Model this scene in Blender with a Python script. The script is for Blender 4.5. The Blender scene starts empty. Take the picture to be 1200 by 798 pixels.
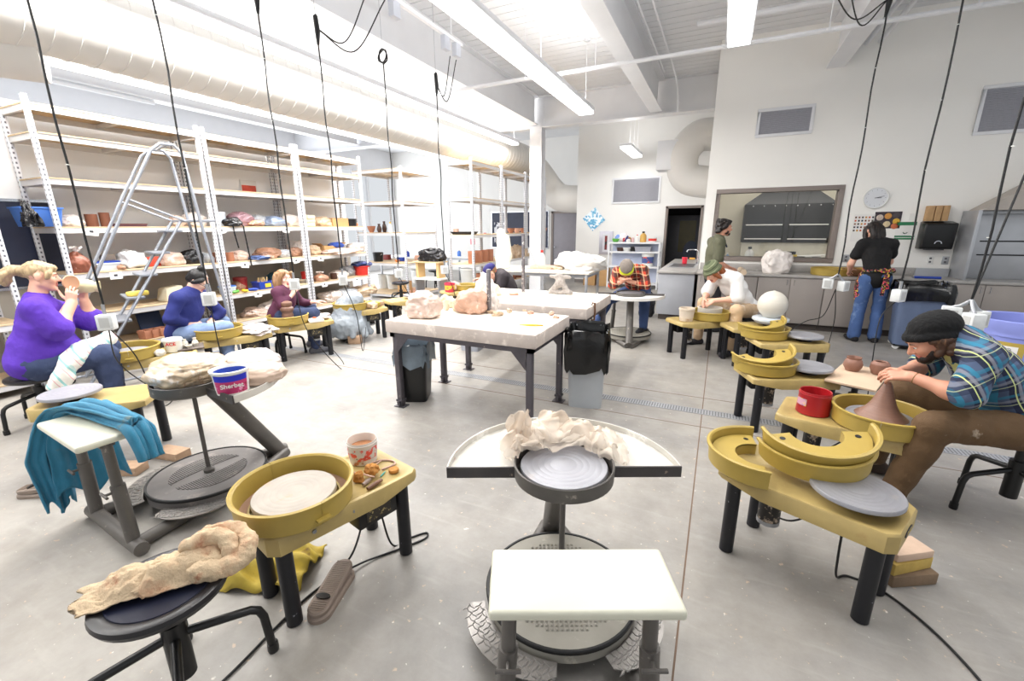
import bpy, bmesh, math, random
import numpy as np
from mathutils import Vector, Matrix, Euler
PI = math.pi
sc = bpy.context.scene
COL = sc.collection
rnd = random.Random(7)

# ------------------------------------------------------------------ camera facts (pixel frame 1200 x 798)
FPX = 507.6; EYE = 1.65
_th, _yw, _ro = math.radians(14.66), math.radians(25.29), math.radians(-.418)
FWD = Vector((-math.sin(_yw)*math.cos(_th), math.cos(_yw)*math.cos(_th), -math.sin(_th)))
_r0 = Vector((math.cos(_yw), math.sin(_yw), 0)); _u0 = _r0.cross(FWD)
RT = math.cos(_ro)*_r0 + math.sin(_ro)*_u0; UP = -math.sin(_ro)*_r0 + math.cos(_ro)*_u0
def _ray(px, py): return FWD + (px-600)/FPX*RT + (399-py)/FPX*UP
def at_z(px, py, z):
    d = _ray(px, py); t = (z-EYE)/d.z; return Vector((d.x*t, d.y*t, z))
def at_x(px, py, x):
    d = _ray(px, py); t = x/d.x; return Vector((x, d.y*t, EYE+d.z*t))
def at_y(px, py, y):
    d = _ray(px, py); t = y/d.y; return Vector((d.x*t, y, EYE+d.z*t))
def at_d(px, py, dist):
    d = _ray(px, py); return Vector((d.x*dist, d.y*dist, EYE+d.z*dist))

# ------------------------------------------------------------------ materials
_mats = {}
def rgb(r, g, b):
    f = lambda c: (c/255/12.92) if c/255 <= .04045 else ((c/255+.055)/1.055)**2.4
    return (f(r), f(g), f(b))
def M(name, col, rough=.5, metal=0., var=.12, scale=6., bump=0., bscale=None, spots=None, emit=0., alpha=1., trans=0., stretch=None, coat=0., sheen=0., sss=0.):
    """principled material: base colour mottled by noise, optional splashes (colour, scale, threshold) and bump"""
    if name in _mats: return _mats[name]
    m = bpy.data.materials.new(name); m.use_nodes = True
    nt = m.node_tree; N = nt.nodes; L = nt.links
    p = N['Principled BSDF']
    c = rgb(*col)
    p.inputs['Roughness'].default_value = rough
    p.inputs['Metallic'].default_value = metal
    p.inputs['Base Color'].default_value = (*c, 1)
    if coat: p.inputs['Coat Weight'].default_value = coat
    if sheen: p.inputs['Sheen Weight'].default_value = sheen
    if sss:
        p.inputs['Subsurface Weight'].default_value = sss
        p.inputs['Subsurface Radius'].default_value = (.02, .008, .004)
    if trans: p.inputs['Transmission Weight'].default_value = trans
    if alpha < 1: p.inputs['Alpha'].default_value = alpha
    if emit:
        p.inputs['Emission Color'].default_value = (*c, 1); p.inputs['Emission Strength'].default_value = emit
    tc = N.new('ShaderNodeTexCoord'); vec = tc.outputs['Object']
    if stretch:
        mp = N.new('ShaderNodeMapping'); mp.inputs['Scale'].default_value = stretch
        L.new(vec, mp.inputs['Vector']); vec = mp.outputs['Vector']
    last = None
    if var:
        nz = N.new('ShaderNodeTexNoise'); nz.inputs['Scale'].default_value = scale; nz.inputs['Detail'].default_value = 6
        L.new(vec, nz.inputs['Vector'])
        mr = N.new('ShaderNodeMapRange'); mr.inputs['From Min'].default_value = .3; mr.inputs['From Max'].default_value = .7
        mr.inputs['To Min'].default_value = 1-var; mr.inputs['To Max'].default_value = 1+var*.5
        L.new(nz.outputs['Fac'], mr.inputs['Value'])
        mx = N.new('ShaderNodeMix'); mx.data_type = 'RGBA'; mx.blend_type = 'MULTIPLY'; mx.inputs['Factor'].default_value = 1
        mx.inputs['A'].default_value = (*c, 1); L.new(mr.outputs['Result'], mx.inputs['B'])
        last = mx.outputs['Result']
    for s in (spots or []):
        nz = N.new('ShaderNodeTexNoise'); nz.inputs['Scale'].default_value = s[1]; nz.inputs['Detail'].default_value = 8; nz.inputs['Roughness'].default_value = .65
        L.new(vec, nz.inputs['Vector'])
        rp = N.new('ShaderNodeMapRange'); rp.inputs['From Min'].default_value = s[2]; rp.inputs['From Max'].default_value = s[2]+(s[3] if len(s) > 3 else .06)
        L.new(nz.outputs['Fac'], rp.inputs['Value'])
        mx = N.new('ShaderNodeMix'); mx.data_type = 'RGBA'
        L.new(rp.outputs['Result'], mx.inputs['Factor'])
        if last is None: mx.inputs['A'].default_value = (*c, 1)
        else: L.new(last, mx.inputs['A'])
        mx.inputs['B'].default_value = (*rgb(*s[0]), 1)
        last = mx.outputs['Result']
    if last is not None: L.new(last, p.inputs['Base Color'])
    if bump:
        nb = N.new('ShaderNodeTexNoise'); nb.inputs['Scale'].default_value = bscale or scale*4; nb.inputs['Detail'].default_value = 5
        L.new(vec, nb.inputs['Vector'])
        b = N.new('ShaderNodeBump'); b.inputs['Strength'].default_value = bump; b.inputs['Distance'].default_value = .01
        L.new(nb.outputs['Fac'], b.inputs['Height']); L.new(b.outputs['Normal'], p.inputs['Normal'])
    m['p'] = 1
    _mats[name] = m
    return m

# ------------------------------------------------------------------ noise for shaping meshes
_rs = np.random.RandomState(3)
_perm = np.concatenate([_rs.permutation(256)]*3)
_grad = _rs.normal(size=(256, 3)); _grad /= np.linalg.norm(_grad, axis=1)[:, None]
def noise3(P):
    P = np.asarray(P, float); I = np.floor(P).astype(int); Fq = P-I; I &= 255
    u = Fq*Fq*Fq*(Fq*(Fq*6-15)+10); out = 0
    for dx in (0, 1):
        for dy in (0, 1):
            for dz in (0, 1):
                h = _perm[_perm[_perm[(I[:, 0]+dx) & 255]+((I[:, 1]+dy) & 255)]+((I[:, 2]+dz) & 255)]
                d = ((Fq-np.array((dx, dy, dz)))*_grad[h]).sum(1)
                w = (u[:, 0] if dx else 1-u[:, 0])*(u[:, 1] if dy else 1-u[:, 1])*(u[:, 2] if dz else 1-u[:, 2])
                out = out+w*d
    return out
def fbm(P, s, o=3, ridge=False):
    P = np.asarray(P, float); v = 0; a = 1.
    for i in range(o):
        n = noise3(P*s*2**i+17.3*i)
        v = v+a*((.5-np.abs(n)*2) if ridge else n*2); a *= .5
    return v

# ------------------------------------------------------------------ mesh building
def Rz(a): return Matrix.Rotation(a, 4, 'Z')
def Tr(*v): return Matrix.Translation(Vector(v[0] if len(v) == 1 else v))
def frame(z, x=(1, 0, 0), o=(0, 0, 0)):
    """matrix whose local z points along z and local x near x"""
    z = Vector(z).normalized(); x = Vector(x); x = x-z*x.dot(z)
    if x.length < 1e-5: x = Vector((0, 1, 0)); x = x-z*x.dot(z)
    x.normalize(); y = z.cross(x)
    m = Matrix((x, y, z)).transposed().to_4x4(); m.translation = Vector(o); return m
class MB:
    def __init__(s): s.v = []; s.f = []; s.m = []; s.T = Matrix(); s.mi = 0
    def add(s, vs, fs):
        o = len(s.v)
        s.v += [tuple(s.T @ Vector(v)) for v in vs]
        s.f += [tuple(i+o for i in f) for f in fs]; s.m += [s.mi]*len(fs)
        return s
    def box(s, x0, x1, y0, y1, z0, z1):
        return s.add([(x0,y0,z0),(x1,y0,z0),(x1,y1,z0),(x0,y1,z0),(x0,y0,z1),(x1,y0,z1),(x1,y1,z1),(x0,y1,z1)],
                     [(3,2,1,0),(4,5,6,7),(0,1,5,4),(1,2,6,5),(2,3,7,6),(3,0,4,7)])
    def bar(s, a, b, w, h=None, up=(0, 0, 1)):
        a = Vector(a); b = Vector(b); h = h or w; d = b-a
        k = frame(d, Vector(up).cross(d) if Vector(up).cross(d).length > 1e-5 else (1, 0, 0), a)
        o = s.T; s.T = o @ k; s.box(-w/2, w/2, -h/2, h/2, 0, d.length); s.T = o; return s
    def prism(s, poly, z0, z1, top=None):
        n = len(poly); t = top or poly
        vs = [(x, y, z0) for x, y in poly]+[(x, y, z1) for x, y in t]
        return s.add(vs, [tuple(range(n-1, -1, -1)), tuple(range(n, 2*n))]+[(i, (i+1) % n, n+(i+1) % n, n+i) for i in range(n)])
    def rings(s, rs, closed=True, cap0=True, cap1=True):
        n = len(rs[0]); vs = [v for r in rs for v in r]; fs = []
        for k in range(len(rs)-1):
            for i in range(n if closed else n-1):
                j = (i+1) % n; fs.append((k*n+i, k*n+j, (k+1)*n+j, (k+1)*n+i))
        if cap0: fs.append(tuple(range(n-1, -1, -1)))
        if cap1: fs.append(tuple(range((len(rs)-1)*n, len(rs)*n)))
        return s.add(vs, fs)
    def tube(s, pts, r, n=10, caps=True):
        pts = [Vector(p) for p in pts]; rr = r if hasattr(r, '__len__') else [r]*len(pts); rs = []; x = None
        for i, p in enumerate(pts):
            d = (pts[min(i+1, len(pts)-1)]-pts[max(i-1, 0)])
            if d.length < 1e-7: d = Vector((0, 0, 1))
            d.normalize()
            if x is None: x = d.orthogonal()
            x = x-d*x.dot(d)
            if x.length < 1e-4: x = d.orthogonal()
            x.normalize(); y = d.cross(x)
            rs.append([p+(x*math.cos(2*PI*k/n)+y*math.sin(2*PI*k/n))*rr[i] for k in range(n)])
        return s.rings(rs, True, caps, caps)
    def lathe(s, prof, n=32, a0=0., a1=2*PI, o=(0, 0, 0), cap=False):
        full = abs(a1-a0-2*PI) < 1e-4; k = n if full else n+1
        rs = [[(o[0]+r*math.cos(a0+(a1-a0)*i/n), o[1]+r*math.sin(a0+(a1-a0)*i/n), o[2]+z) for i in range(k)] for r, z in prof]
        return s.rings(rs, full, full and cap, full and cap)
    def ell(s, c, r, n=16, m=10, R=None):
        vs = []; fs = []; c = Vector(c); r = r if hasattr(r, '__len__') else (r, r, r)
        rs = []
        for j in range(1, m):
            t = PI*j/m
            ring = []
            for i in range(n):
                a = 2*PI*i/n; v = Vector((r[0]*math.sin(t)*math.cos(a), r[1]*math.sin(t)*math.sin(a), -r[2]*math.cos(t)))
                ring.append(c+(R @ v if R else v))
            rs.append(ring)
        return s.rings(rs)
    def build(s, name, mat, parent=None, bevel=0., smooth=35, seg=2, loc=None):
        me = bpy.data.meshes.new(name); me.from_pydata(s.v, [], s.f)
        for m in (mat if isinstance(mat, (list, tuple)) else [mat]): me.materials.append(m)
        if any(s.m): me.polygons.foreach_set('material_index', s.m)
        return finish(name, me, parent, bevel, smooth, seg, loc)
def finish(name, me, parent=None, bevel=0., smooth=35, seg=2, loc=None):
    bm = bmesh.new(); bm.from_mesh(me)
    bmesh.ops.remove_doubles(bm, verts=bm.verts, dist=1e-6)
    bmesh.ops.recalc_face_normals(bm, faces=bm.faces)
    if bevel:
        es = [e for e in bm.edges if len(e.link_faces) == 2 and e.calc_face_angle(0) > .6]
        if es: bmesh.ops.bevel(bm, geom=es, offset=bevel, segments=seg, profile=.5, affect='EDGES', clamp_overlap=True)
    bm.to_mesh(me); bm.free()
    me.polygons.foreach_set('use_smooth', [True]*len(me.polygons))
    if smooth < 180: me.set_sharp_from_angle(angle=math.radians(smooth))
    o = bpy.data.objects.new(name, me); COL.objects.link(o)
    if parent is not None: o.parent = parent
    if loc is not None: o.location = loc
    return o
def tag(o, label=None, cat=None, group=None, kind=None):
    if label: o['label'] = label
    if cat: o['category'] = cat
    if group: o['group'] = group
    if kind: o['kind'] = kind
    return o
def thing(name, label, cat, loc=(0, 0, 0), rotz=0., group=None):
    o = bpy.data.objects.new(name, None); COL.objects.link(o); o.empty_display_size = .05
    o.location = loc; o.rotation_euler = (0, 0, rotz)
    return tag(o, label, cat, group)
def struct(o): o['kind'] = 'structure'; return o
def dup(root, loc, rotz=None, label=None, group=None, scale=None):
    def cp(o, par):
        c = o.copy(); COL.objects.link(c)
        if par is not None: c.parent = par
        for ch in o.children: cp(ch, c)
        return c
    r = cp(root, None); r.location = loc
    if rotz is not None: r.rotation_euler = (0, 0, rotz)
    if label: r['label'] = label
    if group: r['group'] = group
    if scale: r.scale = scale if hasattr(scale, '__len__') else (scale,)*3
    return r
def bez(p, n=12):
    """smooth curve through points (Catmull-Rom)"""
    p = [Vector(q) for q in p]; q = [p[0]*2-p[1]]+p+[p[-1]*2-p[-2]]; out = []
    for i in range(1, len(q)-2):
        for k in range(n):
            t = k/n; a, b, c, d = q[i-1], q[i], q[i+1], q[i+2]
            out.append(.5*((2*b)+(c-a)*t+(2*a-5*b+4*c-d)*t*t+(3*b-a-3*c+d)*t**3))
    return out+[p[-1]]

# ------------------------------------------------------------------ smooth-union solids, meshed with surface nets
class SDF:
    def __init__(s, vox): s.h = vox; s.p = []
    def cap(s, a, b, ra, rb=None, k=.02, t=0, sub=False):
        s.p.append(('c', Vector(a), Vector(b), ra, ra if rb is None else rb, k, t, sub)); return s
    def ell(s, c, r, R=None, k=.02, t=0, sub=False):
        r = r if hasattr(r, '__len__') else (r, r, r)
        s.p.append(('e', Vector(c), r, R.to_3x3() if R else Matrix.Identity(3), None, k, t, sub)); return s
    def cut(s, o, n):     # keep the side the normal points away from
        s.p.append(('x', Vector(o), Vector(n).normalized(), 0, 0, 0, 0, False)); return s
    def grid(s):
        lo = np.full(3, 1e9); hi = -lo
        for q in s.p:
            if q[0] == 'c' and not q[7]:
                for v, r in ((q[1], q[3]), (q[2], q[4])): lo = np.minimum(lo, np.array(v)-r); hi = np.maximum(hi, np.array(v)+r)
            elif q[0] == 'e' and not q[7]:
                r = max(q[2]); lo = np.minimum(lo, np.array(q[1])-r); hi = np.maximum(hi, np.array(q[1])+r)
        h = s.h; lo -= 4*h; hi += 4*h
        n = np.ceil((hi-lo)/h).astype(int)+1
        G = np.full(n, .08, np.float32); TG = np.zeros(n, np.uint8); BD = np.full(n, .08, np.float32)
        for q in s.p:
            if q[0] == 'x':
                ax = [lo[i]+h*np.arange(n[i]) for i in range(3)]
                d = ((ax[0][:, None, None]-q[1][0])*q[2][0]+(ax[1][None, :, None]-q[1][1])*q[2][1]+(ax[2][None, None, :]-q[1][2])*q[2][2]).astype(np.float32)
                G = np.maximum(G, d); continue
            if q[0] == 'c': a = np.minimum(np.array(q[1])-q[3], np.array(q[2])-q[4]); b = np.maximum(np.array(q[1])+q[3], np.array(q[2])+q[4])
            else: r = max(q[2]); a = np.array(q[1])-r; b = np.array(q[1])+r
            k = q[5]; mg = k+3*h
            i0 = np.clip(np.floor((a-mg-lo)/h).astype(int), 0, n-1); i1 = np.clip(np.ceil((b+mg-lo)/h).astype(int)+1, 1, n)
            if (i1 <= i0).any(): continue
            X, Y, Z = np.meshgrid(*[(lo[i]+h*np.arange(i0[i], i1[i])).astype(np.float32) for i in range(3)], indexing='ij')
            if q[0] == 'c':
                A, B = q[1], q[2]; D = B-A; L2 = max(D.length_squared, 1e-9)
                tt = np.clip(((X-A.x)*D.x+(Y-A.y)*D.y+(Z-A.z)*D.z)/L2, 0, 1)
                d = np.sqrt((X-A.x-tt*D.x)**2+(Y-A.y-tt*D.y)**2+(Z-A.z-tt*D.z)**2)-(q[3]+(q[4]-q[3])*tt)
            else:
                Rm = q[3].transposed(); x = X-q[1].x; y = Y-q[1].y; z = Z-q[1].z
                l = [(Rm[i][0]*x+Rm[i][1]*y+Rm[i][2]*z)/q[2][i] for i in range(3)]
                k0 = np.sqrt(l[0]**2+l[1]**2+l[2]**2); k1 = np.sqrt(sum((l[i]/q[2][i])**2 for i in range(3)))+1e-6
                d = np.where(k0 < .05, -min(q[2]), k0*(k0-1)/k1)
            sl = tuple(slice(i0[i], i1[i]) for i in range(3)); g = G[sl]
            if q[7]:
                hh = np.clip(.5-.5*(g+d)/max(k, 1e-6), 0, 1); G[sl] = g*(1-hh)-d*hh+k*hh*(1-hh)
            else:
                hh = np.clip(.5+.5*(g-d)/max(k, 1e-6), 0, 1); G[sl] = g*(1-hh)+d*hh-k*hh*(1-hh)
                if q[6] is not None:
                    cl = d < BD[sl]; TG[sl] = np.where(cl, q[6], TG[sl]); BD[sl] = np.minimum(BD[sl], d)
        return G, TG, lo
    def mesh(s, disp=None):
        G, TG, lo = s.grid(); h = s.h; n = G.shape
        I = G < 0
        cnt = np.zeros(tuple(k-1 for k in n), np.uint8)
        for dx in (0, 1):
            for dy in (0, 1):
                for dz in (0, 1): cnt += I[dx:n[0]-1+dx, dy:n[1]-1+dy, dz:n[2]-1+dz]
        act = (cnt > 0) & (cnt < 8); idx = np.argwhere(act); vid = np.full(act.shape, -1, np.int64); vid[act] = np.arange(len(idx))
        acc = np.zeros((len(idx), 3)); num = np.zeros(len(idx))
        C = [(a, b, c) for a in (0, 1) for b in (0, 1) for c in (0, 1)]
        for a in C:
            for ax in range(3):
                if a[ax]: continue
                b = list(a); b[ax] = 1
                ga = G[idx[:, 0]+a[0], idx[:, 1]+a[1], idx[:, 2]+a[2]]; gb = G[idx[:, 0]+b[0], idx[:, 1]+b[1], idx[:, 2]+b[2]]
                cr = (ga < 0) != (gb < 0); t = np.where(cr, ga/np.where(cr, ga-gb, 1), 0)
                pt = np.tile(np.array(a, float), (len(idx), 1)); pt[:, ax] += t
                acc += np.where(cr[:, None], pt, 0); num += cr
        V = lo+h*(idx+acc/num[:, None])
        F = []
        for ax in range(3):
            sl0 = [slice(None)]*3; sl1 = [slice(None)]*3; sl0[ax] = slice(0, n[ax]-1); sl1[ax] = slice(1, n[ax])
            E = np.argwhere(I[tuple(sl0)] != I[tuple(sl1)])
            o1, o2 = (ax+1) % 3, (ax+2) % 3
            E = E[(E[:, o1] > 0) & (E[:, o2] > 0) & (E[:, o1] < n[o1]-1) & (E[:, o2] < n[o2]-1)]
            if not len(E): continue
            q = []
            for da, db in ((0, 0), (1, 0), (1, 1), (0, 1)):
                e = E.copy(); e[:, o1] -= da; e[:, o2] -= db; q.append(vid[e[:, 0], e[:, 1], e[:, 2]])
            q = np.stack(q, 1); ins = I[E[:, 0], E[:, 1], E[:, 2]]
            q[~ins] = q[~ins][:, ::-1]
            F.append(q)
        F = np.concatenate(F)
        tg = TG[idx[:, 0], idx[:, 1], idx[:, 2]]
        if disp is not None:
            N = np.zeros_like(V); p = V[F]; fn = np.cross(p[:, 2]-p[:, 0], p[:, 3]-p[:, 1])
            for k in range(4): np.add.at(N, F[:, k], fn)
            N /= np.linalg.norm(N, axis=1)[:, None]+1e-9
            V = V+N*disp(V)[:, None]
        return V, F, tg[F[:, 0]]
    def build(s, name, mats, parent=None, disp=None, o=None):
        V, F, t = s.mesh(disp)
        base = Vector(o) if o is not None else Vector((0, 0, 0))
        me = npmesh(name, V-np.array(base), F, mats, t)
        ob = bpy.data.objects.new(name, me); COL.objects.link(ob)
        if parent is not None: ob.parent = parent
        if o is not None and parent is None: ob.location = base
        return ob
def npmesh(name, V, F, mats, t=None):
    me = bpy.data.meshes.new(name); k = F.shape[1]
    me.vertices.add(len(V)); me.vertices.foreach_set('co', np.ascontiguousarray(V, np.float32).ravel())
    me.loops.add(F.size); me.loops.foreach_set('vertex_index', np.ascontiguousarray(F, np.int32).ravel())
    me.polygons.add(len(F)); me.polygons.foreach_set('loop_start', np.arange(0, F.size, k, dtype=np.int32))
    me.polygons.foreach_set('use_smooth', np.ones(len(F), bool))
    for m in (mats if isinstance(mats, (list, tuple)) else [mats]): me.materials.append(m)
    if t is not None and len(me.materials) > 1: me.polygons.foreach_set('material_index', np.minimum(t, len(me.materials)-1).astype(np.int32))
    me.update(calc_edges=True); me.validate(); return me
def blob(name, mat, parent, c, r, amp=.12, fs=4., seed=0, flat=.0, n=0, m=0, ridge=True, rot=0., pinch=None, sq=1.):
    """lumpy bag or cloth bundle: a displaced ellipsoid with a flattened underside at local z=0"""
    big = max(r) > .09; n = n or (84 if big else 40); m = m or (54 if big else 26)
    u = np.linspace(0, 2*PI, n, endpoint=False); t = np.linspace(0, PI, m+1)[1:-1]
    T, U = np.meshgrid(t, u, indexing='ij')
    f = lambda a: np.sign(a)*np.abs(a)**sq
    S = np.stack([f(np.sin(T))*f(np.cos(U)), f(np.sin(T))*f(np.sin(U)), f(np.cos(T))], -1).reshape(-1, 3)
    S = np.concatenate([S, [[0, 0, 1]], [[0, 0, -1]]])
    d = fbm(S*1.+seed*3.7, fs*.35, 4, ridge)*amp+fbm(S+seed*1.3, .9, 2)*amp*1.3
    if big: d = d+fbm(S+seed*2.1+.35*np.sin(S*5+seed), fs*.75, 3, True)*amp*.42
    Q = S*(1+d)[:, None]
    if pinch: Q[:, :2] *= (1-pinch*np.clip(Q[:, 2:], 0, 1)**1.5)
    V = Q*np.array(r)
    V[:, 2] += r[2]*(1-flat); V[:, 2] = np.where(V[:, 2] < 0, V[:, 2]*.02, V[:, 2])
    ca, sa = math.cos(rot), math.sin(rot)
    V = np.stack([V[:, 0]*ca-V[:, 1]*sa, V[:, 0]*sa+V[:, 1]*ca, V[:, 2]], 1)
    fs_ = []
    k = m-1
    for j in range(k-1):
        for i in range(n): fs_.append((j*n+i, (j+1)*n+i, (j+1)*n+(i+1) % n, j*n+(i+1) % n))
    a, b = n*k, n*k+1
    fs_ += [(a, i, (i+1) % n) for i in range(n)]+[(b, (k-1)*n+(i+1) % n, (k-1)*n+i) for i in range(n)]
    me = bpy.data.meshes.new(name); me.from_pydata([tuple(v) for v in V], [], fs_); me.materials.append(mat)
    me.polygons.foreach_set('use_smooth', [True]*len(me.polygons))
    o = bpy.data.objects.new(name, me); COL.objects.link(o); o.location = c
    if parent is not None: o.parent = parent
    return o
def sheet(name, mat, parent, fn, nu=40, nv=40, thick=.006, loc=None):
    """thin cloth: fn(u, v) -> point, u, v in 0..1"""
    vs = [fn(i/nu, j/nv) for j in range(nv+1) for i in range(nu+1)]
    fs = [(j*(nu+1)+i, j*(nu+1)+i+1, (j+1)*(nu+1)+i+1, (j+1)*(nu+1)+i) for j in range(nv) for i in range(nu)]
    me = bpy.data.meshes.new(name); me.from_pydata([tuple(v) for v in vs], [], fs); me.materials.append(mat)
    me.polygons.foreach_set('use_smooth', [True]*len(me.polygons))
    o = bpy.data.objects.new(name, me); COL.objects.link(o)
    if thick:
        md = o.modifiers.new('thick', 'SOLIDIFY'); md.thickness = thick; md.offset = 1
    if parent is not None: o.parent = parent
    if loc is not None: o.location = loc
    return o
def lettering(name, text, size, mat, parent, M4, extrude=.001, align='CENTER', bold=0.):
    """raised or printed letters as a mesh, placed with local x along the line of text and local z out of the surface"""
    cu = bpy.data.curves.new(name, 'FONT'); cu.body = text; cu.size = size; cu.extrude = extrude; cu.align_x = align; cu.align_y = 'CENTER'; cu.offset = bold
    t = bpy.data.objects.new(name, cu); COL.objects.link(t)
    bpy.context.view_layer.update()
    me = bpy.data.meshes.new_from_object(t.evaluated_get(bpy.context.evaluated_depsgraph_get()))
    bpy.data.objects.remove(t); me.materials.clear(); me.materials.append(mat); me.transform(M4)
    o = bpy.data.objects.new(name, me); COL.objects.link(o)
    if parent is not None: o.parent = parent
    return o
# ================================================================== the room
WHITE = M('white_wall_paint', (232, 231, 228), .75, var=.03, scale=1.5, bump=.05, bscale=120)
CREAM = M('cream_wall_paint', (244, 242, 237), .7, var=.03, scale=1.2, bump=.05, bscale=120)
TAUPE = M('taupe_lower_wall', (172, 165, 154), .8, var=.06, scale=3, bump=.15, bscale=30)
DECK = M('white_deck_paint', (226, 227, 230), .6, var=.03, scale=2)
STEELW = M('white_steel_paint', (228, 229, 232), .5, var=.03, scale=3)
DUCTW = M('duct_paint', (214, 211, 206), .55, var=.03, scale=2)
FRAME = M('taupe_metal_frame', (134, 123, 117), .5, var=.05)
GREYDOOR = M('grey_door_paint', (138, 134, 140), .5, var=.05)
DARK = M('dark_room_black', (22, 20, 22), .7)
CHROME = M('chrome', (200, 202, 206), .2, 1., var=.05)
BLACKP = M('black_plastic', (12, 12, 14), .35, var=.1)
BLUECH = M('blackboard_slate', (38, 44, 66), .5, var=.2, scale=3)

def concrete():
    m = bpy.data.materials.new('polished_concrete'); m.use_nodes = True; nt = m.node_tree; N = nt.nodes; L = nt.links; p = N['Principled BSDF']
    tc = N.new('ShaderNodeTexCoord')
    def noise(sc_, det, rough=.6, dist=0.):
        n = N.new('ShaderNodeTexNoise'); n.inputs['Scale'].default_value = sc_; n.inputs['Detail'].default_value = det
        n.inputs['Roughness'].default_value = rough; n.inputs['Distortion'].default_value = dist
        L.new(tc.outputs['Object'], n.inputs['Vector']); return n.outputs['Fac']
    def ramp(f, stops):
        r = N.new('ShaderNodeValToRGB'); L.new(f, r.inputs['Fac']); e = r.color_ramp.elements
        e[0].position, e[0].color = stops[0][0], (*rgb(*stops[0][1]), 1); e[1].position, e[1].color = stops[-1][0], (*rgb(*stops[-1][1]), 1)
        for q, c in stops[1:-1]: k = e.new(q); k.color = (*rgb(*c), 1)
        return r.outputs['Color']
    def mix(f, a, b, mode='MIX'):
        x = N.new('ShaderNodeMix'); x.data_type = 'RGBA'; x.blend_type = mode
        if isinstance(f, float): x.inputs['Factor'].default_value = f
        else: L.new(f, x.inputs['Factor'])
        for k, v in (('A', a), ('B', b)):
            if isinstance(v, tuple): x.inputs[k].default_value = (*rgb(*v), 1)
            else: L.new(v, x.inputs[k])
        return x.outputs['Result']
    def thr(f, a, b):
        r = N.new('ShaderNodeMapRange'); r.inputs['From Min'].default_value = a; r.inputs['From Max'].default_value = b; L.new(f, r.inputs['Value']); return r.outputs['Result']
    base = ramp(noise(.7, 8, .6, .6), [(.3, (136, 134, 132)), (.5, (158, 154, 149)), (.7, (174, 169, 161))])
    base = mix(thr(noise(5, 8, .7), .35, .75), base, mix(1., base, (226, 224, 220), 'MULTIPLY'))
    base = mix(thr(noise(24, 4, .6), .655, .69), base, (190, 168, 148))      # dried slip drips
    base = mix(thr(noise(11, 3, .5), .74, .77), base, (205, 200, 192))      # pale splashes
    base = mix(thr(noise(48, 2, .5), .73, .76), base, (214, 208, 200))
    sc2 = N.new('ShaderNodeTexNoise'); sc2.inputs['Scale'].default_value = 3.; sc2.inputs['Detail'].default_value = 10
    mp = N.new('ShaderNodeMapping'); mp.inputs['Scale'].default_value = (1, 7, 1); mp.inputs['Rotation'].default_value = (0, 0, .6)
    L.new(tc.outputs['Object'], mp.inputs['Vector']); L.new(mp.outputs['Vector'], sc2.inputs['Vector'])
    base = mix(thr(sc2.outputs['Fac'], .56, .76), base, mix(.10, base, (226, 222, 216)))
    L.new(base, p.inputs['Base Color'])
    r = N.new('ShaderNodeMapRange'); r.inputs['To Min'].default_value = .3; r.inputs['To Max'].default_value = .55; L.new(noise(3, 6), r.inputs['Value']); L.new(r.outputs['Result'], p.inputs['Roughness'])
    b = N.new('ShaderNodeBump'); b.inputs['Strength'].default_value = .08; b.inputs['Distance'].default_value = .004; L.new(noise(60, 4), b.inputs['Height']); L.new(b.outputs['Normal'], p.inputs['Normal'])
    return m
CONC = concrete()
ZC = 4.58           # underside of the roof deck
YB = 8.78           # wall with the glazing-room window
YR = 12.9           # wall behind it with the open doorway
YF = 15.0           # farthest wall
XL = -7.1           # wall behind the long shelving
XW = -12.4          # window wall beyond it
struct(MB().box(XW-.2, 6.4, -4.2, YF+.2, -.1, 0).build('floor', CONC))
# roof deck: planks with grooves running along x
def deck():
    b = MB(); y = -4.2; prof = []
    while y < YF+.2:
        prof += [(y, ZC), (y+.185, ZC), (y+.185, ZC+.03), (y+.2, ZC+.03)]; y += .2
    b.rings([[(XW-.2, a, z) for a, z in prof], [(6.4, a, z) for a, z in prof]], False, False, False)
    b.box(XW-.2, 6.4, -4.2, YF+.2, ZC+.05, ZC+.12)
    return struct(b.build('ceiling', DECK, smooth=20))
deck()
def wall(name, *boxes, mat=WHITE):
    b = MB()
    for q in boxes: b.box(*q)
    return struct(b.build(name, mat))
WX0, WX1, WZ0, WZ1 = -.157, 1.69, 1.04, 2.262
wall('wall_back', (-.32, WX0, YB, YB+.18, 0, ZC), (WX1, 6.4, YB, YB+.18, 0, ZC), (WX0, WX1, YB, YB+.18, 0, WZ0), (WX0, WX1, YB, YB+.18, WZ1, ZC), mat=CREAM)
wall('wall_glaze_side', (-.32, -.18, YB+.18, YR, 0, ZC), mat=CREAM)
DX0, DX1, DZ = -1.44, -.5, 2.17
wall('wall_recess', (-3.95, DX0, YR, YR+.15, 0, ZC), (DX1, -.18, YR, YR+.15, 0, ZC), (DX0, DX1, YR, YR+.15, DZ, ZC))
wall('wall_corner', (-3.95, -3.8, YR+.15, YF, 0, ZC))
wall('wall_far', (XW, -3.8, YF, YF+.15, 0, ZC))
wall('wall_left', (XL-.15, XL, -4.2, 7.0, 1.2, 3.02), mat=M('bright_white_paint', (248, 248, 248), .75, var=.02, scale=1.5))
wall('wall_left_lower', (XL-.15, XL+.01, -4.2, 7.0, 0, 1.2), mat=TAUPE)  # lower part of the wall, plain taupe
# window wall: tall panes between slim mullions, daylight outside
wb = MB(); wb.box(XW-.1, XW, -4.2, YF, 0, .35); wb.box(XW-.1, XW, -4.2, YF, 3.7, ZC)
for i in range(14): wb.box(XW-.1, XW, -4.2+i*1.475-.05, -4.2+i*1.475+.05, .35, 3.7)
struct(wb.build('wall_window_side', STEELW))
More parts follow.
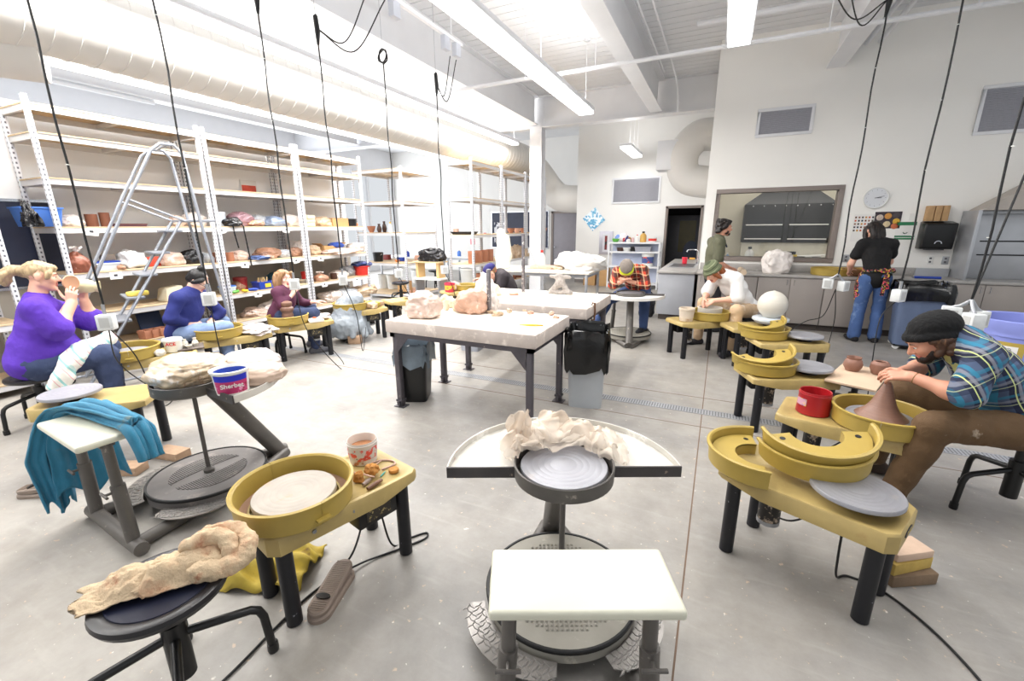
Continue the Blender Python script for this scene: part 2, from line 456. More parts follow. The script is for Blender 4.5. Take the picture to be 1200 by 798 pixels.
# ---- steelwork
def ibeam_y(name, x, y0, y1, zb, w=.24):
    b = MB(); b.box(x-w/2, x+w/2, y0, y1, zb, zb+.022); b.box(x-w/2, x+w/2, y0, y1, ZC-.025, ZC-.001); b.box(x-.009, x+.009, y0, y1, zb+.02, ZC-.02)
    return struct(b.build(name, STEELW))
for i, (x, y1) in enumerate(((-9.75, 10.3), (-7.02, 10.3), (-4.25, 10.3), (-1.5, 10.3), (1.3, 8.77), (4.1, 8.77))): ibeam_y('trim_%d' % (i+1), x, -4.1, y1, 3.95)
b = MB(); b.box(XW, -.33, 10.3, 10.56, 3.90, 3.925); b.box(XW, -.33, 10.42, 10.44, 3.92, ZC-.02); b.box(XW, -.33, 10.3, 10.56, ZC-.025, ZC-.001)
struct(b.build('trim_7', STEELW))
b = MB(); b.box(-4.36, -4.06, 10.30, 10.315, 0, 3.9); b.box(-4.36, -4.06, 10.545, 10.56, 0, 3.9); b.box(-4.22, -4.2, 10.31, 10.55, 0, 3.9); b.box(-4.45, -3.97, 10.2, 10.66, 0, .02)
struct(b.build('column', STEELW))
# row of bolts where the beam meets the column
b = MB()
for k in range(8):
    for dx in (-.2, .2): b.tube([(-4.21+dx, 10.3, 4.0+k*.065), (-4.21+dx, 10.285, 4.0+k*.065)], .012, 8)
struct(b.build('trim_8', STEELW))
# ---- pipes
def pipe(name, label, pts, r, mat=STEELW, n=10, hang=()):
    t = thing(name, label, 'pipe', pts[0])
    o = Vector(pts[0])
    MB().tube([Vector(p)-o for p in pts], r, n).build('pipe_run', mat, t)
    for p in hang:
        h = MB(); q = Vector(p)-o; h.tube([q, (q.x, q.y, ZC-o.z)], .006, 6); h.lathe([(r+.012, -.015), (r+.012, .015)], 10, o=q)
        h.build('hanger', mat, t)
    return t
pipe('sprinkler_pipe', 'long white sprinkler pipe slung under the beams across the room', [(-6.9, 6.9, 3.87), (6.3, 6.9, 3.87)], .028, hang=[(x, 6.9, 3.87) for x in (-3.0, -1.9, -.2, .9, 2.2)])
pipe('sprinkler_pipe', 'short white sprinkler branch pipe close under the deck by the window wall', [(-.62, 7.55, 4.42), (1.15, 7.55, 4.42)], .04, hang=[(-.2, 7.55, 4.42)])
pipe('conduit', 'thin white conduit running beside the middle beam', [(-1.22, -4, 4.3), (-1.22, 9.0, 4.3)], .013)
pipe('conduit', 'second thin white conduit nearer the window wall bending down to a sprinkler', bez([(-1.05, -4, 4.3), (-1.05, 6, 4.3), (-1.05, 9.0, 4.3), (-1.02, 9.5, 4.1), (-1.0, 9.55, 3.75)], 6), .013)
pipe('conduit', 'white conduit angled along the right hand beam', [(1.62, -4, 4.2), (1.62, 8.7, 4.2)], .03)
pipe('conduit', 'second white conduit beside the right hand beam', [(1.78, -4, 4.2), (1.78, 8.7, 4.2)], .03)
pipe('conduit', 'white pipe run with elbows fixed below the beam over the shelving', [(-9.72, .6, 3.912), (-9.72, 5.2, 3.912)], .035)
# ---- big round duct over the aisle
DXC, DZC, DR = -5.35, 3.50, .40
t = thing('round_duct', 'large round white spiral duct running the length of the room', 'duct', (DXC, 0, DZC))
b = MB(); y = -4.2; rs = []
while y < 12.0:
    for dy, r in ((0, DR), (.155, DR), (.158, DR+.006), (.172, DR+.006), (.175, DR)):
        rs.append([(r*math.cos(2*PI*k/40), y+dy, r*math.sin(2*PI*k/40)) for k in range(40)])
    y += .175
b.rings(rs); b.build('duct_barrel', DUCTW, t, smooth=30)
b = MB(); path = bez([(0, 11.9, 0), (.05, 12.5, -.05), (.2, 13.05, -.35), (.45, 13.3, -.75), (.8, 13.35, -1.0), (1.5, 13.4, -1.05)], 5)
b.tube(path, DR, 32); b.build('duct_elbow', DUCTW, t, smooth=40)
# branch duct near the camera joining from the left
MB().tube([(-1.7, -.9, -.25), (-.2, 2.15, -.22)], .36, 36).build('duct_branch', DUCTW, t, smooth=40)
t = thing('round_duct', 'short white duct elbow dropping beside the tall cream wall', 'duct', (-.32, 11, 3.0))
b = MB(); b.tube(bez([(.0, 0, .55), (-.35, -.05, .52), (-.6, -.1, .25), (-.62, -.1, -.1), (-.45, -.1, -.35), (0, -.1, -.45)], 5), .33, 32); b.build('duct_elbow', DUCTW, t, smooth=40)
MB().box(-1.15, -.6, -.35, .15, -.15, .45).build('damper_box', STEELW, t, .01)
# ---- wall fittings
GRILLE = M('grille_grey', (176, 176, 184), .5, var=.06, scale=40)
def grille(label, x0, x1, z0, z1, y):
    t = thing('wall_vent', label, 'vent', ((x0+x1)/2, y, (z0+z1)/2)); w = (x1-x0)/2; h = (z1-z0)/2
    b = MB()
    for q in ((-w, w, -h, -h+.045), (-w, w, h-.045, h), (-w, -w+.045, -h+.045, h-.045), (w-.045, w, -h+.045, h-.045)): b.box(q[0], q[1], -.025, 0, q[2], q[3])
    b.build('vent_frame', STEELW, t, .004)
    b = MB(); b.box(-w+.04, w-.04, -.006, -.001, -h+.04, h-.04); n = int((2*h-.1)/.022)
    for k in range(n):
        z = -h+.05+k*.022; b.add([(-w+.045, -.02, z), (w-.045, -.02, z), (w-.045, -.006, z+.014), (-w+.045, -.006, z+.014)], [(0, 1, 2, 3)])
    b.build('louvre_panel', GRILLE, t)
    return t
grille('grey louvred wall vent with white frame high above the window', .335, 1.125, 3.05, 3.48, YB)
grille('grey louvred wall vent with white frame above the fume hood', 3.05, 4.1, 2.85, 3.48, YB)
grille('wide grey louvred wall vent above the small white shelf', -2.93, -1.62, 2.27, 2.955, YR)
# window of the glazing room
b = MB(); fw = .07
for q in ((WX0, WX1, WZ0-.0, WZ0+fw), (WX0, WX1, WZ1-fw, WZ1), (WX0, WX0+fw, WZ0+fw, WZ1-fw), (WX1-fw, WX1, WZ0+fw, WZ1-fw)): b.box(q[0], q[1], YB-.02, YB+.2, q[2], q[3])
win = struct(b.build('window_1', FRAME, bevel=.006))
GLASS = bpy.data.materials.new('clear_pane'); GLASS.use_nodes = True
_n = GLASS.node_tree.nodes; _l = GLASS.node_tree.links; _n.clear()
_o = _n.new('ShaderNodeOutputMaterial'); _mx = _n.new('ShaderNodeMixShader'); _t = _n.new('ShaderNodeBsdfTransparent'); _g = _n.new('ShaderNodeBsdfGlossy'); _g.inputs['Roughness'].default_value = .02
_fr = _n.new('ShaderNodeFresnel'); _fr.inputs['IOR'].default_value = 1.45
_l.new(_fr.outputs[0], _mx.inputs[0]); _l.new(_t.outputs[0], _mx.inputs[1]); _l.new(_g.outputs[0], _mx.inputs[2]); _l.new(_mx.outputs[0], _o.inputs[0])
struct(MB().box(WX0+fw, WX1-fw, YB+.08, YB+.086, WZ0+fw, WZ1-fw).build('pane', GLASS, win))
# glazing room behind the pane
GR = M('glaze_room_wall', (228, 222, 205), .8, var=.04)
wall('wall_glaze_back', (-.18, 4, 11.3, 11.4, 0, 3.2), mat=GR)
wall('wall_glaze_right', (3.6, 3.75, YB+.18, 11.4, 0, 3.2), mat=GR)
wall('ceiling_glaze', (-.18, 4, YB+.18, 11.4, 3.0, 3.1), mat=GR)
# dark corridor behind the doorway
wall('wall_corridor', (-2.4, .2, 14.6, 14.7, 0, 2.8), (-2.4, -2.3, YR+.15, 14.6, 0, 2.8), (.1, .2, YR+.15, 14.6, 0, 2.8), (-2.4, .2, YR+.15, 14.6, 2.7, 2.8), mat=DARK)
b = MB()
for q in ((DX0, DX0+.06, 0, DZ), (DX1-.06, DX1, 0, DZ), (DX0, DX1, DZ-.06, DZ)): b.box(q[0], q[1], YR-.02, YR+.17, q[2], q[3])
struct(b.build('door_1', FRAME, bevel=.004))
b = MB(); b.box(-5.42, -4.5, YF-.03, YF-.001, 0, 2.1)
d2 = struct(b.build('door_2', GREYDOOR, bevel=.004))
b = MB()
for q in ((-5.5, -5.42, 0, 2.18), (-4.5, -4.42, 0, 2.18), (-5.5, -4.42, 2.1, 2.18)): b.box(q[0], q[1], YF-.05, YF-.001, q[2], q[3])
struct(b.build('door_frame', FRAME, d2))
b = MB(); b.tube([(-5.33, YF-.03, .95), (-5.33, YF-.085, .95)], .014, 10); b.ell((-5.33, YF-.1, .95), (.03, .025, .03)); struct(b.build('door_handle', CHROME, d2))
# baseboards
BASE = M('baseboard_grey', (128, 122, 120), .6, var=.05)
struct(MB().box(-3.95, DX0, YR-.012, YR, 0, .1).build('baseboard_recess', BASE))
struct(MB().box(-.335, -.32, YB+.1, YR, 0, .1).build('baseboard_side', BASE))
# floor drain and saw-cut joints
DRAIN = M('drain_grate_steel', (168, 170, 174), .4, .3, var=.1)
GAP = M('joint_sealant', (118, 96, 80), .8, var=.2)
b = MB(); x = -6.0
b.box(-6.0, 5.5, 4.0, 4.01, 0, .004); b.box(-6.0, 5.5, 4.11, 4.12, 0, .004)
while x < 5.5:
    b.box(x, x+.012, 4.01, 4.11, .0, .0035); x += .024
struct(b.build('trim_9', DRAIN, smooth=0))
struct(MB().box(-6.0, 5.5, 4.01, 4.11, 0, .001).build('trim_10', M('drain_bed', (120, 121, 124), .6)))
b = MB(); b.box(-.002, .006, -3, 3.99, 0, .0012); b.box(-.002, .006, 4.13, 8.2, 0, .0012); b.box(-3.2, -3.194, 4.13, 8.2, 0, .0012)
b.box(-6.2, 6, 3.72, 3.727, 0, .0012); b.box(-6.2, 6, 4.42, 4.427, 0, .0012);
struct(b.build('trim_11', GAP))
# blackboards
def board(label, M4, w, h):
    t = thing('chalkboard', label, 'chalkboard', M4.translation); L_ = M4.copy(); L_.translation = (0, 0, 0)
    b = MB(); b.T = L_; b.box(-w/2, w/2, -h/2, h/2, .005, .02); b.build('slate', BLUECH, t)
    b = MB(); b.T = L_
    for q in ((-w/2-.03, w/2+.03, h/2, h/2+.03), (-w/2-.03, w/2+.03, -h/2-.03, -h/2), (-w/2-.03, -w/2, -h/2, h/2), (w/2, w/2+.03, -h/2, h/2)): b.box(*q, 0, .03)
    b.build('board_frame', CHROME, t)
board('dark slate chalkboard on the left wall behind the shelving', frame((1, 0, 0), (0, 1, 0), (XL+.001, 1.45, 1.5)), 2.1, .92)
board('dark chalkboard on the far wall behind the tall white sculpture', frame((0, -1, 0), (1, 0, 0), (-6.75, YF-.001, 1.55)), 2.25, 1.25)
# ================================================================== pottery wheels, kick wheels, stools, work tables
YEL = M('yellow_wheel_table', (178, 155, 98), .45, var=.14, scale=9, spots=[((150, 112, 66), 5, .62, .2), ((224, 208, 160), 16, .68, .08)], bump=.05)
YPAN = M('yellow_splash_pan', (172, 147, 70), .42, var=.1, scale=6, spots=[((206, 178, 110), 9, .66, .1)])
YPAND = M('dried_slip', (150, 118, 96), .8, var=.25, scale=12, bump=.4)
LEGB = M('black_painted_leg', (13, 14, 22), .45, var=.3, scale=10, spots=[((150, 150, 158), 22, .66, .05)])
HEADM = M('wheel_head_metal', (158, 158, 164), .42, .35, var=.12, scale=7, spots=[((186, 176, 168), 6, .58, .2)])
HEADC = M('wheel_head_clay_film', (164, 156, 146), .6, .1, var=.12, scale=9, spots=[((190, 150, 124), 7, .56, .12)])
BLK = M('black_metal', (10, 10, 12), .4, var=.2, scale=14, spots=[((140, 136, 130), 24, .7, .05)])
SPLAT = M('splattered_motor', (34, 30, 28), .55, var=.2, spots=[((178, 160, 140), 30, .55, .08)])
SILVER = M('brushed_silver', (170, 172, 176), .35, .8, var=.1)
RUBBER = M('black_cord', (9, 9, 11), .5, var=.1)
GREYPAINT = M('grey_frame_paint', (96, 92, 88), .45, .2, var=.2, scale=7, spots=[((170, 160, 150), 14, .62, .1)])
FLYC = M('flywheel_concrete', (150, 146, 136), .7, var=.15, scale=5, spots=[((186, 178, 164), 8, .62, .1), ((176, 140, 118), 10, .7, .05)], bump=.1)
FLYD = M('flywheel_dark_film', (112, 108, 106), .55, .1, var=.2, scale=5, spots=[((150, 142, 136), 7, .58, .15)], bump=.1)
TREAD = M('diamond_plate', (138, 134, 130), .35, .6, var=.25, scale=10, spots=[((120, 96, 80), 16, .64, .08)])
IVORY = M('ivory_seat', (214, 212, 194), .35, var=.05, scale=4, spots=[((196, 184, 160), 18, .72, .04)])
TRAYW = M('slip_coated_tray', (206, 202, 194), .6, .1, var=.1, scale=6, spots=[((206, 166, 140), 9, .6, .1), ((236, 234, 228), 7, .56, .1)])
APRON = M('dark_apron_steel', (74, 70, 70), .5, .3, var=.25, scale=9, spots=[((170, 150, 132), 16, .66, .06)])
BADGE = M('badge_black', (20, 18, 18), .4)
BADGEL = M('badge_gold', (196, 172, 96), .4)

def table_mb():
    out = [(-.19, -.135), (-.155, -.175), (.30, -.21), (.485, -.21), (.515, -.185), (.515, .185), (.485, .21), (.30, .21), (-.155, .175), (-.19, .135)]
    zb = [.385, .385, .39, .425, .425, .425, .425, .39, .385, .385]
    b = MB(); ins = lambda d: [(x+(d if x < 0 else -d), y+(d if y < 0 else -d)) for x, y in out]
    b.rings([[(x, y, z) for (x, y), z in zip(ins(.012), zb)], [(x, y, z) for (x, y), z in zip(out, zb)], [(x, y, .462) for x, y in out], [(x, y, .471) for x, y in ins(.006)],
             [(x, y, .471) for x, y in ins(.024)], [(x, y, .464) for x, y in ins(.032)]])
    return b
def pan_half(b, a0, a1, z=.472):
    R = .236
    b.lathe([(.178, z+.018), (.178, z), (R-.006, z), (R, z+.006), (R+.004, z+.092), (R+.013, z+.097), (R+.013, z+.106), (R+.002, z+.109), (R-.006, z+.102), (R-.012, z+.012), (.186, z+.008), (.184, z+.024), (.178, z+.024)], 30, a0, a1)
    return b
def make_wheel(label, pan=True, head=None, group='electric pottery wheels', feet=True):
    t = thing('pottery_wheel_unit', label, 'pottery wheel', group=None)
    table_mb().build('table_top', YEL, t, smooth=40)
    for x, y in ((-.125, -.12), (-.125, .12), (.44, -.155), (.44, .155)):
        MB().tube([(x, y, 0), (x, y, .004), (x, y, .43)], [.029, .033, .033], 16).build('leg', LEGB, t)
    b = MB(); b.lathe([(0, .508), (.165, .508), (.172, .512), (.172, .526), (.169, .531)]+[q for r in (.15, .125, .1, .075, .05) for q in ((r+.0025, .531), (r, .5303), (r-.0025, .531))]+[(0, .531)], 48)
    b.build('wheel_head', head or HEADM, t, smooth=50)
    MB().lathe([(.0, .46), (.075, .468), (.06, .50), (.03, .51)], 24).build('hub', BLK, t)
    MB().lathe([(.0, .20), (.044, .20), (.05, .21), (.05, .38), (0, .38)], 20, o=(.31, .03, 0)).build('motor', SPLAT, t)
    MB().lathe([(.0, .178), (.03, .178), (.052, .19), (.052, .21), (.0, .21)], 20, o=(.31, .03, 0)).build('motor_cap', SILVER, t)
    b = MB(); b.box(.19, .40, -.17, -.07, .285, .385); c = b.build('control_box', BLK, t, .008)
    b = MB(); b.box(.23, .36, -.174, -.169, .31, .365); b.build('control_label', M('control_label', (60, 54, 46), .6, spots=[((190, 170, 110), 40, .55, .05)]), c)
    for x in (-.02, .16, .27):
        q = MB(); q.tube([(x, -.1945-.0155*min(1, (x+.155)/.455)+.012, .428), (x, -.1985-.0155*min(1, (x+.155)/.455)+.01, .428)], .009, 10); q.build('bolt', SILVER, t)
    # oval maker's badge on the end face
    bd = MB(); bd.T = frame((-1, 0, 0), (0, -1, 0), (-.1905, 0, .428)); bd.rings([[(.055*math.cos(a*PI/12), .019*math.sin(a*PI/12), z) for a in range(24)] for z in (-.002, .003)])
    bo = bd.build('badge', BADGE, t)
    lettering('badge_lettering', 'Brent', .028, BADGEL, bo, frame((-1, 0, 0), (0, -1, 0), (-.194, 0, .428)), .0006)
    if pan:
        for a0 in (0, PI):
            b = MB(); pan_half(b, PI/2+a0+.004, 3*PI/2+a0-.004); h = b.build('splash_pan', YPAN, t, smooth=40)
        b = MB(); b.box(-.03, .03, -.262, -.236, .50, .512); b.build('pan_latch', YPAN, t, .003)
        b = MB(); b.lathe([(.19, .485), (.229, .485), (.231, .51)], 40); b.build('slip_ring', YPAND, t)
    return t
def put(t, x, y, ang, z=0): t.location = (x, y, z); t.rotation_euler = (0, 0, math.radians(ang)); return t
wheels = {}
def W(key, label, x, y, ang, pan=True, head=None, z=0):
    wheels[key] = put(make_wheel(label, pan, head), x, y, ang, z); return wheels[key]
W('a', 'yellow pottery wheel with full splash pan, clay bucket and tools on its tray', -1.59, 1.11, 76, True, HEADC)
W('b', 'yellow pottery wheel nearest on the right with bare head and stacked pan halves', .65, 2.16, 153, False)
W('c', 'yellow pottery wheel where the man in the plaid blue shirt throws a cone', .98, 3.13, 165)
W('d', 'yellow pottery wheel with bare head and pans behind the red bucket', .76, 4.12, 201, False)
W('e', 'yellow pottery wheel with bare head and pans just in front of the clay ball', .90, 5.33, 200, False)
W('f', 'yellow pottery wheel carrying the round white clay ball', .64, 6.0, 204, False)
W('g', 'yellow pottery wheel used by the man in the white shirt and striped beanie', -.04, 6.15, 218)
W('h', 'yellow pottery wheel with small white tub beside the woman in purple', -5.02, 2.04, 66)
W('i', 'yellow pottery wheel with bare head in front of the woman in purple', -4.13, 1.29, 42, False)
W('j', 'yellow pottery wheel where the woman in the blue top works', -5.08, 2.92, 60)
W('k', 'yellow pottery wheel holding a brown jar before the woman in maroon', -4.97, 3.74, 60)
W('l', 'yellow pottery wheel half hidden under a grey cloth', -4.95, 4.78, 60)
W('m', 'small distant yellow pottery wheel with bare head behind the near plaster table', -4.75, 6.05, 245, False)
W('n', 'distant yellow pottery wheel with splash pan beside the pink bucket', -4.4, 7.3, 240)

# ---- loose splash pan halves
def make_pan_half():
    b = MB(); R = .236
    b.lathe([(.13, .0), (R-.006, .0), (R, .006), (R+.006, .085), (R+.016, .09), (R+.016, .10), (R+.004, .103), (R-.004, .097), (R-.010, .012), (.13, .008)], 30, 0.0, PI)
    me = b.build('pan_wall', YPAN, None, smooth=40)
    d = MB()
    arc = lambda r, n, a, c: [(r*math.cos(a+(c-a)*k/n), r*math.sin(a+(c-a)*k/n)) for k in range(n+1)]
    poly_o = arc(.222, 24, .05, PI-.05); poly_i = arc(.115, 24, PI-.0, 0)
    n = 25
    d.rings([[(*poly_o[k], .05) for k in range(n)], [(*poly_o[k], .058) for k in range(n)], [(*poly_i[n-1-k], .058) for k in range(n)], [(*poly_i[n-1-k], .05) for k in range(n)], [(*poly_o[k], .05) for k in range(n)]], False, False, False)
    d.rings([[(*poly_i[n-1-k], .0) for k in range(n)], [(*poly_i[n-1-k], .058) for k in range(n)]], False, False, False)
    dk = d.build('pan_deck', YPAN, None, smooth=40)
    hh = [MB().lathe([(0, .0585), (.013, .0585), (.013, .0595), (0, .0595)], 14, o=(x, .045, 0)).build('screw_hole', BADGE, None) for x in (-.165, .165)]
    return (me, dk, *hh)
_pp = make_pan_half()
def pan_thing(label, loc, rot, group='loose splash pan halves'):
    t = thing('splash_pan_half', label, 'splash pan', loc); t.rotation_euler = rot
    for q in _pp:
        c = q.copy(); COL.objects.link(c); c.parent = t
    return t
R_ = math.radians
pan_thing('yellow splash pan half lying at the left end of the nearest right wheel', (.29, 2.31, .472), (0, 0, R_(95)))
pan_thing('yellow splash pan half stacked low on the nearest right wheel', (.515, 2.40, .535), (R_(-5), R_(5), R_(193)))
pan_thing('yellow splash pan half topmost on the nearest right wheel', (.52, 2.415, .605), (R_(-10), R_(6), R_(196)))
pan_thing('lower yellow splash pan half on the wheel behind the red bucket', (.43, 4.06, .472), (0, 0, R_(200)))
pan_thing('tilted upper yellow splash pan half on the wheel behind the red bucket', (.40, 4.09, .56), (R_(-12), R_(8), R_(205)))
pan_thing('lower yellow splash pan half on the wheel before the clay ball', (.52, 5.36, .472), (0, 0, R_(202)))
pan_thing('tilted upper yellow splash pan half on the wheel before the clay ball', (.48, 5.40, .56), (R_(-10), R_(8), R_(206)))
for q in _pp: bpy.data.objects.remove(q)

# ---- kick wheels
def lozenges(b, pts, z, s=.022):
    for i, (x, y) in enumerate(pts):
        a = .8 if (i % 2) else -.8
        c, d = math.cos(a), math.sin(a)
        q = [(x+s*c, y+s*d), (x-.3*s*d, y+.3*s*c), (x-s*c, y-s*d), (x+.3*s*d, y-.3*s*c)]
        b.prism(q, z, z+.003, [(x+(u-x)*.6, y+(v-y)*.6) for u, v in q])
def make_kick(label, fly=FLYC, grip='dots', plates=True, traym=TRAYW):
    t = thing('kick_wheel_unit', label, 'kick wheel')
    b = MB(); b.lathe([(0, .055), (.31, .055), (.325, .065), (.325, .118), (.315, .122), (0, .122)], 64); f = b.build('flywheel', fly, t)
    b = MB(); b.lathe([(.324, .108), (.331, .110), (.331, .122), (.327, .1265), (.319, .1265), (.317, .121)], 64); b.build('flywheel_rim', RUBBER, f)
    b = MB()
    if grip == 'dots':
        for i in range(-13, 14):
            for j in range(-13, 14):
                x, y = i*.0195, j*.0195
                if .06 < math.hypot(x, y) < .25: b.prism([(x-.006, y-.006), (x+.006, y-.006), (x+.006, y+.006), (x-.006, y+.006)], .122, .128, [(x-.003, y-.003), (x+.003, y-.003), (x+.003, y+.003), (x-.003, y+.003)])
    else:
        for i in range(-16, 17):
            x = i*.0125; h = math.sqrt(max(0, .21**2-x*x))
            if i == 0: b.box(x-.003, x+.003, -h, h, .122, .127)
            elif h > .03: b.box(x-.003, x+.003, -h, -h*.15-.02, .122, .127); b.box(x-.003, x+.003, h*.15+.02, h, .122, .127)
    b.build('foot_grip', fly, f)
    MB().tube([(0, 0, .12), (0, 0, .69)], .0125, 14).build('shaft', GREYPAINT, t)
    MB().lathe([(.03, .122), (.03, .14), (.014, .155)], 16).build('collar', GREYPAINT, t)
    b = MB(); b.tube([(.50, 0, .04), (.46, 0, .06), (.09, 0, .655)], .05, 18); b.build('support_tube', GREYPAINT, t)
    for s in (-1, 1):
        MB().tube([(.50, s*.03, .035), (.2, s*.16, .035), (-.5, s*.26, .035)], .034, 14).build('base_tube', GREYPAINT, t)
        b = MB(); b.tube([(-.50, s*.245, .03), (-.50, s*.225, .36)], .032, 14); p = b.build('seat_post', GREYPAINT, t)
        MB().tube([(-.50, s*.225, .34), (-.50, s*.218, .59)], .024, 14).build('inner_post', GREYPAINT, p)
        b = MB(); b.tube([(-.50, s*.225, .33), (-.56, s*.225, .33)], .007, 8); b.tube([(-.56, s*.225-.04, .33), (-.56, s*.225+.04, .33)], .007, 8); b.build('clamp_handle', GREYPAINT, p)
    MB().tube([(-.50, -.335, .036), (-.50, .335, .036)], .036, 14).build('cross_tube', GREYPAINT, t)
    MB().box(-.53, -.47, -.235, .235, .565, .588).build('seat_bracket', GREYPAINT, t)
    MB().box(-.625, -.375, -.277, .277, .588, .622).build('seat', IVORY, t, .013, seg=4, smooth=80)
    if plates:
        for a0, a1 in ((1.75, 3.0), (3.55, 4.5)):
            b = MB(); n = 18
            for z0, z1 in ((.082, .088),):
                rs = []
                for k in range(n+1):
                    a = a0+(a1-a0)*k/n; r0, r1 = .34, .445-.05*abs(2*k/n-1)**3
                    rs.append([(r0*math.cos(a), r0*math.sin(a), z0), (r1*math.cos(a), r1*math.sin(a), z0), (r1*math.cos(a), r1*math.sin(a), z1), (r0*math.cos(a), r0*math.sin(a), z1)])
                b.rings(rs)
            pts = [(r*math.cos(a0+.05+k*(a1-a0-.1)/22), r*math.sin(a0+.05+k*(a1-a0-.1)/22)) for k in range(23) for r in ((.355, .383, .41) if k % 2 else (.369, .397, .42))]
            lozenges(b, pts, .088); b.build('foot_plate', TREAD, t, smooth=20)
    b = MB(); b.lathe([(0, .655), (.19, .655), (.203, .664), (.205, .72), (.201, .723), (.197, .72), (.195, .668), (0, .664)], 44); b.build('pan', GREYPAINT, t)
    b = MB(); b.lathe([(0, .690), (.172, .690), (.178, .695), (.178, .705), (.175, .709)]+[q for r in (.155, .13, .105, .08, .055) for q in ((r+.0025, .709), (r, .7083), (r-.0025, .709))]+[(0, .709)], 48); b.build('wheel_head', HEADM, t, smooth=50)
    # half-round tray behind the head, apron along its straight edge
    b = MB(); n = 36; R = .475; r = .207
    o = [(R*math.cos(-PI/2+PI*k/n), R*math.sin(-PI/2+PI*k/n)) for k in range(n+1)]; i_ = [(r*math.cos(-PI/2+PI*k/n), r*math.sin(-PI/2+PI*k/n)) for k in range(n+1)]
    b.rings([[(*q, .668) for q in o], [(*q, .674) for q in o], [(*q, .674) for q in i_], [(*q, .668) for q in i_], [(*q, .668) for q in o]], False, False, False)
    tr = b.build('tray', traym, t)
    b = MB(); b.rings([[(q[0], q[1], .66) for q in o], [(q[0]*1.012, q[1]*1.012, .66) for q in o], [(q[0]*1.012, q[1]*1.012, .70) for q in o], [(q[0], q[1], .70) for q in o], [(q[0], q[1], .66) for q in o]], False, False, False); b.build('tray_rim', traym, tr)
    for s in (-1, 1):
        b = MB(); b.box(-.012, -.004, min(s*.2, s*.48), max(s*.2, s*.48), .655, .702); b.build('tray_apron', APRON, tr)
    b = MB(); b.bar((.03, -.4, .658), (.03, .4, .658), .03, .02); b.build('tray_brace', GREYPAINT, t)
    return t
K1 = put(make_kick('grey kick wheel front and centre with ivory seat and bare metal head'), -.49, 1.525, 115)
K2 = put(make_kick('grey kick wheel on the left with turquoise towel over its seat', FLYD, 'lines'), -2.86, 1.43, 85); K2.scale = (1, 1, 1.065)
K3 = put(make_kick('grey kick wheel with white tray used by the man in red plaid', FLYC, 'dots', False, M('white_tray', (226, 224, 220), .6, var=.08, spots=[((150, 160, 190), 6, .62, .1)])), -1.12, 6.45, -78)

# ---- stools
STOOLRIM = M('stool_rim_black', (28, 26, 29), .35, var=.15, scale=8)
STOOLPAD = M('stool_pad_blue', (22, 26, 46), .4, var=.2, scale=7, spots=[((110, 104, 104), 9, .7, .1)])
def make_stool(label, h=.45, n=4):
    t = thing('stool', label, 'stool')
    MB().lathe([(0, h-.052), (.15, h-.05), (.186, h-.036), (.194, h-.018), (.19, h-.003), (.18, h), (.155, h-.002), (.15, h-.006), (0, h-.008)], 44).build('seat', STOOLRIM, t)
    MB().lathe([(.0, h-.006), (.145, h-.004), (.15, h-.0015), (.152, h-.006)], 44).build('seat_pad', STOOLPAD, t)
    MB().tube([(0, 0, .10), (0, 0, .33)], .038, 18).build('column', BLK, t)
    MB().tube([(0, 0, .3), (0, 0, h-.05)], .022, 14).build('spindle', BLK, t)
    MB().lathe([(.03, h-.075), (.09, h-.055), (.09, h-.05), (0, h-.05)], 20).build('seat_plate', BLK, t)
    for k in range(n):
        a = 2*PI*k/n; c, s = math.cos(a), math.sin(a)
        l = MB().tube([(r*c, r*s, z) for r, z in ((.03, .27), (.16, .245), (.225, .232), (.25, .215), (.263, .18), (.275, .012))], .0155, 12).build('leg', BLK, t)
        MB().lathe([(.019, 0), (.021, .01), (.02, .04), (.014, .042)], 12, o=(.275*c, .275*s, 0)).build('foot', BLK, l)
    return t
put(make_stool('black round stool with blue pad and stained cloth, nearest at bottom left', .49), *at_z(190, 684, .49)[:2], -27)
put(make_stool('black round stool under the man in the blue plaid shirt', .5), 1.68, 3.26, 20)
put(make_stool('black stool under the woman in the blue top', .44), *at_z(212, 389, .55)[:2], 20)
put(make_stool('black stool by the wheel with the brown jar, under the woman in maroon', .44), *at_z(327, 369, .54)[:2], 35)
put(make_stool('black stool under the man in the white shirt', .46), .42, 6.62, 10)
put(make_stool('black stool under the woman in the purple shirt', .44), -5.28, 1.46, 10)

